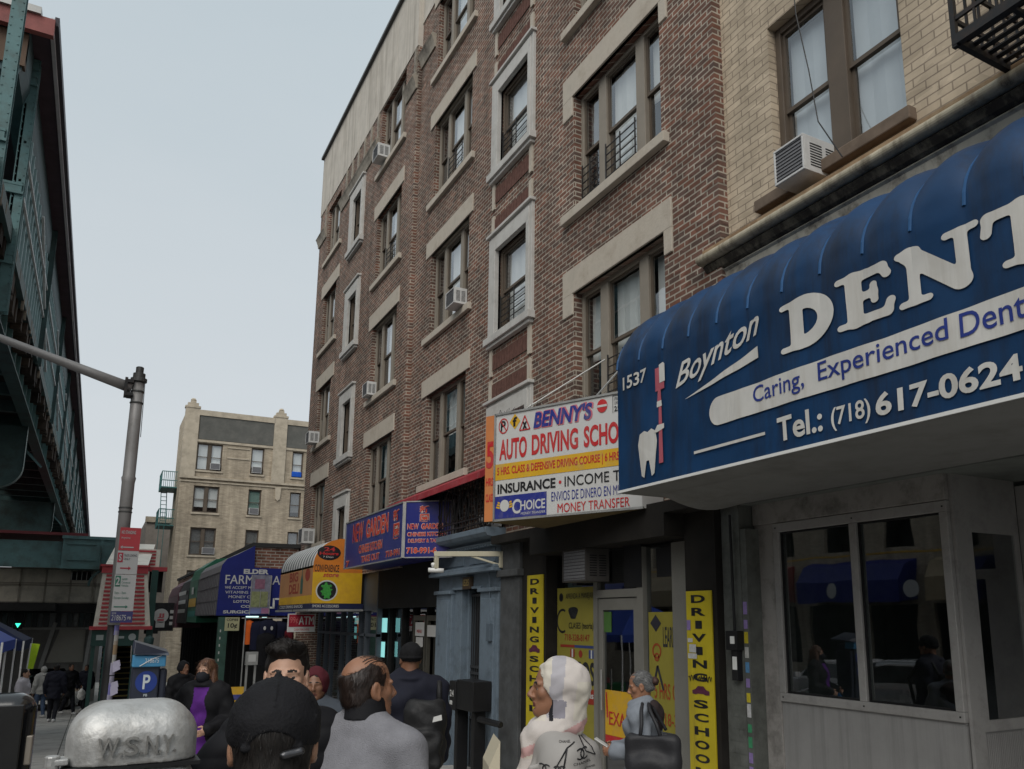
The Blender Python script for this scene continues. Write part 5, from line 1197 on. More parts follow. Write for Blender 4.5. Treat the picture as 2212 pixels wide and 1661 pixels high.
m = MB(); M_ti = pbr('teal_iron', (.06, .17, .17), .5, var=.15)
for z in (7.9, 10.45):
    m.box(3.02, 3.96, 60, 62.6, z, z + .08)
    for zz in (.5, 1.1): m.bar((3.02, 60, z + zz), (3.02, 62.6, z + zz), .05); m.bar((3.02, 60, z + zz), (3.96, 60, z + zz), .05)
    for k in range(8): m.bar((3.02, 60 + k * .37, z), (3.02, 60 + k * .37, z + 1.1), .035); m.bar((3.02 + k * .12, 60, z), (3.02 + k * .12, 60, z + 1.1), .03)
for x in (3.15, 3.5): m.bar((x, 60.1, 7.9), (x, 62.2, 10.5), .05)
for k in range(9): m.bar((3.15, 60.1 + k * .24, 7.95 + k * .3), (3.5, 60.1 + k * .24, 7.95 + k * .3), .04)
for x in (3.1, 3.4): m.bar((x, 60, 5.2), (x, 60, 7.9), .04)
m.build('ironwork', M_ti, fe2)
for k, (y, x0, h, c) in enumerate(((66, 2.6, 9.0, (.30, .27, .24)), (80, 2.4, 7.5, (.34, .30, .26)))):
    b_ = thing('distant_building', ['grey brick building receding behind the beige apartment house', 'pale far building closing the view down the street'][k], 'building', (x0 + 4, y + 5, -2))
    F_ = dict(O=(0, y, 0), U=(1, 0, 0), Wd=(0, 1, 0)); m = MB(**F_); hh = [(x0 + .5 + 1.6 * i, x0 + 1.4 + 1.6 * i, .8 + 2.9 * j, 2.4 + 2.9 * j) for i in range(5) for j in range(2)]
    wall(m, x0, x0 + 9, -3, h, hh); m.frame(); m.face([(x0, y, -3), (x0, y + 14, -3), (x0, y + 14, h), (x0, y, h)]); m.face([(x0, y, h), (x0 + 9, y, h), (x0 + 9, y + 14, h), (x0, y + 14, h)])
    m.build('wall', [pbr('far_wall_%d' % k, c, .9, var=.2), M_dark], b_)
    m = MB(**F_); m.box(x0 - .1, x0 + 9, h - .3, h + .1, -.15, .1); m.build('cornice', M_trim, b_)
# ================================================================== elevated railway on the left
el = thing('elevated_railway', 'green steel elevated railway structure with a dark platform canopy, running over the street', 'railway viaduct', (-6, 40, -1))
def ext(y0, y1, prof, mat, name, par=el, smooth=False):
    m = MB(**YF); m.sweep([(x, z) for x, z in prof], y0, y1); return m.build(name, mat, par)
M_cano = pbr('canopy_underside', (.085, .062, .074), .85, var=.25, vs=1.5, stain=(.07, .055, .055), sa=.4, ss=1)
YE = 190
ext(16.8, YE, [(-4.9, 12.95), (-1.80, 12.95), (-1.80, 13.12), (-4.9, 13.25)], M_cano, 'canopy')
ext(16.75, YE, [(-1.80, 12.90), (-1.735, 12.90), (-1.735, 13.14), (-1.80, 13.14)], pbr('pale_gutter', (.55, .53, .55), .5, metal=.3), 'gutter')
ext(16.72, YE, [(-1.735, 12.98), (-1.66, 12.98), (-1.66, 13.16), (-1.735, 13.16)], pbr('dark_gutter', (.05, .045, .055), .5), 'gutter')
m = MB(); m.box(-4.9, -1.72, 16.66, 16.8, 12.72, 13.06); m.build('fascia', pbr('red_fascia', (.30, .10, .09), .6, var=.2, stain=(.08, .03, .03), sa=.5, ss=2), el)
m = MB(); m.box(-4.9, -1.95, 16.6, 16.9, 13.06, 13.2); m.build('fascia_cap', M_galv, el)
m = MB(); m.box(-4.8, -2.12, 16.85, 17.05, 12.05, 12.72); m.build('end_beam', pbr('beam_brown', (.16, .11, .08), .7, var=.3, vs=1.2), el)
# windscreen: teal corrugated panels, battens, white rails
ext(18.0, YE, [(-2.18, 9.3), (-2.14, 9.3), (-2.14, 11.95), (-2.18, 11.95)], pbr('teal_panel', (.10, .20, .215), .5, var=.2, vs=1.2, stain=(.03, .05, .05), sa=.5, ss=.6), 'windscreen')
ext(16.9, YE, [(-2.5, 11.9), (-2.2, 11.9), (-2.12, 12.2), (-2.12, 12.95), (-2.5, 12.95)], pbr('dark_frieze', (.05, .09, .10), .6, var=.3), 'frieze')
m = MB(); y = 18.2; k = 0
while y < YE: m.box(-2.14, -2.10, y, y + .05, 9.32, 11.9); y += .62 + (.3 if y > 80 else 0)
m.build('batten', pbr('pale_batten', (.30, .42, .43), .5, metal=.2), el)
m = MB()
for z in (10.28, 11.1): m.box(-2.105, -2.06, 18.0, YE, z, z + .05)
for y in np.arange(23, 120, 9.5): m.bar((-2.08, y, 11.8), (-2.08, y + 6.5, 9.5), .06)
m.build('white_rail', pbr('rail_white', (.62, .63, .63), .5), el)
# canopy posts with double channel ties
for i, (y, z0, z1) in enumerate([(15.1, 7.1, 15.2), (18.0, 7.6, 13.0)] + [(26.5 + 8 * q, 8.9, 12.95) for q in range(14)]):
    P_ = MB(); w = .2 if i < 2 else .14
    P_.box(-2.0 - w, -2.0, y - .0, y + .02, z0, z1); P_.box(-2.0 - w, -2.0, y + .2, y + .22, z0, z1); P_.box(-2.0 - w / 2 - .012, -2.0 - w / 2 + .012, y + .02, y + .2, z0, z1); P_.box(-2.012, -1.995, y - .012, y - .0, z0, z1)
    P_.build('post', M_teal if i < 2 else M_teald, el)
    if i < 2:
        t = MB()
        for z in ((9.55, 8.45, 12.6, 7.4) if i == 0 else (12.7, 12.35, 10.0, 8.55)):
            for d in (0, .17): t.box(-5.5, -2.0 - (.02 if d else .0), y - .06, y - .014, z + d, z + d + .05)
            t.box(-5.5, -2.03, y - .05, y - .02, z + .05, z + .17)
        t.prism([(-2.2, 12.95), (-3.4, 12.95), (-2.2, 12.2)], y + .03, y + .08) if i == 1 else None
        t.build('tie_beam', M_teal, el)
m = MB()
for y, z0, z1 in ((15.1, 7.2, 15), (18.0, 7.7, 12.9)):
    for z in np.arange(z0, z1, .16):
        for x in (-2.03, -2.17): m.box(x - .012, x + .012, y - .010, y - .001, z - .012, z + .012)
m.build('rivet', M_teal, el)['kind'] = 'stuff'
# platform edge, brackets with pigeon-stained clutter, plate girder
ext(14.0, YE, [(-4.9, 8.98), (-2.08, 8.98), (-2.08, 9.3), (-4.9, 9.3)], M_teald, 'platform_edge')
random.seed(4)
m = MB(); cm = [pbr('bracket_rust', (.06, .046, .036), .85, var=.4, vs=9), pbr('bracket_soot', (.03, .024, .02), .9, var=.4), pbr('bracket_pale', (.22, .19, .15), .8, var=.4, vs=10)]
y = 14.5
while y < 130:
    m.m = 0 if random.random() < .6 else 1
    s = random.uniform(.2, .42); m.box(-2.40, -2.1 - random.random() * .1, y, y + s, 9.0 - random.uniform(.25, .6), 8.99)
    if random.random() < .55: m.m = 2; h = random.uniform(.15, .5); m.box(-2.13, -2.075, y + .1, y + .1 + random.uniform(.05, .12), 9.25 - h, 9.25)
    y += random.uniform(.45, .75)
m.build('platform_bracket', cm, el)['kind'] = 'stuff'
ext(12.0, YE, [(-2.47, 8.0), (-2.44, 8.0), (-2.44, 9.0), (-2.47, 9.0)], M_teal, 'plate_girder')
ext(12.0, YE, [(-2.62, 7.97), (-2.30, 7.97), (-2.30, 8.01), (-2.62, 8.01)], M_teald, 'girder_flange')
m = MB()
for y in np.arange(12.5, 134, 1.25): m.box(-2.44, -2.33, y, y + .03, 8.01, 8.98)
m.build('stiffener', pbr('pale_teal_edge', (.10, .19, .19), .5), el)
m = MB()
for y in np.arange(8, 140, .62): m.box(-10.5, -4.9, y, y + .17, 8.7, 8.9)
for x in (-5.6, -7.05, -8.2, -9.65): m.box(x, x + .12, 8, 140, 8.905, 9.05)
m.build('track_ties', pbr('tie_timber', (.05, .04, .034), .9, var=.4), el)
ext(8.0, YE, [(-4.9, 8.7), (-2.5, 8.7), (-2.5, 8.95), (-4.9, 8.95)], pbr('track_underside', (.035, .03, .028), .9, var=.4), 'deck')
m = MB()
for y in np.arange(9, 120, 2.4): m.box(-10.5, -2.5, y, y + .25, 8.35, 8.69)
m.build('floor_beam', M_teald, el)
for y in (31.0, 51.5, 72.0):
    m = MB(O=(0, y, 0), U=(1, 0, 0), Wd=(0, 1, 0))
    pts = [(-13, 5.95), (-3.15, 5.95)] + [(-3.15 + .7 * math.sin(R(a)), 6.65 - .7 * math.cos(R(a))) for a in range(0, 91, 10)] + [(-2.45, 7.97), (-13, 7.97)]
    m.prism(pts, 0, .05); m.build('cross_girder', M_teald, el)
    m = MB(); e = [(-13, 5.95), (-3.15, 5.95)] + [(-3.15 + .7 * math.sin(R(a)), 6.65 - .7 * math.cos(R(a))) for a in range(0, 91, 10)] + [(-2.45, 7.97)]
    for a, b in zip(e, e[1:]): m.face([(a[0], y - .14, a[1]), (b[0], y - .14, b[1]), (b[0], y + .2, b[1]), (a[0], y + .2, a[1])])
    m.build('girder_lip', pbr('paler_teal_lip', (.15, .22, .22), .5), el)  # lip in a paler teal than the girder plate
    m = MB()
    for k in range(9): x = -12 + k * 1.1; m.bar((x, y + 2, 7.0), (x + .55, y + 2, 7.6), .07); m.bar((x + .55, y + 2, 7.6), (x + 1.1, y + 2, 7.0), .07)
    m.bar((-13, y + 2, 7.0), (-2.6, y + 2, 7.0), .12); m.bar((-13, y + 2, 7.62), (-2.6, y + 2, 7.62), .12); m.build('lattice_brace', M_teal, el)
    m = MB(); m.box(-7.2, -6.6, y - .1, y + .5, -3, 5.95); m.box(-7.3, -6.5, y - .2, y - .1, -3, 5.95); m.box(-7.3, -6.5, y + .5, y + .6, -3, 5.95); m.build('column', M_teald, el)

# station mezzanine, passage and the stair hood on the pavement
mz = thing('station_mezzanine', 'beige panelled station mezzanine hanging under the railway with a green passage beam', 'station', (-3, 40, 2.4))
M_mez = pbr('mezzanine_beige', (.62, .58, .49), .7, var=.12, stain=(.12, .11, .09), sa=.5, ss=1)
m = MB(); m.box(-12, .5, 40, 48, 2.5, 3.92); m.build('wall', M_mez, mz)
m = MB()
for z in (2.52, 3.2, 3.28, 3.86): m.box(-12, .5, 39.95, 40, z, z + .05)
for x in np.arange(-11.6, -.1, .88): m.box(x, x + .07, 39.95, 40, 2.5, 3.9)
m.build('panel_strip', pbr('mezz_strip', (.34, .31, .26), .7), mz)
m = MB(); m.box(-1.0, -.25, 39.94, 39.99, 3.45, 3.8); m.build('window', M_vdark, mz)
m = MB()
for k in range(5): m.bar((-1.0 + k * .18, 39.93, 3.45), (-1.0 + k * .18, 39.93, 3.8), .03)
m.build('window_bars', M_galv, mz)
m = MB(); m.box(-12, .5, 39.4, 48, 2.12, 2.48); m.box(-12, -1.4, 38.6, 39.4, 2.18, 2.5); m.build('floor_beam', M_vdark, mz)
m = MB(); m.box(-1.38, .45, 38, 38.1, 3.88, 5.06); m.box(-1.38, .45, 38.1, 42, 3.85, 5.06); m.box(-1.42, .5, 37.93, 38, 5.0, 5.12); m.box(-1.42, .5, 37.93, 38, 3.82, 3.94); m.box(-.08, .02, 37.95, 38, 3.9, 5.06); m.box(-4.5, -1.4, 38.3, 38.4, 3.85, 4.9)
m.box(-1.2, -.2, 37.95, 38, 4.15, 4.22); m.box(-1.2, -.2, 37.95, 38, 4.78, 4.85)
m.build('passage_beam', M_teal, mz)
m = MB(); m.box(-12, -.55, 38.05, 48, 5.13, 5.24); m.build('roof', pbr('station_red_roof', (.16, .035, .04), .6), mz)
m = MB()
for k in range(8): a, b = R(10 * k), R(10 * k + 10); m.bar((.4 - .75 * math.cos(a), 38, 3.15 + .7 * math.sin(a)), (.4 - .75 * math.cos(b), 38, 3.15 + .7 * math.sin(b)), .09)
m.build('bracket', M_teald, mz)
sh = thing('station_house', 'dim street-level station house under the tracks with a band of small windows', 'station', (-2, 45, -2))
m = MB(); m.box(-14, .3, 45, 50, -2.2, 2.3); m.build('wall', pbr('station_wall', (.32, .31, .29), .8, var=.2), sh)
random.seed(8); m = MB(); cc_ = [pbr('pane_%d' % i, c, .4, var=.5, vs=9) for i, c in enumerate(((.02, .03, .03), (.10, .12, .12), (.28, .30, .30), (.07, .11, .11)))]
x = -8.0
while x < -.1: m.m = random.choices((0, 1, 2, 3), (5, 2, 1 + 2 * (x > -2.2), 2))[0]; m.box(x, x + .2, 44.93, 44.99, 1.5, 2.22); x += .23
m.build('window_band', cc_, sh)
m = MB(); m.face([(-1.75, 44.9, -.1), (-.3, 44.9, -.1), (-.32, 44.9, 1.36), (-1.35, 44.9, 1.38)]); m.build('shutter', pbr('pale_shutter', (.55, .53, .46), .7, var=.08), sh)
m = MB(); m.bar((-1.98, 44.8, -.5), (-1.55, 44.8, 1.7), .16); m.bar((-.25, 44.8, -1), (-.1, 44.8, 1.4), .14); m.box(-12, .2, 44.85, 44.95, 1.38, 1.48); m.build('pillar', pbr('pale_pillar', (.55, .55, .52), .6), sh)
tl = thing('traffic_light', 'small lit green traffic signal glowing under the tracks', 'traffic light', (-2.6, 42, 1.5))
m = MB(); m.box(-2.95, -2.65, 42, 42.2, 1.45, 2.3); m.bar((-2.8, 42.1, 1.45), (-2.8, 42.1, -1.9), .08); m.build('housing', M_black, tl)
m = MB(); m.face([(-2.9, 41.98, 1.68), (-2.7, 41.98, 1.68), (-2.8, 41.98, 1.50)]); m.build('lamp', pbr('green_lamp', (.05, .6, .4), .4, emit=(.05, .95, .55), es=1.6), tl)
M_str = pbr('stair_red', (.40, .055, .065), .6, var=.12); M_crm = pbr('stair_cream', (.70, .66, .58), .6, var=.12, stain=(.3, .25, .18), sa=.4, ss=3)
stn = thing('station_stair', 'red and cream striped station stair hood with a dark green entrance', 'stairway', (.9, 34, -1.4))
m = MB(O=(0, 33, 0), U=(1, 0, 0), Wd=(0, 1, 0)); m.prism([(-.03, 1.6), (1.74, 1.6), (1.46, 3.62), (.10, 3.62)], 0, .1)
m.box(.45, 2.0, 3.85, 4.55, 3.0, 3.1)
m.build('hood_panel', M_crm, stn)
m = MB(O=(0, 33, 0), U=(1, 0, 0), Wd=(0, 1, 0))
for k in range(14):
    z = 1.68 + k * .137; f = (z - 1.6) / 2.02; m.box(.12 + .11 * f, 1.56 - .20 * f, z, z + .078, -.03, -.005)
for k in range(5): m.box(.5, 1.86, 3.93 + k * .125, 4.0 + k * .125, 2.97, 2.995)
m.box(-.14, 1.8, 1.5, 1.62, -.08, .1); m.box(.05, 1.5, 3.45, 3.68, -.06, .0); m.box(-.02, 2.3, 3.7, 3.86, 2.9, 3.3); m.box(.0, 1.55, 3.68, 3.75, -.1, 3.3)
m.build('red_louvre', M_str, stn)
m = MB()
for x0, x1, y0, z0, z1 in ((-.03, .1, 33.1, 1.6, 3.6), (1.46, 1.74, 33.1, 1.6, 3.6)):
    m.face([(x0, y0, z0), (x0, y0 + 5, z0 + 2.2), (x0, y0 + 5, z1 + 1.2), (x0, y0, z1)])
m.face([(.1, 33.1, 3.62), (1.46, 33.1, 3.62), (1.9, 38, 4.9), (.5, 38, 4.9)]); m.build('side_panel', M_crm, stn)
M_dg = pbr('station_dark_green', (.022, .06, .052), .5, var=.2)
m = MB()
for x in (-.02, .36, 1.24): m.box(x, x + .12, 33.1, 33.22, g(33) - .1, 1.5)
m.box(1.64, 1.85, 33.2, 33.4, g(33), 3.6); m.box(-.05, 1.4, 33.05, 33.2, .95, 1.5)
for k in range(6): m.bar((.02 + .0, 33.15 + k * .7, g(33)), (.02, 33.15 + k * .7, .95), .04)
m.box(.4, 1.25, 33.6, 38.5, g(33) - .1, -1.3) ; m.face([(-.02, 33.2, -1.5), (-.02, 38.5, 2.0), (-.02, 38.5, 5), (-.02, 33.2, 1.5)]); m.face([(1.36, 33.2, -1.5), (1.36, 38.5, 2.0), (1.36, 38.5, 5), (1.36, 33.2, 1.5)])
m.build('entrance_frame', M_dg, stn)
m = MB(); m.m = 0
for k in range(17): y = 33.7 + k * .3; z = g(33) + .18 * (k + 1); m.m = 0; m.box(.36, 1.34, y, y + .3, z - .18, z); m.m = 1; m.box(.36, 1.34, y - .006, y - .001, z - .05, z)
m.build('tread', [M_vdark, pbr('tread_yellow', (.22, .17, .06), .7)], stn)
m = MB(); m.disc(1.2, 1.25, .12, 33.03, 20); m.quad(.1, .32, 1.15, 1.33, 33.03); m.quad(.55, .95, 1.2, 1.28, 33.03); m.build('header_marking', pbr('dim_white', (.32, .36, .36), .6), stn)
m = MB(); m.lathe((1.74, 33.15, .9), [(.12, 0), (.16, .15), (.16, .3), (.05, .4)], 12); m.build('lamp_globe', M_teald, stn)

# ================================================================== lamp post with its signs
lp = thing('lamp_post', 'tall grey steel lamp post with a long arm over the street', 'lamp post', (.245, 13.8, g(13.8)))
M_pole = pbr('pole_grey', (.30, .29, .285), .5, metal=.25, var=.15, vs=3, stain=(.12, .11, .10), sa=.5, ss=3)
c = (.245, 13.8, 0)
m = MB(); m.lathe(c, [(.085, 1.8), (.088, 3.9), (.1, 3.97), (.086, 4.0), (.086, 4.6), (.082, 5.45)], 24); m.build('shaft', M_pole, lp, smooth=True)
m = MB(); m.lathe(c, [(.075, 1.84), (.076, 1.2), (.078, g(13.8) + .35), (.14, g(13.8) + .3), (.14, g(13.8) - .05)][::-1], 20); m.build('lower_shaft', M_black, lp, smooth=True)
m = MB(); m.lathe(c, [(.083, 5.46), (.115, 5.47), (.115, 5.52), (.086, 5.53), (.086, 5.6), (.055, 5.61), (.055, 5.70), (.04, 5.71)], 20)
for z in (3.96, 3.5, 3.44, 5.12, 5.3): m.lathe(c, [(.09, z), (.095, z + .005), (.095, z + .02), (.09, z + .025)], 20)
m.build('collar', pbr('collar_dark', (.09, .09, .088), .5, metal=.5), lp)
m = MB(); A0 = Vector((.16, 13.8, 5.36)); A1 = Vector((-4.6, 13.8, 6.75)); m.tube([A0 + (A1 - A0) * t for t in np.linspace(0, 1, 9)], [.082, .072, .062, .055, .05, .047, .044, .042, .04], 14)
m.build('arm', M_pole, lp, smooth=True)
m = MB(); m.box(.10, .18, 13.68, 13.92, 5.22, 5.27); m.box(.10, .18, 13.68, 13.92, 5.42, 5.47); m.box(.06, .1, 13.7, 13.9, 5.22, 5.5); m.bar((.33, 13.74, 5.5), (.345, 13.74, 4.6), .01); m.build('arm_clamp', M_iron, lp)
m = MB(); m.tube([(-4.5, 13.8, 6.72), (-4.9, 13.8, 6.8), (-5.5, 13.8, 6.85)], [.06, .16, .12], 12); m.build('lamp_head', M_pole, lp, smooth=True)
m = MB(); random.seed(2)
for k in range(15):
    z = -.30 + k * .14; a = random.uniform(-.3, .3); m.m = random.choices((0, 1, 2, 3), (5, 2, 1, 1))[0]; h = random.uniform(.12, .22)
    P_ = [Vector((c[0] + .079 * math.cos(R(t)), c[1] + .079 * math.sin(R(t)), 0)) for t in np.linspace(-78 + 20 * a, 0 + 30 * a, 8)]
    for p, q in zip(P_, P_[1:]): m.face([p + Vector((0, 0, z)), q + Vector((0, 0, z + .02 * a)), q + Vector((0, 0, z + h)), p + Vector((0, 0, z + h + .02 * a))])
for k in range(6):
    z = random.uniform(.2, 1.5); m.m = 0; p = Vector((c[0] + .05, c[1] - .07, z)); m.face([p, p + Vector((.09, -.06, .05)), p + Vector((.07, -.05, .13)), p + Vector((-.01, 0, .1))])
m.build('torn_poster', [pbr('poster_lilac', (.36, .34, .44), .8, var=.15, vs=9), pbr('poster_white', (.45, .44, .42), .8, var=.2, vs=9), pbr('poster_tan', (.34, .24, .15), .8), pbr('poster_violet', (.20, .19, .42), .8)], lp)
def plate(name, label, x0, x1, z0, z1, mat, cat='sign', y=13.64):
    t = thing(name, label, cat, ((x0 + x1) / 2, y, z0), 'signs on the lamp post'); m = MB(); m.box(x0, x1, y, y + .01, z0, z1); m.build('plate', mat, t); return t
def tx(par, mat, items, nm='lettering', y=13.64):
    m = MB(O=(0, y, 0))
    for it in items:
        if it[0] == '>' or it[0] == '<':
            _, x0, x1, z, h = it; m.quad(x0 + (h if it[0] == '<' else 0), x1 - (h if it[0] == '>' else 0), z - h * .32, z + h * .32, -.004)
            if it[0] == '>': m.face([m.P(x1 - h * 1.2, z - h, -.004), m.P(x1, z, -.004), m.P(x1 - h * 1.2, z + h, -.004)])
            else: m.face([m.P(x0 + h * 1.2, z - h, -.004), m.P(x0 + h * 1.2, z + h, -.004), m.P(x0, z, -.004)])
        elif it[0] == '#': m.quad(*it[1:], -.004)
        else: m.text(it[0], *it[1:5], -.006, it[5] if len(it) > 5 else .01)
    return m.build(nm, mat, par)
M_sgrey = pbr('sign_grey', (.34, .34, .34), .5, var=.06); M_sgreen = pbr('sign_green', (.03, .13, .09), .5); M_drk = pbr('sign_dark_red', (.30, .03, .05), .5)
t = plate('street_sign', 'red no standing sign with a white arrow, topmost on the lamp post', .205, .475, 2.875, 3.21, pbr('street_sign_red', (.34, .022, .03), .45, var=.06))
tx(t, M_sgrey, [('NO STANDING', .225, 3.115, .41, 3.165, .02), ('Anytime', .225, 3.035, .345, 3.075, .0), ('<', .225, .40, 2.92, .025)])
t = plate('street_sign', 'grey street sign with a red letter box and dark red arrow, below the red sign', .20, .473, 2.53, 2.868, M_sgrey)
tx(t, M_drk, [('#', .205, .275, 2.70, 2.84), ('>', .25, .39, 2.615, .028)], 'red_print'); tx(t, M_sgrey, [('S', .222, 2.72, .258, 2.82, .03)], 'white_letter', y=13.634)
tx(t, MATS['faded_black'], [('TRUCK LOADING', .285, 2.785, .45, 2.82, .0), ('ONLY', .285, 2.735, .37, 2.765, .0)], 'black_print')
t = plate('street_sign', 'large grey two hour parking sign with a green arrow on the lamp post', .195, .473, 2.0, 2.522, M_sgrey)
tx(t, M_sgreen, [('#', .205, .275, 2.35, 2.505), ('>', .22, .40, 2.06, .025), ('HMP', .29, 2.44, .36, 2.47, 0), ('Commercial', .29, 2.395, .40, 2.425, 0), ('Vehicles', .29, 2.35, .38, 2.38, 0), ('7am - 7pm', .21, 2.235, .36, 2.275, 0), ('Except Sunday', .21, 2.165, .40, 2.205, 0)], 'green_print'); tx(t, M_sgrey, [('2', .215, 2.37, .265, 2.485, .03)], 'white_letter', y=13.634)
t = plate('street_sign', 'navy parking zone number sign lowest on the lamp post', .19, .475, 1.835, 1.995, pbr('plate_navy', (.02, .02, .10), .4))
tx(t, M_sgrey, [('218675', .205, 1.865, .39, 1.945, .0), ('PB', .41, 1.88, .455, 1.92, .01), ('zone', .205, 1.955, .26, 1.98, 0)])
# ================================================================== pay station
pm = thing('parking_meter', 'black parking pay station with a big blue letter P', 'parking meter', (.53, 9.5, g(9.5)))
gz = g(9.4); M_pm = pbr('meter_black', (.020, .024, .04), .4, var=.2)
m = MB(O=(0, 9.4, 0)); m.box(.375, .62, gz, 1.50, 0, .34); m.build('case', M_pm, pm, bevel=.015)
m = MB(); m.v += [Vector(p) for p in ((.365, 9.33, 1.545), (.69, 9.33, 1.53), (.69, 9.8, 1.56), (.365, 9.8, 1.60), (.375, 9.38, 1.665), (.69, 9.45, 1.555), (.69, 9.8, 1.58), (.375, 9.8, 1.68))]
for q in ((0, 3, 2, 1), (4, 5, 6, 7), (0, 1, 5, 4), (1, 2, 6, 5), (2, 3, 7, 6), (3, 0, 4, 7)): m.f.append(list(q)); m.mi.append(0)
m.build('solar_roof', M_pm, pm, bevel=.006)
m = MB(); m.box(.621, .69, 9.42, 9.72, gz + .5, 1.40); m.build('side_housing', M_pm, pm, bevel=.025)
m = MB(); m.box(.365, .665, 9.36, 9.55, 1.42, 1.535); m.build('blue_band', pbr('meter_light_blue', (.05, .22, .40), .4), pm, bevel=.01)
m = MB(O=(0, 9.4, 0)); m.disc(.505, 1.275, .105, -.004, 32, ru=.098); m.box(.39, .585, 1.015, 1.115, -.004, -.001); m.build('blue_print', pbr('meter_blue', (.015, .04, .22), .4), pm)
m = MB(O=(0, 9.4, 0)); m.text('P', .475, 1.205, .54, 1.345, -.008, .02); m.text('218675', .40, 1.035, .575, 1.085, -.008, 0); m.text('218675', .475, 1.46, .60, 1.505, -.045, 0); m.text('PB', .49, 1.135, .525, 1.158, -.004, .01); m.build('white_print', pbr('meter_white', (.50, .55, .58), .5), pm)
m = MB(O=(0, 9.355, 0)); m.bar(m.P(.43, 1.43, 0), m.P(.54, 1.50, 0), .006); m.bar(m.P(.54, 1.50, 0), m.P(.62, 1.53, 0), .006); m.build('scratch', M_white, pm)
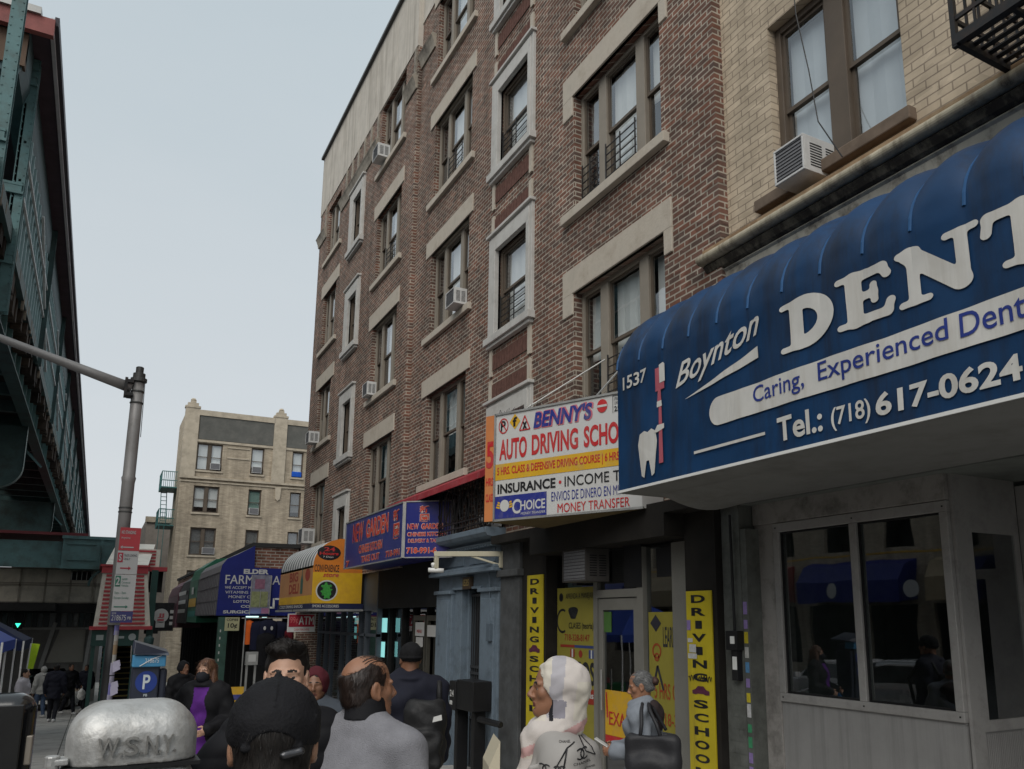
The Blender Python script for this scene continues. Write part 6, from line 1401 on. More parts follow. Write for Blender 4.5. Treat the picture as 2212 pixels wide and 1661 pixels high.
# ================================================================== signed-distance modelling: smooth unions on a grid, one closed surface each
class Vol:
    def __init__(s, lo, hi, vox):
        s.lo = np.array(lo, np.float32); s.vox = vox; n = np.ceil((np.array(hi) - np.array(lo)) / vox).astype(int) + 1; s.n = n
        s.ax = [s.lo[i] + np.arange(n[i], dtype=np.float32) * vox for i in range(3)]; s.d = np.full(n, 9.0, np.float32)
    def _win(s, lo, hi, pad):
        sl = []
        for i in range(3):
            a = int(max(0, math.floor((lo[i] - pad - s.lo[i]) / s.vox))); b = int(min(s.n[i], math.ceil((hi[i] + pad - s.lo[i]) / s.vox) + 1))
            if b <= a: return None
            sl.append(slice(a, b))
        return tuple(sl)
    def _mix(s, sl, e, k, sub=False):
        d = s.d[sl]
        if sub: e = -e; h = np.clip(.5 - .5 * (d - e) / max(k, 1e-5), 0, 1); s.d[sl] = d * (1 - h) + e * h + k * h * (1 - h)
        else: h = np.clip(.5 + .5 * (d - e) / max(k, 1e-5), 0, 1); s.d[sl] = d * (1 - h) + e * h - k * h * (1 - h)
    def cone(s, a, b, ra, rb, k=.01, sub=False):
        a = np.array(a, np.float32); b = np.array(b, np.float32); r = max(ra, rb)
        sl = s._win(np.minimum(a, b) - r, np.maximum(a, b) + r, k + 3 * s.vox)
        if sl is None: return s
        X, Y, Z = np.meshgrid(s.ax[0][sl[0]], s.ax[1][sl[1]], s.ax[2][sl[2]], indexing='ij', sparse=True)
        v = b - a; q = float(v @ v) + 1e-12
        t = np.clip(((X - a[0]) * v[0] + (Y - a[1]) * v[1] + (Z - a[2]) * v[2]) / q, 0, 1)
        e = np.sqrt((X - a[0] - t * v[0]) ** 2 + (Y - a[1] - t * v[1]) ** 2 + (Z - a[2] - t * v[2]) ** 2) - (ra + (rb - ra) * t)
        s._mix(sl, e, k, sub); return s
    def chain(s, pts, rr, k=.01):
        for i in range(len(pts) - 1): s.cone(pts[i], pts[i + 1], rr[i], rr[i + 1], k)
        return s
    def ell(s, c, r, k=.01, sub=False, M=None):
        c = np.array(c, np.float32); r = np.array(r, np.float32); R_ = max(r) if M is not None else r
        sl = s._win(c - R_, c + R_, k + 3 * s.vox)
        if sl is None: return s
        X, Y, Z = np.meshgrid(s.ax[0][sl[0]] - c[0], s.ax[1][sl[1]] - c[1], s.ax[2][sl[2]] - c[2], indexing='ij', sparse=True)
        if M is not None:
            m = np.array(M, np.float32); X, Y, Z = (m[0][0] * X + m[1][0] * Y + m[2][0] * Z), (m[0][1] * X + m[1][1] * Y + m[2][1] * Z), (m[0][2] * X + m[1][2] * Y + m[2][2] * Z)
        k0 = np.sqrt((X / r[0]) ** 2 + (Y / r[1]) ** 2 + (Z / r[2]) ** 2); k1 = np.sqrt((X / r[0] ** 2) ** 2 + (Y / r[1] ** 2) ** 2 + (Z / r[2] ** 2) ** 2) + 1e-6
        s._mix(sl, np.where(k0 < .05, -min(r), k0 * (k0 - 1) / k1), k, sub); return s
    def rbox(s, c, h, r, k=.005, sub=False):
        c = np.array(c, np.float32); h = np.array(h, np.float32)
        sl = s._win(c - h, c + h, k + 3 * s.vox)
        if sl is None: return s
        q = [np.abs(s.ax[i][sl[i]] - c[i]) - h[i] + r for i in range(3)]; X, Y, Z = np.meshgrid(*q, indexing='ij', sparse=True)
        e = np.sqrt(np.maximum(X, 0) ** 2 + np.maximum(Y, 0) ** 2 + np.maximum(Z, 0) ** 2) + np.minimum(np.maximum(X, np.maximum(Y, Z)), 0) - r
        s._mix(sl, e, k, sub); return s
    def cut(s, axis, v, above=True):
        sh = [1, 1, 1]; sh[axis] = -1; a = (s.ax[axis] - v).reshape(sh); s.d = np.maximum(s.d, a if above else -a); return s
    def folds(s, amp, f=(30, 30, 22), seed=0):
        X, Y, Z = np.meshgrid(*s.ax, indexing='ij', sparse=True); p = seed * 1.7
        s.d = s.d + (amp * (np.sin(f[0] * X + 2.2 * np.sin(.6 * f[2] * Z + p) + p) * np.sin(f[2] * Z + 2.0 * np.sin(.7 * f[1] * Y + p)) + .5 * np.sin(1.9 * f[2] * Z + 1.6 * np.sin(1.1 * f[0] * X + p) + 1.5 * np.sin(f[1] * Y)))).astype(np.float32); return s
    def mesh(s):
        d = s.d; d[0] = d[-1] = 9; d[:, 0] = d[:, -1] = 9; d[:, :, 0] = d[:, :, -1] = 9
        I = d < 0; n = s.n
        cnt = np.zeros(n - 1, np.int8)
        for a in (0, 1):
            for b in (0, 1):
                for c in (0, 1): cnt += I[a:n[0] - 1 + a, b:n[1] - 1 + b, c:n[2] - 1 + c]
        cell = np.argwhere((cnt > 0) & (cnt < 8)); idx = np.full(n - 1, -1, np.int32); idx[tuple(cell.T)] = np.arange(len(cell))
        acc = np.zeros((len(cell), 3)); num = np.zeros(len(cell))
        C = [(a, b, c) for a in (0, 1) for b in (0, 1) for c in (0, 1)]
        for i, p in enumerate(C):
            for q in C[i + 1:]:
                if sum(abs(p[k] - q[k]) for k in range(3)) != 1: continue
                dp = d[tuple((cell + p).T)]; dq = d[tuple((cell + q).T)]; x = (dp < 0) != (dq < 0)
                t = np.where(x, dp / np.where(x, dp - dq, 1), 0)
                P_ = np.array(p)[None] + t[:, None] * (np.array(q) - np.array(p))[None]; acc[x] += P_[x]; num[x] += 1
        V_ = (cell + acc / num[:, None]) * s.vox + s.lo
        F_ = []
        for ax in range(3):
            u, v = (ax + 1) % 3, (ax + 2) % 3
            A = [slice(0, n[k]) for k in range(3)]; B_ = [slice(0, n[k]) for k in range(3)]
            A[ax] = slice(0, n[ax] - 1); B_[ax] = slice(1, n[ax]); a, b = I[tuple(A)], I[tuple(B_)]
            e = np.argwhere(a != b); e = e[(e[:, u] > 0) & (e[:, v] > 0) & (e[:, u] < n[u] - 1) & (e[:, v] < n[v] - 1)]
            def ci(du, dv): q = e.copy(); q[:, u] -= du; q[:, v] -= dv; return idx[tuple(q.T)]
            Q = np.stack([ci(1, 1), ci(0, 1), ci(0, 0), ci(1, 0)], 1); fl = ~a[tuple(e.T)]; Q[fl] = Q[fl][:, ::-1]; F_.append(Q)
        F_ = np.concatenate(F_); return V_, F_
def rotz(V_, h):
    """local facing +y turned to heading h (degrees clockwise from +y)"""
    a = R(h); c, s_ = math.cos(a), math.sin(a); return np.stack([V_[:, 0] * c + V_[:, 1] * s_, -V_[:, 0] * s_ + V_[:, 1] * c, V_[:, 2]], 1)
def solid(name, vol, mats, par, h=0, region=None, post=None):
    V_, F_ = vol.mesh() if isinstance(vol, Vol) else vol
    me = bpy.data.meshes.new(name); o = bpy.data.objects.new(name, me); COL.objects.link(o); o.parent = par
    mats = mats if isinstance(mats, (list, tuple)) else [mats]
    for m in mats: me.materials.append(m)
    W_ = rotz(V_, h)
    me.vertices.add(len(V_)); me.vertices.foreach_set('co', W_.astype(np.float32).ravel()); me.loops.add(F_.size); me.loops.foreach_set('vertex_index', F_.astype(np.int32).ravel())
    me.polygons.add(len(F_)); me.polygons.foreach_set('loop_start', np.arange(0, F_.size, 4, dtype=np.int32)); me.polygons.foreach_set('loop_total', np.full(len(F_), 4, np.int32))
    if region is not None: me.polygons.foreach_set('material_index', region(V_[F_].mean(1)).astype(np.int32))
    me.polygons.foreach_set('use_smooth', np.ones(len(F_), bool)); me.update(calc_edges=True); me.validate()
    return o

# ================================================================== water sampling station (cast, silver painted)
M_cast = pbr('silver_cast', (.50, .50, .49), .5, metal=.55, var=.22, vs=5, bump=.5, bs=26, stain=(.17, .15, .12), sa=.6, ss=7)
ws = thing('water_sampling_station', 'silver painted cast iron water sampling station with raised letters', 'water station', (.15, 3.27, 0))
v = Vol((-.3, -.3, 1.36), (.3, .3, 1.7), .006); v.rbox((0, 0, 1.44), (.195, .18, .182), .115); v.cut(2, 1.437, False); v.folds(.0004, (40, 40, 45), 2)
LID = solid('lid', v, M_cast, ws)
v = Vol((-.3, -.3, -.1), (.3, .3, 1.5), .01); v.rbox((0, 0, 1.0), (.187, .172, .433), .05); v.rbox((0, 0, .2), (.13, .12, .4), .04); v.rbox((0, 0, .02), (.22, .2, .05), .03); v.cut(2, 1.428)
solid('pedestal', v, M_cast, ws)
m = MB(); m.box(-.05, .35, 3.09, 3.45, 1.424, 1.436); m.build('seam', M_black, ws)
m = MB(); m.tube([(-.075, 3.14, 1.40), (-.075, 3.14, 1.475)], .022, 12); m.box(-.085, -.03, 3.12, 3.2, 1.405, 1.43); m.box(-.085, -.03, 3.12, 3.2, 1.445, 1.465); m.box(.10, .2, 3.075, 3.1, 1.36, 1.415); m.build('hinge', M_cast, ws, bevel=.004)
lv = Vector((.15, 3.27, 0)); bv = BVHTree.FromPolygons([v_.co + lv for v_ in LID.data.vertices], [tuple(p.vertices) for p in LID.data.polygons])
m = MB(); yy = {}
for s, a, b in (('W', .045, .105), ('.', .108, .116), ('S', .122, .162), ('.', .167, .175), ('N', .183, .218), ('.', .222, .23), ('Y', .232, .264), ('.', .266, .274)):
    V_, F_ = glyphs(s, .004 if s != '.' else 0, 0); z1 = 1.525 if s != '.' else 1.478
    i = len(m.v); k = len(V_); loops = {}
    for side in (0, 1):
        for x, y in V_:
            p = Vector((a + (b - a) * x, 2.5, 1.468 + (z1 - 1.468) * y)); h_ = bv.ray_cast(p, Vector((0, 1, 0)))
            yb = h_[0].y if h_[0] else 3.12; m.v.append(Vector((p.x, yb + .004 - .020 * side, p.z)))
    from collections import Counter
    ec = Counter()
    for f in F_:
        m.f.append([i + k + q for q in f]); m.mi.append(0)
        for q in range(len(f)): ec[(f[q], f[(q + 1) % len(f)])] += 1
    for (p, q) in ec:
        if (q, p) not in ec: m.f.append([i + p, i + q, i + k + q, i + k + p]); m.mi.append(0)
m.build('raised_lettering', pbr('shaded_cast_letter', (.27, .265, .25), .45, metal=.6, var=.2, stain=(.12, .11, .1), sa=.7, ss=20), ws)  # letters coloured darker than the lid, standing in for shading round the relief

# ================================================================== cars
def car(name, label, loc, h, L_=4.6, Wd=1.84, Ht=1.66, col=None, cat='car', hatch=False, group=None):
    t = thing(name, label, cat, loc, group); hw = Wd / 2
    #        y      zbot  zbelt  ztop  wbelt  wtop
    st_ = [(-.50, .45, .80, .80, .80, .70), (-.485, .30, .98, 1.0, .93, .85), (-.45, .22, .60 * Ht, .82 * Ht, .98, .66), (-.36, .2, .61 * Ht, .975 * Ht, 1, .70), (-.15, .2, .605 * Ht, Ht, 1, .72), (.06, .2, .60 * Ht, .97 * Ht, 1, .70), (.17, .2, .60 * Ht, .80 * Ht, 1, .70), (.24, .2, .60 * Ht, .625 * Ht, 1, .80), (.36, .2, .56 * Ht, .575 * Ht, .98, .8), (.46, .24, .50 * Ht, .515 * Ht, .92, .75), (.5, .38, .42 * Ht, .43 * Ht, .8, .66)]
    rows = []
    for (y, zb, zs_, zt, wb, wt) in st_:
        a = hw * wb; b = hw * wt; zm = zb + (zs_ - zb) * .55
        half = [(0, zb), (a * .86, zb), (a * .98, zb + .08), (a * 1.0, zm), (a * .985, zs_ - .03), (a * .955, zs_), (b + (a * .955 - b) * .08, zt - .04), (b * .9, zt), (0, zt)]
        ring = [(x, z) for x, z in half] + [(-x, z) for x, z in half[-2:0:-1]]; rows.append([(x, y * L_, z) for x, z in ring])
    n = len(rows[0]); V_ = np.array([p for r in rows for p in r]); F_ = []; mi = []
    for i in range(len(rows) - 1):
        for j in range(n):
            F_.append([i * n + j, i * n + (j + 1) % n, (i + 1) * n + (j + 1) % n, (i + 1) * n + j]); jj = min(j, n - 1 - j); y0, y1 = st_[i][0], st_[i + 1][0]
            mi.append(1 if (jj == 5 and -.45 <= y0 and y1 <= .17) or (jj in (6, 7) and (y0 >= .06 and y1 <= .24 or y1 <= -.36 and y0 > -.49)) else 0)
    me = bpy.data.meshes.new('body'); o = bpy.data.objects.new('body', me); COL.objects.link(o); o.parent = t
    me.from_pydata([tuple(p) for p in rotz(V_, h)], [], F_ + [[j for j in range(n)], [(len(rows) - 1) * n + j for j in range(n)][::-1]])
    me.materials.append(col); me.materials.append(MATS.get('car_glass') or pbr('car_glass', (.012, .014, .016), .08, var=.05)); me.polygons.foreach_set('material_index', mi + [0, 0]); me.polygons.foreach_set('use_smooth', [True] * len(me.polygons))
    sb = o.modifiers.new('sub', 'SUBSURF'); sb.levels = sb.render_levels = 2
    for y in (.30, -.30):
        for sx in (-1, 1):
            m = MB(); Pw = rotz(np.array([[sx * hw * .82, y * L_, .34], [sx * (hw + .01), y * L_, .34], [sx * (hw + .015), y * L_, .34], [sx * (hw - .03), y * L_, .34]]), h); off = Vector(loc)
            w_ = MB(); w_.tube([Vector(Pw[0]) + off, Vector(Pw[1]) + off], .34, 22); wh = w_.build('wheel', MATS.get('tyre') or pbr('tyre', (.015, .015, .015), .85), t)
            w_ = MB(); w_.tube([Vector(Pw[3]) + off, Vector(Pw[2]) + off], .21, 14); w_.build('rim', M_galv, wh)
    def bx(nm, x0, x1, y0, y1, z0, z1, mat):
        m = MB(); V8 = np.array([[x, y, z] for z in (z0, z1) for y in (y0, y1) for x in (x0, x1)]); m.v = [Vector(p) + Vector(loc) for p in rotz(V8, h)]
        m.f = [[0, 2, 3, 1], [4, 5, 7, 6], [0, 1, 5, 4], [1, 3, 7, 5], [3, 2, 6, 7], [2, 0, 4, 6]]; m.mi = [0] * 6; return m.build(nm, mat, t, bevel=.015)
    M_hl = pbr('headlamp', (.55, .56, .56), .2, var=.05); M_tl = pbr('tail_lamp', (.30, .01, .01), .25)
    for sx in (-1, 1):
        bx('headlight', sx * hw * .78 - .16, sx * hw * .78 + .16, .455 * L_, .487 * L_, .40 * Ht, .47 * Ht, M_hl); bx('tail_light', sx * hw * .84 - .08, sx * hw * .84 + .08, -.495 * L_, -.47 * L_, .50 * Ht, .64 * Ht, M_tl)
        bx('mirror', sx * (hw + .1) - .09, sx * (hw + .1) + .09, .17 * L_ - .06, .17 * L_ + .06, .62 * Ht, .72 * Ht, col)
    bx('grille', -.35, .35, .485 * L_, .503 * L_, .28 * Ht, .42 * Ht, M_black); bx('plate', -.2, .2, -.508 * L_, -.495 * L_, .45, .58, M_white)
    if hatch:
        m = MB(); V4 = np.array([[-.7, -.40 * L_, Ht * .97], [.7, -.40 * L_, Ht * .97], [.72, -.40 * L_ - 1.05, Ht * 1.12], [-.72, -.40 * L_ - 1.05, Ht * 1.12]]); m.face([Vector(p) + Vector(loc) for p in rotz(V4, h)]); m.face([Vector(p) + Vector(loc) + Vector((0, 0, .06)) for p in rotz(V4, h)]); m.build('tailgate', col, t)
    return t
M_cblk = pbr('car_black', (.010, .010, .011), .18, var=.1, coat=.6); M_csil = pbr('car_silver', (.42, .43, .44), .25, metal=.6, var=.05, coat=.5); M_cgrn = pbr('car_green', (.02, .13, .03), .3, coat=.4); M_cwht = pbr('car_white', (.6, .6, .6), .3, coat=.4)
van = car('parked_car', 'black vehicle parked at the kerb, only its rounded side mirror in view', (-1.62, 2.55, -.15), 0, 5.0, 2.0, 1.95, M_cblk)
for ch in list(van.children):
    if ch.name.startswith('mirror'): bpy.data.objects.remove(ch)
def mirror(sx):
    o_ = Vector((-1.62, 2.55, -.15)); v = Vol((-.45, -.2, -.34), (.3, .2, .34), .008) if sx > 0 else Vol((-.3, -.2, -.34), (.45, .2, .34), .008); v.rbox((0, 0, 0), (.145, .09, .215), .075); v.cone((sx * -.1, 0, -.15), (sx * -.36, .02, -.2), .04, .06, .03)
    V_, F_ = v.mesh(); V_ = V_ + np.array((sx * 1.31, 1.45, 1.545)); me = solid('mirror', (V_, F_), M_cblk, van)
    m = MB(); x = -1.62 + sx * 1.31; m.box(x - .105, x + .105, 3.903, 3.912, 1.22, 1.57); m.build('mirror_glass', pbr('mirror_dark', (.02, .02, .02), .12), me, bevel=.01)
    m = MB(); m.box(x + sx * .132 - .012, x + sx * .132 + .012, 3.93, 3.99, 1.34, 1.45); m.build('turn_lamp', pbr('clear_lamp', (.34, .30, .25), .3, metal=.3), me, bevel=.005)
mirror(1); mirror(-1)
car('parked_car', 'black hatchback with its tailgate up, parked beyond the station stair', (-1.15, 40, g(40) - .1), 8, 4.3, 1.8, 1.55, M_cblk, hatch=True)
car('parked_car', 'green and white car behind the blue tent posts', (-4.3, 29.5, g(29.5) - .1), 90, 4.4, 1.8, 1.5, M_cgrn)
car('parked_car', 'silver car parked across the street, mirrored in the dental window', (-5.0, 13.2, -.6), 20, 4.6, 1.85, 1.6, M_csil)
car('parked_car', 'white car parked beyond the silver one, mirrored in the dental window', (-8.6, 18.2, -.8), 0, 4.6, 1.85, 1.5, M_cwht)
op = thing('shop_building', 'brick shop building across the street, seen mirrored in the dental window', 'building', (-19, 20, -1))
FO = dict(O=(-18.5, 0, 0), U=(0, 1, 0), Wd=(-1, 0, 0)); m = MB(**FO); hh = [(y, y + 1.5, z, z + 1.7) for y in np.arange(-18, 46, 3.4) for z in (4.9, 7.9)] + [(y, y + 2.6, -.2, 2.5) for y in np.arange(-18, 46, 3.4)]
wall(m, -20, 48, -3, 10.5, hh); m.build('wall', [M_beige, M_dark], op)
m = MB(**FO)
for k, y in enumerate(np.arange(-18, 46, 6.8)): m.m = k % 3; m.sweep([(0, 2.7), (-1.1, 2.6), (-1.1, 3.5), (-.6, 4.2), (0, 4.4)], y, y + 5.6)
m.build('awning', [M_navy, pbr('opp_red', (.30, .04, .04), .6), pbr('opp_tan', (.35, .28, .18), .6)], op)
m = MB(**FO); m.box(-20, 48, 4.55, 4.62, -1.2, -1.1); m.build('yellow_rail', M_syel, op)
m = MB(**FO)
for y in (22.2, 26.4): m.disc(y, 3.1, .35, -1.12, 20)
m.build('awning_emblem', M_swhite, op)

# ================================================================== stall under the tracks
tt = thing('canopy_tent', 'blue pop-up canopy tent on white legs beside the pavement', 'tent', (-3, 20.4, g(20)))
M_tb = pbr('tent_blue', (.02, .06, .36), .6, var=.15); X0, X1, T0, T1 = -4.6, -1.47, 18.9, 22.0; zt = 1.45
m = MB(); cpt = Vector(((X0 + X1) / 2, (T0 + T1) / 2, 2.45)); cr_ = [(X0, T0), (X1, T0), (X1, T1), (X0, T1)]
for a, b in zip(cr_, cr_[1:] + cr_[:1]):
    m.face([(a[0], a[1], zt), (b[0], b[1], zt), cpt]); m.face([(a[0], a[1], zt), (a[0], a[1], zt - .2), (b[0], b[1], zt - .2), (b[0], b[1], zt)])
m.build('canopy', M_tb, tt)
for a in cr_ + [(-1.5, 20.2)]: q = MB(); q.bar((a[0], a[1], g(a[1])), (a[0], a[1], zt), .035); q.build('leg', M_white, tt)
t2 = thing('canopy_tent', 'dark navy canopy tent just behind the bright blue one', 'tent', (-2.9, 24.5, g(24.5)))
m = MB(); c2 = [(-4.5, 23.0), (-1.38, 23.0), (-1.38, 26.0), (-4.5, 26.0)]; ap = Vector((-2.9, 24.5, 2.3))
for a, b in zip(c2, c2[1:] + c2[:1]): m.face([(a[0], a[1], 1.38), (b[0], b[1], 1.38), ap]); m.face([(a[0], a[1], 1.38), (a[0], a[1], 1.16), (b[0], b[1], 1.16), (b[0], b[1], 1.38)])
m.build('canopy', pbr('tent_navy', (.014, .02, .055), .7, var=.2), t2)
for a in c2: q = MB(); q.bar((a[0], a[1], g(a[1])), (a[0], a[1], 1.38), .035); q.build('leg', M_white, t2)
fl = thing('flag_banner', 'narrow fluorescent yellow-green banner on a thin pole by the tent', 'flag', (-1.38, 24, g(24)))
m = MB()
for dy in (0, .008): m.face([(-1.27, 24 + dy, 1.30), (-1.10, 24 + dy, 1.28), (-1.18, 24.02 + dy, .70), (-1.31, 24 + dy, .70)])
m.build('cloth', pbr('fluorescent', (.50, .75, .03), .6), fl)
m = MB(); m.bar((-1.285, 24.004, 1.3), (-1.38, 24.004, g(24)), .03); m.build('pole', M_white, fl)
tb = thing('stall_table', 'folding stall table with pale goods and a green cloth beside the tent', 'table', (-2.6, 22.5, g(22.5)))
m = MB(); m.box(-3.7, -1.7, 22.2, 23.2, -.16, -.11)
for a in (-3.6, -1.8):
    for b in (22.3, 23.1): m.bar((a, b, g(22.5)), (a, b, -.16), .04)
m.build('top', M_white, tb)
m = MB(); m.m = 0; m.box(-3.72, -2.0, 22.15, 23.25, -.6, -.09); m.build('cloth', pbr('green_cloth', (.03, .14, .05), .8, var=.2), tb)
random.seed(6); m = MB()
for k in range(9): x = -3.5 + k * .2; m.m = k % 3; m.box(x, x + .14, 22.3 + random.random() * .3, 22.7 + random.random() * .3, -.085, -.03 + random.random() * .14)
m.build('goods', [M_white, pbr('goods_rose', (.4, .12, .12), .7), pbr('goods_teal', (.05, .2, .22), .7)], tb)
# ================================================================== people
TH = R(29.5176)
def at(px, d, py=1480):                                   # a spot on the pavement d metres ahead of where the picture was taken
    c_, s_ = math.cos(R(10.9975)), math.sin(R(10.9975)); q = (992 - py) / 1765; f = c_ - s_ * q
    lat = (px - 1223) / 1765 / f * d; x = d * math.sin(TH) + lat * math.cos(TH); y = d * math.cos(TH) - lat * math.sin(TH); return (x, y, g(y))
def skin(n, c): return pbr('skin_' + n, c, .48, var=.10, vs=9, bump=.12, bs=160, stain=tuple(k * .72 for k in c), sa=.25, ss=14)
SKA = skin('tan', (.40, .215, .135)); SKB = skin('brown', (.27, .13, .075)); SKC = skin('deep', (.20, .095, .055)); SKD = skin('light', (.47, .275, .19)); SKE = skin('dark', (.07, .04, .028))
M_lip = pbr('lip', (.24, .075, .06), .45); M_lipd = pbr('lip_dark', (.13, .045, .035), .45); M_hair = pbr('black_hair', (.010, .008, .007), .62, var=.5, vs=60); M_hbr = pbr('brown_hair', (.085, .04, .024), .5, var=.45, vs=40); M_hgr = pbr('grey_hair', (.10, .10, .10), .55, var=.9, vs=38); M_hth = pbr('thin_dark_hair', (.022, .013, .010), .45, var=.6, vs=50)
M_eye = pbr('eye_white', (.36, .34, .32), .3); M_iris = pbr('iris_dark', (.02, .012, .008), .15)
M_jblk = pbr('jacket_black', (.012, .012, .014), .7, var=.35, vs=5); M_jnvy = pbr('jacket_navy', (.014, .015, .024), .75, var=.3, vs=4); M_jgry = pbr('sweater_grey', (.215, .215, .235), .95, var=.16, vs=16, bump=.5, bs=220); M_hoodg = pbr('hoodie_grey', (.20, .22, .25), .95, var=.15, vs=14, bump=.3, bs=150)
M_coat = pbr('coat_grey', (.33, .315, .30), .85, var=.08, vs=5); M_jean = pbr('dark_trousers', (.018, .019, .024), .85, var=.25, vs=6); M_shoe = pbr('shoe_black', (.02, .02, .02), .5); M_shw = pbr('shoe_white', (.5, .5, .5), .6); M_camo = pbr('camo_trousers', (.10, .115, .10), .9, var=.6, vs=11, stain=(.02, .025, .022), sa=.9, ss=9)
M_bjean = pbr('blue_jeans', (.06, .09, .15), .9, var=.2, vs=6); M_purp = pbr('purple_knit', (.10, .025, .20), .9, var=.2, vs=9)

class Fig:
    """a figure 1.75 m tall scaled to ht; facing local +y, x to its right"""
    def __init__(s, name_label, pos, h, ht, vox, yaw=0, pitch=0, arms=None, legs=None, build=1.0, lean=0.0, hs=1.0, neck=0.0):
        s.t = thing('person', name_label, 'person', pos); s.h = h; s.k = ht / 1.75; s.vox = vox; s.b = build
        s.c = np.array((0, .01 + lean, 1.632 + neck)) * s.k; s.hs = s.k * hs * 1.0; s.lean = lean
        a = R(yaw); b = R(pitch); Ry = np.array([[math.cos(a), math.sin(a), 0], [-math.sin(a), math.cos(a), 0], [0, 0, 1]]); Rx = np.array([[1, 0, 0], [0, math.cos(b), -math.sin(b)], [0, math.sin(b), math.cos(b)]]); s.Rh = Ry @ Rx
        s.arms = arms or {}; s.legs = legs or {}
        for sd, sg in (('L', -1), ('R', 1)):
            s.arms.setdefault(sd, ((sg * .245, -.03, 1.14), (sg * .25, .06, .89), 25)); s.legs.setdefault(sd, ((sg * .095, .02, .50), (sg * .10, -.02, .09)))
    def S(s, p): return tuple(np.array(p) * s.k)
    def Hd(s, p): return tuple(s.c + s.Rh @ (np.array(p) * s.hs))
    def he(s, v, c, r, k=.01, sub=False): return v.ell(s.Hd(c), tuple(np.array(r) * s.hs), k, sub, M=s.Rh)
    def hc(s, v, a, b, ra, rb, k=.008, sub=False): return v.cone(s.Hd(a), s.Hd(b), ra * s.hs, rb * s.hs, k, sub)
    def vol(s, lo, hi, vox=None): return Vol(np.array(lo) * s.k, np.array(hi) * s.k, vox or s.vox)
    def hvol(s, r=.24, vox=None): return Vol(s.c - r * s.hs, s.c + r * s.hs, vox or s.vox)
    def loc(s, P_): return ((P_ - s.c) @ s.Rh) / s.hs            # model space -> head space
    def torso(s, v, gr=0., k=.04, b=None):
        b = b or s.b; y = s.lean
        v.ell(s.S((0, y * .2, .97)), s.S((.165 * b + gr, .115 * b + gr, .15)), k); v.ell(s.S((0, y * .5, 1.12)), s.S((.148 * b + gr, .105 * b + gr, .18)), k)
        v.ell(s.S((0, y * .8 - .005, 1.30)), s.S((.172 * b + gr, .122 * b + gr, .18)), k); v.cone(s.S((-.135 * b, y - .015, 1.415)), s.S((.135 * b, y - .015, 1.415)), (.06 + gr) * s.k, (.06 + gr) * s.k, k)
        v.cone(s.S((-.09, y - .01, 1.44)), s.S((.0, y, 1.50)), (.055 + gr) * s.k, (.056 + gr * .6) * s.k, k); v.cone(s.S((.09, y - .01, 1.44)), s.S((.0, y, 1.50)), (.055 + gr) * s.k, (.056 + gr * .6) * s.k, k)
    def arm(s, v, sd, gr=0., k=.02, cuff=1.0):
        sg = -1 if sd == 'L' else 1; e, w, _ = s.arms[sd]; e = np.array(e); w = np.array(w); sh = np.array((sg * .172 * s.b, s.lean - .012, 1.41)); w2 = e + (w - e) * cuff; K = s.k
        v.cone(tuple(sh * K), tuple(e * K), (.056 + gr) * K, (.043 + gr) * K, k); v.cone(tuple(e * K), tuple(w2 * K), (.043 + gr) * K, (.029 + gr) * K, .012)
    def leg(s, v, sd, gr=0., k=.03, low=1.0):
        sg = -1 if sd == 'L' else 1; kn, an = s.legs[sd]; K = s.k; hp = np.array((sg * .088, 0, .93)); kn = np.array(kn); an = np.array(an); a2 = kn + (an - kn) * low
        v.cone(tuple(hp * K), tuple(kn * K), (.088 + gr) * K, (.056 + gr) * K, k); v.cone(tuple(kn * K), tuple(a2 * K), (.056 + gr) * K, (.040 + gr) * K, .02)
    def hand(s, v, sd):
        sg = -1 if sd == 'L' else 1; e, w, cu = s.arms[sd]; e = np.array(e, float); w = np.array(w, float); d = w - e; d /= np.linalg.norm(d); K = s.k
        ref = np.array((0, 1., 0)) if abs(d[2]) > .7 else np.array((0, 0, 1.)); sdv = np.cross(d, np.array((sg * 1., 0, 0)) if abs(d[2]) > .7 else np.array((0, 0, 1.)))
        side = np.cross(d, np.array((1., 0, 0))) if abs(d[2]) > .7 else np.array((0, 0, 1.)) - d * d[2]
        side /= np.linalg.norm(side); nrm = np.cross(d, side); nrm /= np.linalg.norm(nrm)
        if (nrm[0] * sg) > 0: nrm = -nrm                       # palms face inward
        c = w + d * .05; M = np.stack([side, nrm, d], 1)
        v.ell(tuple(c * K), (.039 * K, .015 * K, .05 * K), .012, M=M); v.cone(tuple(w * K), tuple(c * K), .026 * K, .022 * K, .012)
        for i, (o, L_) in enumerate(((.028, .072), (.010, .082), (-.009, .076), (-.026, .058))):
            b = w + d * .088 + side * o; q = [b]; a = R(cu); dd = d
            for j in range(3): dd = dd * math.cos(a) + nrm * math.sin(a); dd /= np.linalg.norm(dd); q.append(q[-1] + dd * L_ * (.45, .32, .25)[j])
            v.chain([tuple(p * K) for p in q], [r * K for r in (.0095, .0085, .0078, .0068)], .004)
        b = w + d * .03 + side * .03; t1 = b + (side * .7 + d * .6 + nrm * .35) * .035; t2 = t1 + (d * .85 + nrm * .45 + side * .1) * .033
        v.chain([tuple(p * K) for p in (b, t1, t2)], [.014 * K, .0105 * K, .008 * K], .008)
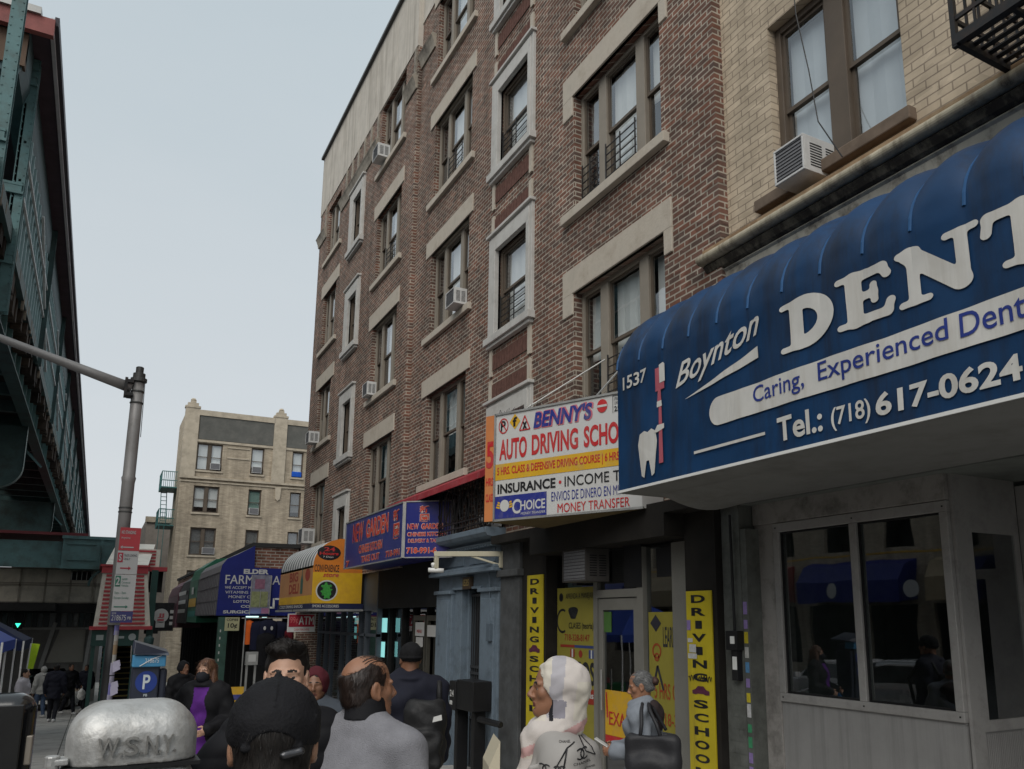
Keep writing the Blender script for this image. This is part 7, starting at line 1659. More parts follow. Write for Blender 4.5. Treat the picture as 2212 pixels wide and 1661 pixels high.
    def head(s, v, ears=True, nose=1.0, jaw=1.0, female=False):
        he, hc = s.he, s.hc; f = .92 if female else 1.0
        he(v, (0, -.016, .036), (.074, .094, .083), .02); he(v, (0, .022, -.03), (.060 * f, .066, .080), .03); he(v, (0, .048, -.082), (.040 * f * jaw, .034, .030), .025)
        hc(v, (-.048 * jaw * f, .0, -.055), (-.014, .066, -.096), .024, .018, .025); hc(v, (.048 * jaw * f, .0, -.055), (.014, .066, -.096), .024, .018, .025)
        he(v, (0, .077, -.097), (.018, .013, .014), .012)
        for sg in (-1, 1):
            he(v, (sg * .043, .056, -.018), (.018, .018, .020), .018)                                     # cheekbone
            he(v, (sg * .031, .094, .001), (.020, .016, .0125), .010, True)                               # eye socket
            hc(v, (sg * .012, .082, .019), (sg * .050, .068, .020), .0085, .008, .010)                    # brow ridge
            hc(v, (sg * .019, .079, .006), (sg * .043, .072, .005), .0042, .0038, .004)                   # upper lid
            hc(v, (sg * .020, .077, -.009), (sg * .042, .070, -.008), .004, .0035, .004)                  # lower lid
            he(v, (sg * .0125, .094, -.034), (.0085, .011, .008), .006)                                   # nostril wing
            if ears:
                he(v, (sg * .077, -.008, -.008), (.011, .022, .033), .006); he(v, (sg * .088, .000, -.004), (.007, .012, .019), .005, True); he(v, (sg * .080, .004, -.034), (.007, .009, .010), .005)
        hc(v, (0, .083, .012), (0, .106, -.024), .0080, .0115, .008); he(v, (0, .106, -.028), (.0125 * nose, .012, .010), .006)
        he(v, (0, .091, -.046), (.012, .006, .006), .008)
        hc(v, (-.019, .083, -.061), (.019, .083, -.061), .0068, .0068, .004); he(v, (0, .089, -.0595), (.015, .008, .006), .004); he(v, (0, .088, -.070), (.019, .008, .0065), .005)
        hc(v, (-.024, .092, -.0652), (.024, .092, -.0652), .0018, .0018, .002, True)
        he(v, (0, .084, -.080), (.020, .008, .004), .006, True)
        hc(v, (0, -.025, -.05), tuple((np.linalg.inv(s.Rh) @ (np.array(s.S((0, s.lean - .012, 1.47))) - s.c)) / s.hs), .056, .060, .03)
    def face_region(s, lip=1, brow=2):
        def f(P_):
            q = s.loc(P_); o = np.zeros(len(P_), int)
            o[(np.abs(q[:, 0]) < .024) & (q[:, 1] > .078) & (q[:, 2] < -.0565 - .15 * np.abs(q[:, 0]) * 0) & (q[:, 2] > -.0765 + .25 * np.abs(q[:, 0]))] = lip
            ax = np.abs(q[:, 0]); bz = .0225 + .12 * (ax - .012) * (ax < .035) - .25 * np.maximum(ax - .035, 0)
            o[(ax > .010) & (ax < .047) & (np.abs(q[:, 2] - bz) < .0048 - .04 * np.maximum(ax - .03, 0)) & (q[:, 1] > .05)] = brow; return o
        return f
    def body(s, mats, hands=True, ears=True, female=False, nose=1.0, jaw=1.0):
        e = [np.array(s.arms[q][i]) for q in 'LR' for i in (0, 1)] + [np.array((.28, .2, 0)), np.array((-.28, -.2, 0))]
        lo = np.minimum(np.min(e, 0) - .22, (-.3, -.25, -.02)); hi = np.maximum(np.max(e, 0) + .22, (.3, .25, 1.83)); hi[2] = 1.84; lo[2] = -.02
        v = s.vol(lo, hi); s.torso(v, -.012)
        for q in 'LR':
            s.arm(v, q, -.006); s.leg(v, q, -.008); kn, an = s.legs[q]; a = np.array(an); v.cone(s.S(a + (0, -.03, -.03)), s.S(a + (0, .13, -.05)), .036 * s.k, .028 * s.k, .02)
            if hands: s.hand(v, q)
        s.head(v, ears, nose, jaw, female)
        o = solid('body', v, mats, s.t, s.h, s.face_region()); return o
    def eyes(s):
        for sg in (-1, 1):
            v = Vol(np.array(s.Hd((sg * .031, .072, -.0015))) - .02 * s.hs, np.array(s.Hd((sg * .031, .072, -.0015))) + .02 * s.hs, .0016); s.he(v, (sg * .031, .0675, -.0015), (.0115, .0115, .0115), .001)
            def rg(P_, sg=sg): q = s.loc(P_) - np.array((sg * .031, .0675, -.0015)); return ((q[:, 1] > .0085) & (np.hypot(q[:, 0], q[:, 2]) < .0075)).astype(int)
            solid('eye', v, [M_eye, M_iris], s.t, s.h, rg)
    def top(s, mat, name='jacket', gr=.022, hem=.86, fold=.004, cuff=.97, vox=None, ff=(26, 26, 20), seed=0, collar=True, extra=None, ag=None, puff=0, region=None):
        e = [np.array(s.arms[q][i]) for q in 'LR' for i in (0, 1)]; lo = np.minimum(np.min(e, 0) - .12, (-.36, -.28, hem - .05)); hi = np.maximum(np.max(e, 0) + .12, (.36, .3, 1.62))
        v = s.vol(lo, hi, vox or max(s.vox, .007)); s.torso(v, gr)
        v.cone(s.S((0, s.lean * .3, hem + .1)), s.S((0, s.lean * .2, hem - .06)), (.135 * s.b + gr) * s.k, (.14 * s.b + gr) * s.k, .05); v.cut(2, hem * s.k, False)
        if collar: v.ell(s.S((0, s.lean - .01, 1.49)), s.S((.082 + gr, .082 + gr, .048)), .02)
        for q in 'LR': s.arm(v, q, gr if ag is None else ag, .03, cuff)
        if puff:
            Z = v.ax[2].reshape(1, 1, -1); v.d = v.d - (puff * np.abs(np.sin(Z * 3.14159 / .085 / s.k))).astype(np.float32) + puff * .5
        if extra: extra(v)
        v.folds(fold, ff, seed)
        v.cone(s.S((0, s.lean + .0, 1.47)), s.S((0, s.lean + .03, 1.62)), .064 * s.k, .080 * s.k, .006, True)
        return solid(name, v, mat, s.t, s.h, region)
    def trousers(s, mat, gr=.018, low=.97, fold=.004, vox=None):
        e = [np.array(s.legs[q][i]) for q in 'LR' for i in (0, 1)]; lo = np.minimum(np.min(e, 0) - .16, (-.26, -.2, 0)); hi = np.maximum(np.max(e, 0) + .16, (.26, .2, 1.06)); hi[2] = 1.06
        v = s.vol(lo, hi, vox or max(s.vox, .01)); v.ell(s.S((0, 0, .97)), s.S((.165 * s.b + gr * .6, .115 * s.b + gr * .6, .14)), .04); v.cut(2, 1.04 * s.k)
        for q in 'LR': s.leg(v, q, gr, .03, low)
        v.folds(fold, (24, 24, 26), 3); return solid('trousers', v, mat, s.t, s.h)
    def shoes(s, mat):
        for q in 'LR':
            a = np.array(s.legs[q][1]); v = s.vol(a + (-.12, -.16, -.14), a + (.12, .26, .12), max(s.vox, .008)); v.cone(s.S(a + (0, -.03, -.035)), s.S(a + (0, .14, -.052)), .048 * s.k, .042 * s.k, .03); v.ell(s.S(a + (0, .05, -.07)), s.S((.048, .13, .022)), .02); v.cut(2, max(0.002, (a[2] - .09)) * s.k, False)
            solid('shoe', v, mat, s.t, s.h)
    def finish(s, tr, sh, **k): s.trousers(tr, **k); s.shoes(sh); return s
    def world(s, p): q = rotz(np.array([p]), s.h)[0]; return Vector(s.t.location) + Vector(q)

def strands(hair, mat, par, n=900, ln=.035, flow=(0, -.4, -1), wd=.0011, lift=.25, seed=1, region=None):
    """loose hairs lying over a hair mass: thin tapering strips following its surface"""
    rg = random.Random(seed); me = hair.data; nv = len(me.vertices); m = MB(); fl = rotz(np.array([flow], float), par.h)[0]; fl = Vector(fl).normalized(); base = Vector(par.t.location)
    for _ in range(n):
        v = me.vertices[rg.randrange(nv)]; nn = v.normal; p = v.co + base
        if region and not region(v): continue
        d = fl + Vector((rg.uniform(-.35, .35), rg.uniform(-.35, .35), rg.uniform(-.25, .25))); d = d - nn * d.dot(nn)
        if d.length < .1: continue
        d.normalize(); sd_ = d.cross(nn).normalized() * wd * rg.uniform(.6, 1.3); L_ = ln * rg.uniform(.5, 1.3); pts = []
        for t in (0, .35, .7, 1): pts.append(p + d * L_ * t + nn * (.001 + lift * L_ * t * t * rg.uniform(.1, 1.0)))
        i = len(m.v)
        for q, t in zip(pts, (1, .9, .6, .15)): m.v += [q - sd_ * t, q + sd_ * t]
        for k in range(3): m.f.append([i + 2 * k, i + 2 * k + 1, i + 2 * k + 3, i + 2 * k + 2]); m.mi.append(0)
    return m._build('loose_hair', mat, par.t)

# ---- man in a black cap, back to the camera, nearest
p = Fig('person with back turned in a black baseball cap and black jacket', at(594, 1.83, 1560), 14, 1.755, .0052, yaw=-2, pitch=-3, hs=1.05)
p.body([SKA, M_lip, M_hair])
v = p.hvol(vox=.004)
p.he(v, (0, -.022, .022), (.081, .098, .088), .01); p.he(v, (0, -.045, -.045), (.070, .070, .075), .02); v.folds(.0010, (190, 190, 60), 1); p.he(v, (0, .12, -.03), (.09, .10, .13), .01, True); p.he(v, (.085, .01, -.03), (.022, .03, .05), .01, True); p.he(v, (-.085, .01, -.03), (.022, .03, .05), .01, True)
strands(solid('hair', v, M_hair, p.t, p.h), M_hair, p, 1500, .022, (0, -.2, -1), seed=1)
v = p.hvol(vox=.004)
p.he(v, (0, -.012, .034), (.0915, .112, .096), .01); p.he(v, (0, .0, -.06), (.12, .14, .085), .004, True); p.he(v, (0, .01, .03), (.083, .102, .086), .002, True)
p.he(v, (0, -.125, -.005), (.046, .06, .034), .004, True)
p.hc(v, (-.05, -.098, .0), (.05, -.098, .0), .008, .008, .004); p.hc(v, (0, -.012, .13), (0, -.012, .133), .009, .007, .004)
for a in range(0, 360, 60):
    q = [(.094 * math.sin(R(a)) * math.sin(t), -.012 + .114 * math.cos(R(a)) * math.sin(t), .034 + .098 * math.cos(t)) for t in np.linspace(.15, 1.4, 10)]
    for b, c in zip(q, q[1:]): p.hc(v, b, c, .0012, .0012, .002)
p.he(v, (0, .135, .02), (.075, .075, .010), .01)
v.folds(.0014, (55, 60, 50), 2); CAP = solid('cap', v, pbr('cap_black', (.013, .013, .015), .75, var=.35, vs=8, bump=.3, bs=140), p.t, p.h)
v = p.hvol(vox=.003); p.hc(v, (.022, -.118, -.014), (.052, -.112, -.008), .0085, .0085, .003); v.folds(.0004, (200, 200, 200), 1); solid('buckle', v, pbr('buckle', (.08, .08, .085), .3, metal=.8), p.t, p.h)
p.top(M_jblk, gr=.03, hem=.84, fold=.010, ff=(19, 21, 17)); p.finish(M_jean, M_shoe)

# ---- young man facing us behind the cap
p = Fig('young person with thick dark hair facing the camera, half hidden behind the black cap', at(617, 3.35), 190, 1.815, .0052, yaw=6, pitch=2, arms={'R': ((.36, .13, 1.17), (.34, .34, 1.06), 25), 'L': ((-.25, .02, 1.14), (-.22, .16, .93), 25)}, hs=.98, build=.92)
p.body([SKD, M_lip, M_hair]); p.eyes()
v = p.hvol(vox=.0042)
p.he(v, (0, -.028, .042), (.083, .098, .092), .01); p.he(v, (0, .015, .098), (.072, .075, .038), .02); p.he(v, (-.02, .055, .112), (.055, .035, .024), .015); p.he(v, (.03, .05, .105), (.05, .035, .024), .015)
for i in range(22):
    x = -.055 + .11 * (i * 7 % 22) / 21; y = -.03 + .095 * ((i * 5) % 22) / 21; p.hc(v, (x, y, .105), (x + .010, y + .022, .131 - abs(x) * .30 + .004 * (i % 3)), .016, .009, .012)
p.he(v, (0, .105, -.012), (.064, .066, .086), .008, True); p.he(v, (0, .0, -.10), (.1, .12, .08), .01, True); p.he(v, (.09, .03, -.04), (.03, .05, .05), .01, True); p.he(v, (-.09, .03, -.04), (.03, .05, .05), .01, True); v.folds(.002, (90, 120, 60), 4)
strands(solid('hair', v, M_hair, p.t, p.h), M_hair, p, 1600, .032, (.25, .8, .25), lift=.14, seed=2, region=lambda v, z=p.c[2] + .075 * p.hs: v.co.z > z)
p.top(M_jblk, gr=.028, hem=.85, fold=.006, puff=.010); p.finish(M_jean, M_shoe)
m = MB()
w0 = Vector(p.world(p.S(np.array((.36, .15, 1.17)) + (.0, .04, -.01))))
for k in range(4): m.tube([w0 + Vector((.05 * math.cos(a) - .01, -.075 + .008 * k, .045 * math.sin(a) + .01 * k)) for a in np.linspace(0, 5.2, 14)], .003, 5)
tag(m.build('cord', M_white, loc=w0), 'pale looped cord hanging on the black sleeve beside the silver station', 'cord')

# ---- balding man in a grey sweater
p = Fig('balding person in a grey sweater looking away to the right', at(794, 3.4), 46, 1.76, .0052, yaw=34, pitch=0, build=1.06, hs=1.05)
p.body([SKB, M_lipd, M_hair], jaw=1.12)
v = p.hvol(vox=.004); p.he(v, (0, -.022, .030), (.0795, .0975, .085), .01); p.he(v, (0, -.04, -.03), (.072, .068, .06), .02); v.folds(.0013, (120, 120, 50), 5)
p.he(v, (0, -.075, .105), (.060, .070, .062), .022, True); p.he(v, (0, .13, .0), (.10, .10, .17), .014, True); p.he(v, (0, .045, .125), (.05, .05, .045), .02, True); p.he(v, (.088, .012, -.012), (.022, .032, .045), .008, True); p.he(v, (-.088, .012, -.012), (.022, .032, .045), .008, True); p.he(v, (0, -.02, -.125), (.1, .12, .06), .008, True)
strands(solid('hair', v, M_hth, p.t, p.h), M_hth, p, 2200, .03, (0, -.55, -.8), lift=.12, seed=3)
v = p.hvol(vox=.003)                                        # strands combed over the crown
for i in range(15):
    a = -.06 + .12 * i / 14; q = [(a * (.6 + .4 * t), .035 - .085 * t + .004 * (i % 3), .034 + .0845 * math.sqrt(max(0, 1 - (a * (.6 + .4 * t) / .076) ** 2 - ((.035 - .085 * t + .018) / .099) ** 2))) for t in np.linspace(0, 1, 6)]
    for b, c in zip(q, q[1:]): p.hc(v, b, c, .0026, .0024, .002)
solid('combed_strands', v, M_hth, p.t, p.h)
def rib(v): v.cone(p.S((0, -.012, 1.47)), p.S((0, -.005, 1.515)), .088 * p.k, .078 * p.k, .02)
p.top(M_jgry, 'sweater', gr=.03, hem=.88, fold=.0085, extra=rib, collar=False, ff=(13, 17, 15), seed=3)
v = p.vol((-.14, -.14, 1.40), (.14, .14, 1.60), .006); v.cone(p.S((0, -.015, 1.46)), p.S((0, -.005, 1.565)), .100 * p.k, .078 * p.k, .01); v.cone(p.S((0, .02, 1.5)), p.S((0, .06, 1.62)), .055 * p.k, .08 * p.k, .006, True); v.cut(2, 1.515 * p.k, False); solid('undershirt', v, M_jblk, p.t, p.h)
p.finish(M_jean, M_shoe)

# ---- man in a beanie with a backpack
p = Fig('person in a black beanie and navy jacket walking away from the camera', at(884, 7.0), 18, 1.86, .007, yaw=-18, pitch=0, build=1.18, legs={'L': ((-.1, .10, .5), (-.1, .06, .09)), 'R': ((.1, .0, .5), (.1, -.16, .10))})
p.body([SKC, M_lipd, M_hair])
v = p.hvol(vox=.005); p.he(v, (0, -.018, .035), (.086, .105, .095), .01); p.he(v, (0, .0, -.10), (.2, .2, .092), .004, True); p.he(v, (0, .11, -.04), (.08, .07, .07), .006, True); p.he(v, (0, -.02, .012), (.089, .108, .030), .006); v.folds(.0012, (130, 130, 20), 2); solid('beanie', v, pbr('beanie_black', (.012, .012, .013), .95, var=.3, vs=30), p.t, p.h)
p.top(M_jnvy, gr=.045, hem=.82, fold=.011, seed=2, ff=(17, 19, 15)); p.finish(M_jean, M_shoe)
M_bp = pbr('backpack_black', (.014, .014, .015), .6, var=.4, vs=5, bump=.4, bs=30)
bk = thing('backpack', 'black backpack slung on the back of the person in the beanie', 'backpack', p.t.location)
v = Vol((-.12, -.55, .75), (.42, .05, 1.6), .008); v.rbox((.13, -.24, 1.16), (.165, .10, .27), .09); v.rbox((.13, -.335, 1.06), (.13, .05, .15), .045, .02); v.folds(.009, (22, 22, 18), 6); solid('pack', v, M_bp, bk, p.h)
m = MB()
for sx in (.03, .24):
    pts = [(sx, -.17, 1.40), (sx, -.10, 1.55), (sx, .06, 1.54), (sx + .02, .18, 1.35), (sx + .04, .13, 1.08), (sx + .02, -.16, .98)]; m.tube([Vector(q) + Vector(p.t.location) for q in rotz(np.array(pts), p.h)], .022, 6)
m.build('strap', M_bp, bk, smooth=True)
m = MB(); q4 = np.array([(.18, -.405, 1.27), (.255, -.40, 1.285), (.25, -.395, 1.325), (.19, -.40, 1.31)]); m.face([Vector(q) + Vector(p.t.location) for q in rotz(q4, p.h)]); m.build('logo_patch', M_swhite, bk)

# ---- woman in a plaid headscarf and printed grey coat
p = Fig('person in a cream and lavender headscarf and grey printed coat, in profile facing left', at(1204, 3.4), -62, 1.685, .0046, yaw=-2, pitch=0, hs=.985, neck=.055, arms={'L': ((-.24, -.05, 1.14), (-.19, .18, 1.02), 35), 'R': ((.25, -.04, 1.14), (.2, .16, 1.0), 35)})
p.body([SKB, M_lipd, M_hair], female=True, ears=False); p.eyes()
M_sc = [pbr('scarf_cream', (.56, .52, .45), .9, var=.08, vs=12, bump=.25, bs=260), pbr('scarf_lavender', (.39, .375, .40), .9, var=.1, vs=12, bump=.25, bs=260), pbr('scarf_blush', (.53, .485, .455), .9, var=.08, vs=12, bump=.25, bs=260), pbr('scarf_black', (.02, .02, .024), .9), pbr('scarf_pink', (.50, .31, .30), .9, var=.1, vs=12), pbr('scarf_grey', (.23, .22, .25), .9, var=.1, vs=12)]
v = p.vol((-.3, -.32, 1.0), (.3, .34, 1.84), .0052)
p.he(v, (0, -.030, .030), (.093, .112, .102), .01); p.he(v, (0, -.060, -.01), (.088, .085, .10), .04); p.he(v, (0, -.035, -.085), (.092, .095, .085), .04)
p.he(v, (0, -.005, -.165), (.112, .115, .058), .04); p.he(v, (0, .05, -.185), (.088, .085, .05), .03); p.he(v, (-.01, .075, -.225), (.07, .06, .045), .03)
p.hc(v, (-.02, .08, -.2), (-.05, .125, -.36), .042, .046, .03); p.hc(v, (-.05, .125, -.36), (-.05, .135, -.62), .046, .04, .03); p.hc(v, (.03, .05, -.2), (.05, .10, -.42), .04, .04, .04)
v.folds(.0060, (24, 30, 26), 3); v.folds(.0024, (70, 66, 48), 8)
p.he(v, (0, .118, -.022), (.068, .080, .128), .010, True); p.he(v, (0, .03, -.02), (.070, .075, .105), .006, True)
def plaid(P_):
    q = p.loc(P_); y, z = q[:, 1], q[:, 2]; o = np.full(len(P_), 2)
    u = y + .12 * z
    o[(z > -.115) & (u > -.030) & (u < .03)] = 1; o[(z > -.125) & (u >= .026)] = 0; o[(z > -.125) & (u < -.085) & (z < .03)] = 0
    o[(z <= -.045) & (z > -.115) & (u < .01) & (u > -.05)] = 5; o[(z <= -.04) & (z > -.125) & (np.abs(u - .010 - .1 * (z + .08)) < .008)] = 3
    w = z + .42 * y; lo = z <= -.115
    o[lo & (w < -.175)] = 4; o[lo & (w < -.215)] = 0; o[lo & (z < -.27)] = 2; o[lo & (z < -.33) & (np.sin(q[:, 0] * 60) > .2)] = 0; o[lo & (z < -.40)] = 1; o[(z < -.36) & (z > -.44) & (q[:, 0] > -.03)] = 3; return o
solid('headscarf', v, M_sc, p.t, p.h, plaid)
def lap(v):
    v.ell(p.S((0, -.05, 1.44)), p.S((.165, .115, .065)), .03); v.ell(p.S((0, -.11, 1.33)), p.S((.15, .07, .13)), .04)
    for sg in (-1, 1): v.cone(p.S((sg * .10, .05, 1.43)), p.S((sg * .13, .145, 1.30)), .038 * p.k, .028 * p.k, .012); v.cone(p.S((sg * .10, -.10, 1.455)), p.S((sg * .205, -.02, 1.435)), .034 * p.k, .016 * p.k, .006); v.cone(p.S((sg * .205, -.02, 1.435)), p.S((sg * .17, .10, 1.40)), .016 * p.k, .016 * p.k, .006); v.cone(p.S((sg * .20, -.055, 1.44)), p.S((sg * .225, .0, 1.36)), .008 * p.k, .006 * p.k, .004)
COAT = p.top(M_coat, 'coat', gr=.036, hem=.60, fold=.008, extra=lap, seed=5, vox=.0062, ff=(14, 16, 12), collar=False)
p.finish(M_jean, M_shoe)
# black print on the coat, laid onto the cloth
loc_ = Vector(p.t.location); bv = BVHTree.FromPolygons([w.co + loc_ for w in COAT.data.vertices], [tuple(f.vertices) for f in COAT.data.polygons])
def decal(mb, cen, kind, sc, dirv):
    """drop lettering along dirv onto the cloth; cen in world space"""
    dv = Vector(dirv).normalized(); rt = dv.cross(Vector((0, 0, 1))).normalized(); up = rt.cross(dv)
    def put_(pts, faces):
        i = len(mb.v); ok = []
        for x, y in pts:
            o = Vector(cen) + rt * x * sc + up * y * sc - dv * .6; h_ = bv.ray_cast(o, dv); mb.v.append((h_[0] - dv * .0035) if h_[0] else o); ok.append(h_[0] is not None)
        for f in faces:
            if all(ok[q] for q in f): mb.f.append([i + q for q in f]); mb.mi.append(0)
    if kind == 'cc':
        for sg in (-1, 1):
            pts = []; n = 20
            for k in range(n + 1):
                a = R(-135 + 270 * k / n) if sg < 0 else R(45 + 270 * k / n)
                for r in (.40, .54): pts.append((sg * .26 + r * math.cos(a) * .95, r * math.sin(a)))
            put_(pts, [[2 * k, 2 * k + 1, 2 * k + 3, 2 * k + 2] for k in range(n)])
        V_, F_ = glyphs('CHANEL', .0, 0); put_([(-1.0 + 2.0 * x, -1.0 + .26 * y) for x, y in V_], F_)
    elif kind == 'line':
        P_ = [Vector(q) for q in sc]; n = 40; pr = None; W_ = [(P_[min(int(t), len(P_) - 2)]).lerp(P_[min(int(t), len(P_) - 2) + 1], t - min(int(t), len(P_) - 2)) for t in np.linspace(0, len(P_) - 1, n)]
        for q in W_:
            h_ = bv.ray_cast(q - dv * .6, dv); a = h_[0] - dv * .002 if h_[0] else None
            if a is not None and pr is not None and (a - pr).length < .03: mb.bar(pr, a, .0055, .003)
            pr = a
    elif kind == 'word': V_, F_ = glyphs('CHANEL', .01, .2); put_([(-1 + 2 * x, -.15 + .3 * y) for x, y in V_], F_)
m = MB(); vd = Vector((math.sin(R(27)), math.cos(R(27)), 0))
def wp(px, py, d=3.3):
    lat = (px - 1223) / 1798 * d; z = 1.9 - (py - 1335) / 1798 * d; return (d * math.sin(TH) + lat * math.cos(TH), d * math.cos(TH) - lat * math.sin(TH), z)
for px, py, kd, sc in ((1254, 1606, 'cc', .036), (1206, 1634, 'cc', .036), (1256, 1660, 'cc', .036), (1176, 1632, 'cc', .032), (1218, 1582, 'word', .022), (1192, 1556, 'word', .024), (1236, 1545, 'word', .024), (1272, 1636, 'word', .022), (1230, 1690, 'cc', .036), (1190, 1690, 'word', .026)): decal(m, wp(px, py), kd, sc, vd)
m._build('printed_lettering', M_sblk, p.t)
m = MB()
for L_ in (((1188, 1661), (1200, 1625), (1222, 1592), (1250, 1578), (1276, 1600), (1284, 1616)), ((1222, 1592), (1214, 1630), (1222, 1668)), ((1250, 1578), (1262, 1604), (1284, 1616))): decal(m, None, 'line', [wp(a, b) for a, b in L_], vd)
m._build('piping', M_sblk, p.t)
fo = thing('folder', 'cream cardboard folder held upright by the person in the headscarf', 'folder', p.t.location)
m = MB(); a = Vector(p.world(p.S((-.12, .30, 1.31)))); hd = Vector((math.sin(R(-62 + 80)), math.cos(R(-62 + 80)), 0)); q = Vector((math.sin(R(-62)), math.cos(R(-62)), 0)); m.frame(O=a, U=-q, Wd=hd); m.prism([(.015, -.22), (.055, -.22), (.055, .19), (.015, .10)], -.11, .11); m.build('sheet', pbr('folder_cream', (.50, .45, .34), .8, var=.06), fo)

# ---- grey-haired woman with a big black bag at the driving school door
p = Fig('grey haired person in a grey hooded sweatshirt looking down at a phone by the door', at(1392, 6.55), -46, 1.60, .006, yaw=-14, pitch=-16, lean=.03, arms={'L': ((-.235, -.01, 1.13), (-.13, .24, 1.11), 35), 'R': ((.235, .03, 1.14), (.03, .27, 1.12), 35)}, build=1.02)
p.body([SKB, M_lipd, M_hgr], female=True); p.eyes()
v = p.hvol(vox=.005); p.he(v, (0, -.024, .034), (.080, .098, .088), .01); p.he(v, (0, -.05, -.03), (.068, .062, .055), .02); p.he(v, (0, .125, -.02), (.085, .085, .12), .012, True); p.he(v, (0, -.02, -.115), (.1, .1, .06), .01, True); p.he(v, (.09, .01, -.02), (.02, .03, .04), .006, True); p.he(v, (-.09, .01, -.02), (.02, .03, .04), .006, True); v.folds(.0016, (130, 40, 60), 3); strands(solid('hair', v, M_hgr, p.t, p.h), pbr('silver_hair', (.17, .17, .17), .5, var=.8, vs=60), p, 900, .035, (0, -1, -.3), seed=4, lift=.05)
v = p.hvol(vox=.005); p.he(v, (0, -.135, .0), (.04, .036, .038), .01); v.folds(.003, (80, 80, 80), 2); solid('hair_bun', v, pbr('bun_dark', (.05, .025, .02), .6, var=.6, vs=40), p.t, p.h)
p.top(M_hoodg, 'sweatshirt', gr=.034, hem=.84, fold=.010, seed=4, ff=(18, 20, 19))
v = p.vol((-.25, -.3, 1.25), (.25, .2, 1.6), .008); v.ell(p.S((0, -.075, 1.435)), p.S((.15, .075, .075)), .03); v.ell(p.S((0, -.11, 1.36)), p.S((.10, .05, .09)), .04); v.ell(p.S((0, -.02, 1.48)), p.S((.105, .10, .05)), .03); v.cone(p.S((0, .02, 1.45)), p.S((0, .04, 1.62)), .062 * p.k, .085 * p.k, .01, True); v.folds(.005, (30, 30, 30), 2); solid('hood', v, pbr('hood_brown', (.035, .026, .026), .95, var=.2, vs=20), p.t, p.h)
p.finish(M_camo, M_shoe)
bgx = thing('handbag', 'large slouchy black tote bag on the shoulder of the grey haired person', 'handbag', p.t.location)
M_bag = pbr('bag_black', (.022, .022, .025), .55, var=.2, vs=4, bump=.2, bs=60)
bo = np.array(p.S((-.27, -.11, 0))); v = Vol((-.46, -.42, .7), (-.08, .22, 1.35), .008); v.rbox((-.285, -.10, 1.045), (.05, .20, .135), .05); v.rbox((-.285, -.10, .965), (.085, .205, .075), .07, .05); v.ell((-.285, -.10, 1.195), (.045, .14, .03), .02, True); v.folds(.007, (18, 18, 14), 7); solid('bag', v, M_bag, bgx, p.h)
m = MB()
for dy in (-.19, -.03):
    pts = [(-.315, dy + .02, 1.14), (-.29, dy * .7, 1.24), (-.245, dy * .42, 1.33), (-.17, dy * .3, 1.375), (-.13, dy * .3 - .03, 1.34), (-.22, dy, 1.2)]; m.tube([Vector(q) + Vector(p.t.location) for q in rotz(np.array(pts), p.h)], .014, 6)
m.build('strap', M_bag, bgx, smooth=True)
ph = thing('phone', 'pale mobile phone in the hands of the grey haired person', 'phone', p.t.location)
m = MB(); c = Vector(p.world(p.S((-.055, .335, 1.16)))); q = Vector((math.sin(R(p.h)), math.cos(R(p.h)), 0)); m.frame(O=c, U=Vector((q.y, -q.x, 0)), Wd=(q * .5 + Vector((0, 0, -.85))).normalized(), V=(q * .85 + Vector((0, 0, .5))).normalized()); m.box(-.036, .036, -.06, .085, 0, .009); m.build('case', pbr('phone_white', (.55, .54, .52), .4), ph, bevel=.004)

# ---- woman in purple with a mask
p = Fig('person with long brown hair, black mask and purple top walking toward the camera', at(443, 9.0), 205, 1.77, .0085, yaw=12, pitch=-6, arms={'L': ((-.27, .0, 1.14), (-.13, .21, 1.06), 45), 'R': ((.27, .0, 1.14), (.20, .22, 1.08), 45)}, legs={'L': ((-.09, .08, .5), (-.09, .10, .09)), 'R': ((.09, -.02, .5), (.09, -.18, .11))}, build=1.05)
p.body([SKD, M_lip, M_hbr], female=True); p.eyes()
v = p.vol((-.3, -.3, 1.1), (.3, .3, 1.85), .007); p.he(v, (0, -.022, .035), (.086, .102, .094), .01)
for sg in (-1, 1): p.hc(v, (sg * .07, -.02, -.02), (sg * .095, .01, -.2), .042, .048, .03); p.hc(v, (sg * .095, .01, -.2), (sg * .10, .055, -.40), .048, .026, .03)
p.hc(v, (0, -.08, 0), (0, -.1, -.36), .075, .06, .04); v.folds(.003, (90, 60, 14), 3); p.he(v, (0, .115, -.03), (.062, .08, .105), .01, True); p.he(v, (0, .03, -.02), (.066, .07, .1), .005, True); strands(solid('hair', v, M_hbr, p.t, p.h), pbr('light_brown_hair', (.15, .075, .04), .45, var=.5, vs=40), p, 1400, .07, (0, -.1, -1), seed=5, lift=.1, wd=.002)
v = p.hvol(.18, .006); p.he(v, (0, .046, -.052), (.068, .088, .068), .01); p.he(v, (0, .12, .075), (.1, .12, .065), .01, True); p.he(v, (0, -.04, -.05), (.1, .09, .1), .004, True); solid('mask', v, pbr('mask_cloth', (.02, .021, .026), .85, var=.1), p.t, p.h)
def purple(P_): q = P_ / p.k; return ((np.abs(q[:, 0]) < .070 + .012 * np.sin(q[:, 2] * 22) + .05 * np.maximum(1.25 - q[:, 2], 0)) & (q[:, 1] > .05) & (q[:, 2] < 1.47)).astype(int)
p.top([M_jblk, M_purp], gr=.045, hem=.70, fold=.006, region=purple, ag=.035); p.finish(M_jean, M_shoe)
bb = thing('plastic_bag', 'bright blue plastic bag carried by the person in purple', 'bag', p.t.location)
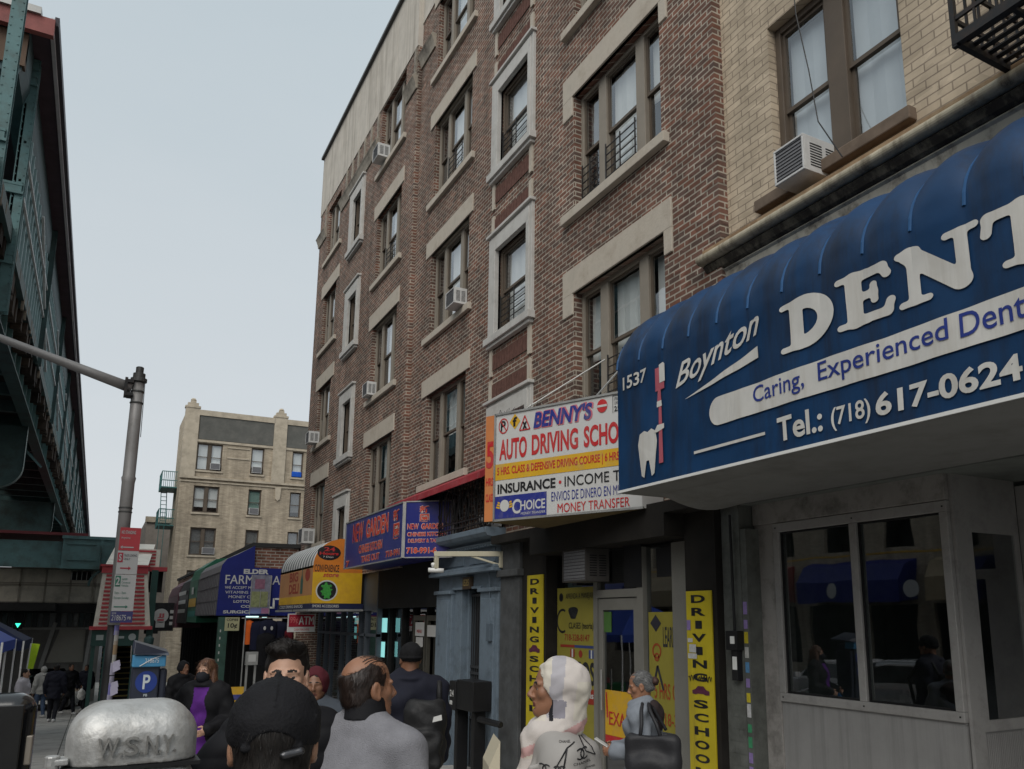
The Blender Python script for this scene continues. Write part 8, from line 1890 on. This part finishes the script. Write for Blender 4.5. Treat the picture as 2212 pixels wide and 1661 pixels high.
v = Vol((-.1, .0, .55), (.5, .5, 1.2), .009); v.ell((.27, .22, .86), (.10, .10, .13), .02); v.cone((.24, .22, .95), (.20, .22, 1.08), .055, .02, .03); v.cone((.33, .22, .93), (.42, .2, .90), .03, .02, .02); v.folds(.016, (34, 30, 30), 5); solid('bag', v, pbr('plastic_blue', (.02, .22, .55), .35, var=.2, vs=9), bb, p.h)

# ---- figures farther off
def simple(label, pos, h, ht, vox, jm, tm, hm, sk=SKC, shoe=M_shoe, coat=.82, stride=.12, hood=None, arms=None, build=1.05, hand=True, long=False):
    p = Fig(label, pos, h, ht, vox, legs={'L': ((-.09, .06 + stride * .3, .5), (-.09, stride, .09)), 'R': ((.09, .0, .5), (.09, -stride, .11))}, arms=arms, build=build)
    p.body([sk, M_lipd, M_hair], hands=hand)
    v = p.hvol(vox=max(.006, vox * .7)); p.he(v, (0, -.024, .034), (.082, .1, .09), .01); p.he(v, (0, -.04, -.05), (.068, .066, .06), .02)
    if long: p.hc(v, (0, -.07, -.02), (0, -.09, -.2), .075, .055, .04)
    p.he(v, (0, .12, -.03), (.085, .085, .115), .01, True); v.folds(.002, (70, 70, 50), 2); solid('hair', v, hm, p.t, p.h)
    p.top(jm, gr=.04, hem=coat, fold=.006)
    if hood:
        v = p.hvol(.26, max(.007, vox * .8)); p.he(v, (0, -.03, .02), (.10, .12, .12), .02); p.he(v, (0, -.04, -.16), (.13, .13, .07), .04); p.he(v, (0, .13, -.01), (.08, .1, .11), .01, True); v.folds(.004, (40, 40, 30), 2); solid('hood', v, hood, p.t, p.h)
    p.finish(tm, shoe); return p
M_mar = pbr('hood_maroon', (.075, .016, .022), .9, var=.2); M_wht = pbr('white_top', (.5, .48, .52), .8, var=.1)
simple('person in a slate jacket and dark maroon hood behind the balding person', at(681, 6.2), 200, 1.68, .009, pbr('slate_jacket', (.06, .07, .085), .8, var=.2), M_jean, M_hair, hood=M_mar)
simple('person in long black clothes standing against the dark shopfronts', at(394, 15.5), 150, 1.74, .012, M_jblk, M_jean, M_hair, coat=.30, stride=.03, hood=M_jblk)
simple('person in black walking away on the open pavement near the tent', at(119, 26.2), 8, 1.74, .014, M_jnvy, M_jean, M_hair, shoe=M_shw, coat=.70, stride=.16)
simple('person in a grey hooded top and blue jeans beyond the tent flag', at(91, 28.3), -30, 1.66, .014, pbr('pale_hoodie', (.30, .30, .29), .9, var=.12), M_bjean, M_hair, shoe=M_shw, hood=MATS['pale_hoodie'], stride=.1)
simple('person in dark clothes mid-stride near the station stair', at(150, 30.0), 150, 1.72, .014, M_jblk, M_jean, M_hair, shoe=M_shw, coat=.6, stride=.26, arms={'L': ((-.3, -.1, 1.16), (-.34, .1, .98), 25), 'R': ((.3, .12, 1.14), (.36, .26, 1.0), 25)})
simple('person in a navy jacket carrying a white bag beside the stair post', at(184, 31.5), 200, 1.68, .014, M_jnvy, M_jean, M_hair, shoe=M_shw, stride=.18)
simple('long haired stall seller in a white top behind the tent legs', at(50, 19.5), 100, 1.66, .012, M_wht, M_bjean, M_hair, sk=SKD, stride=.02, long=True)
q_ = at(178, 31.2); wb_ = MB(); v = Vol((-.2, -.2, 0), (.2, .2, .5), .015); v.ell((0, 0, .2), (.13, .1, .2), .02); v.cone((0, 0, .35), (0, 0, .48), .04, .015, .03); v.folds(.012, (30, 30, 20), 2)
wt = thing('plastic_bag', 'white carrier bag held by the person beside the stair post', 'bag', (q_[0], q_[1] - .1, q_[2] + .42)); solid('bag', v, M_white, wt, 0)
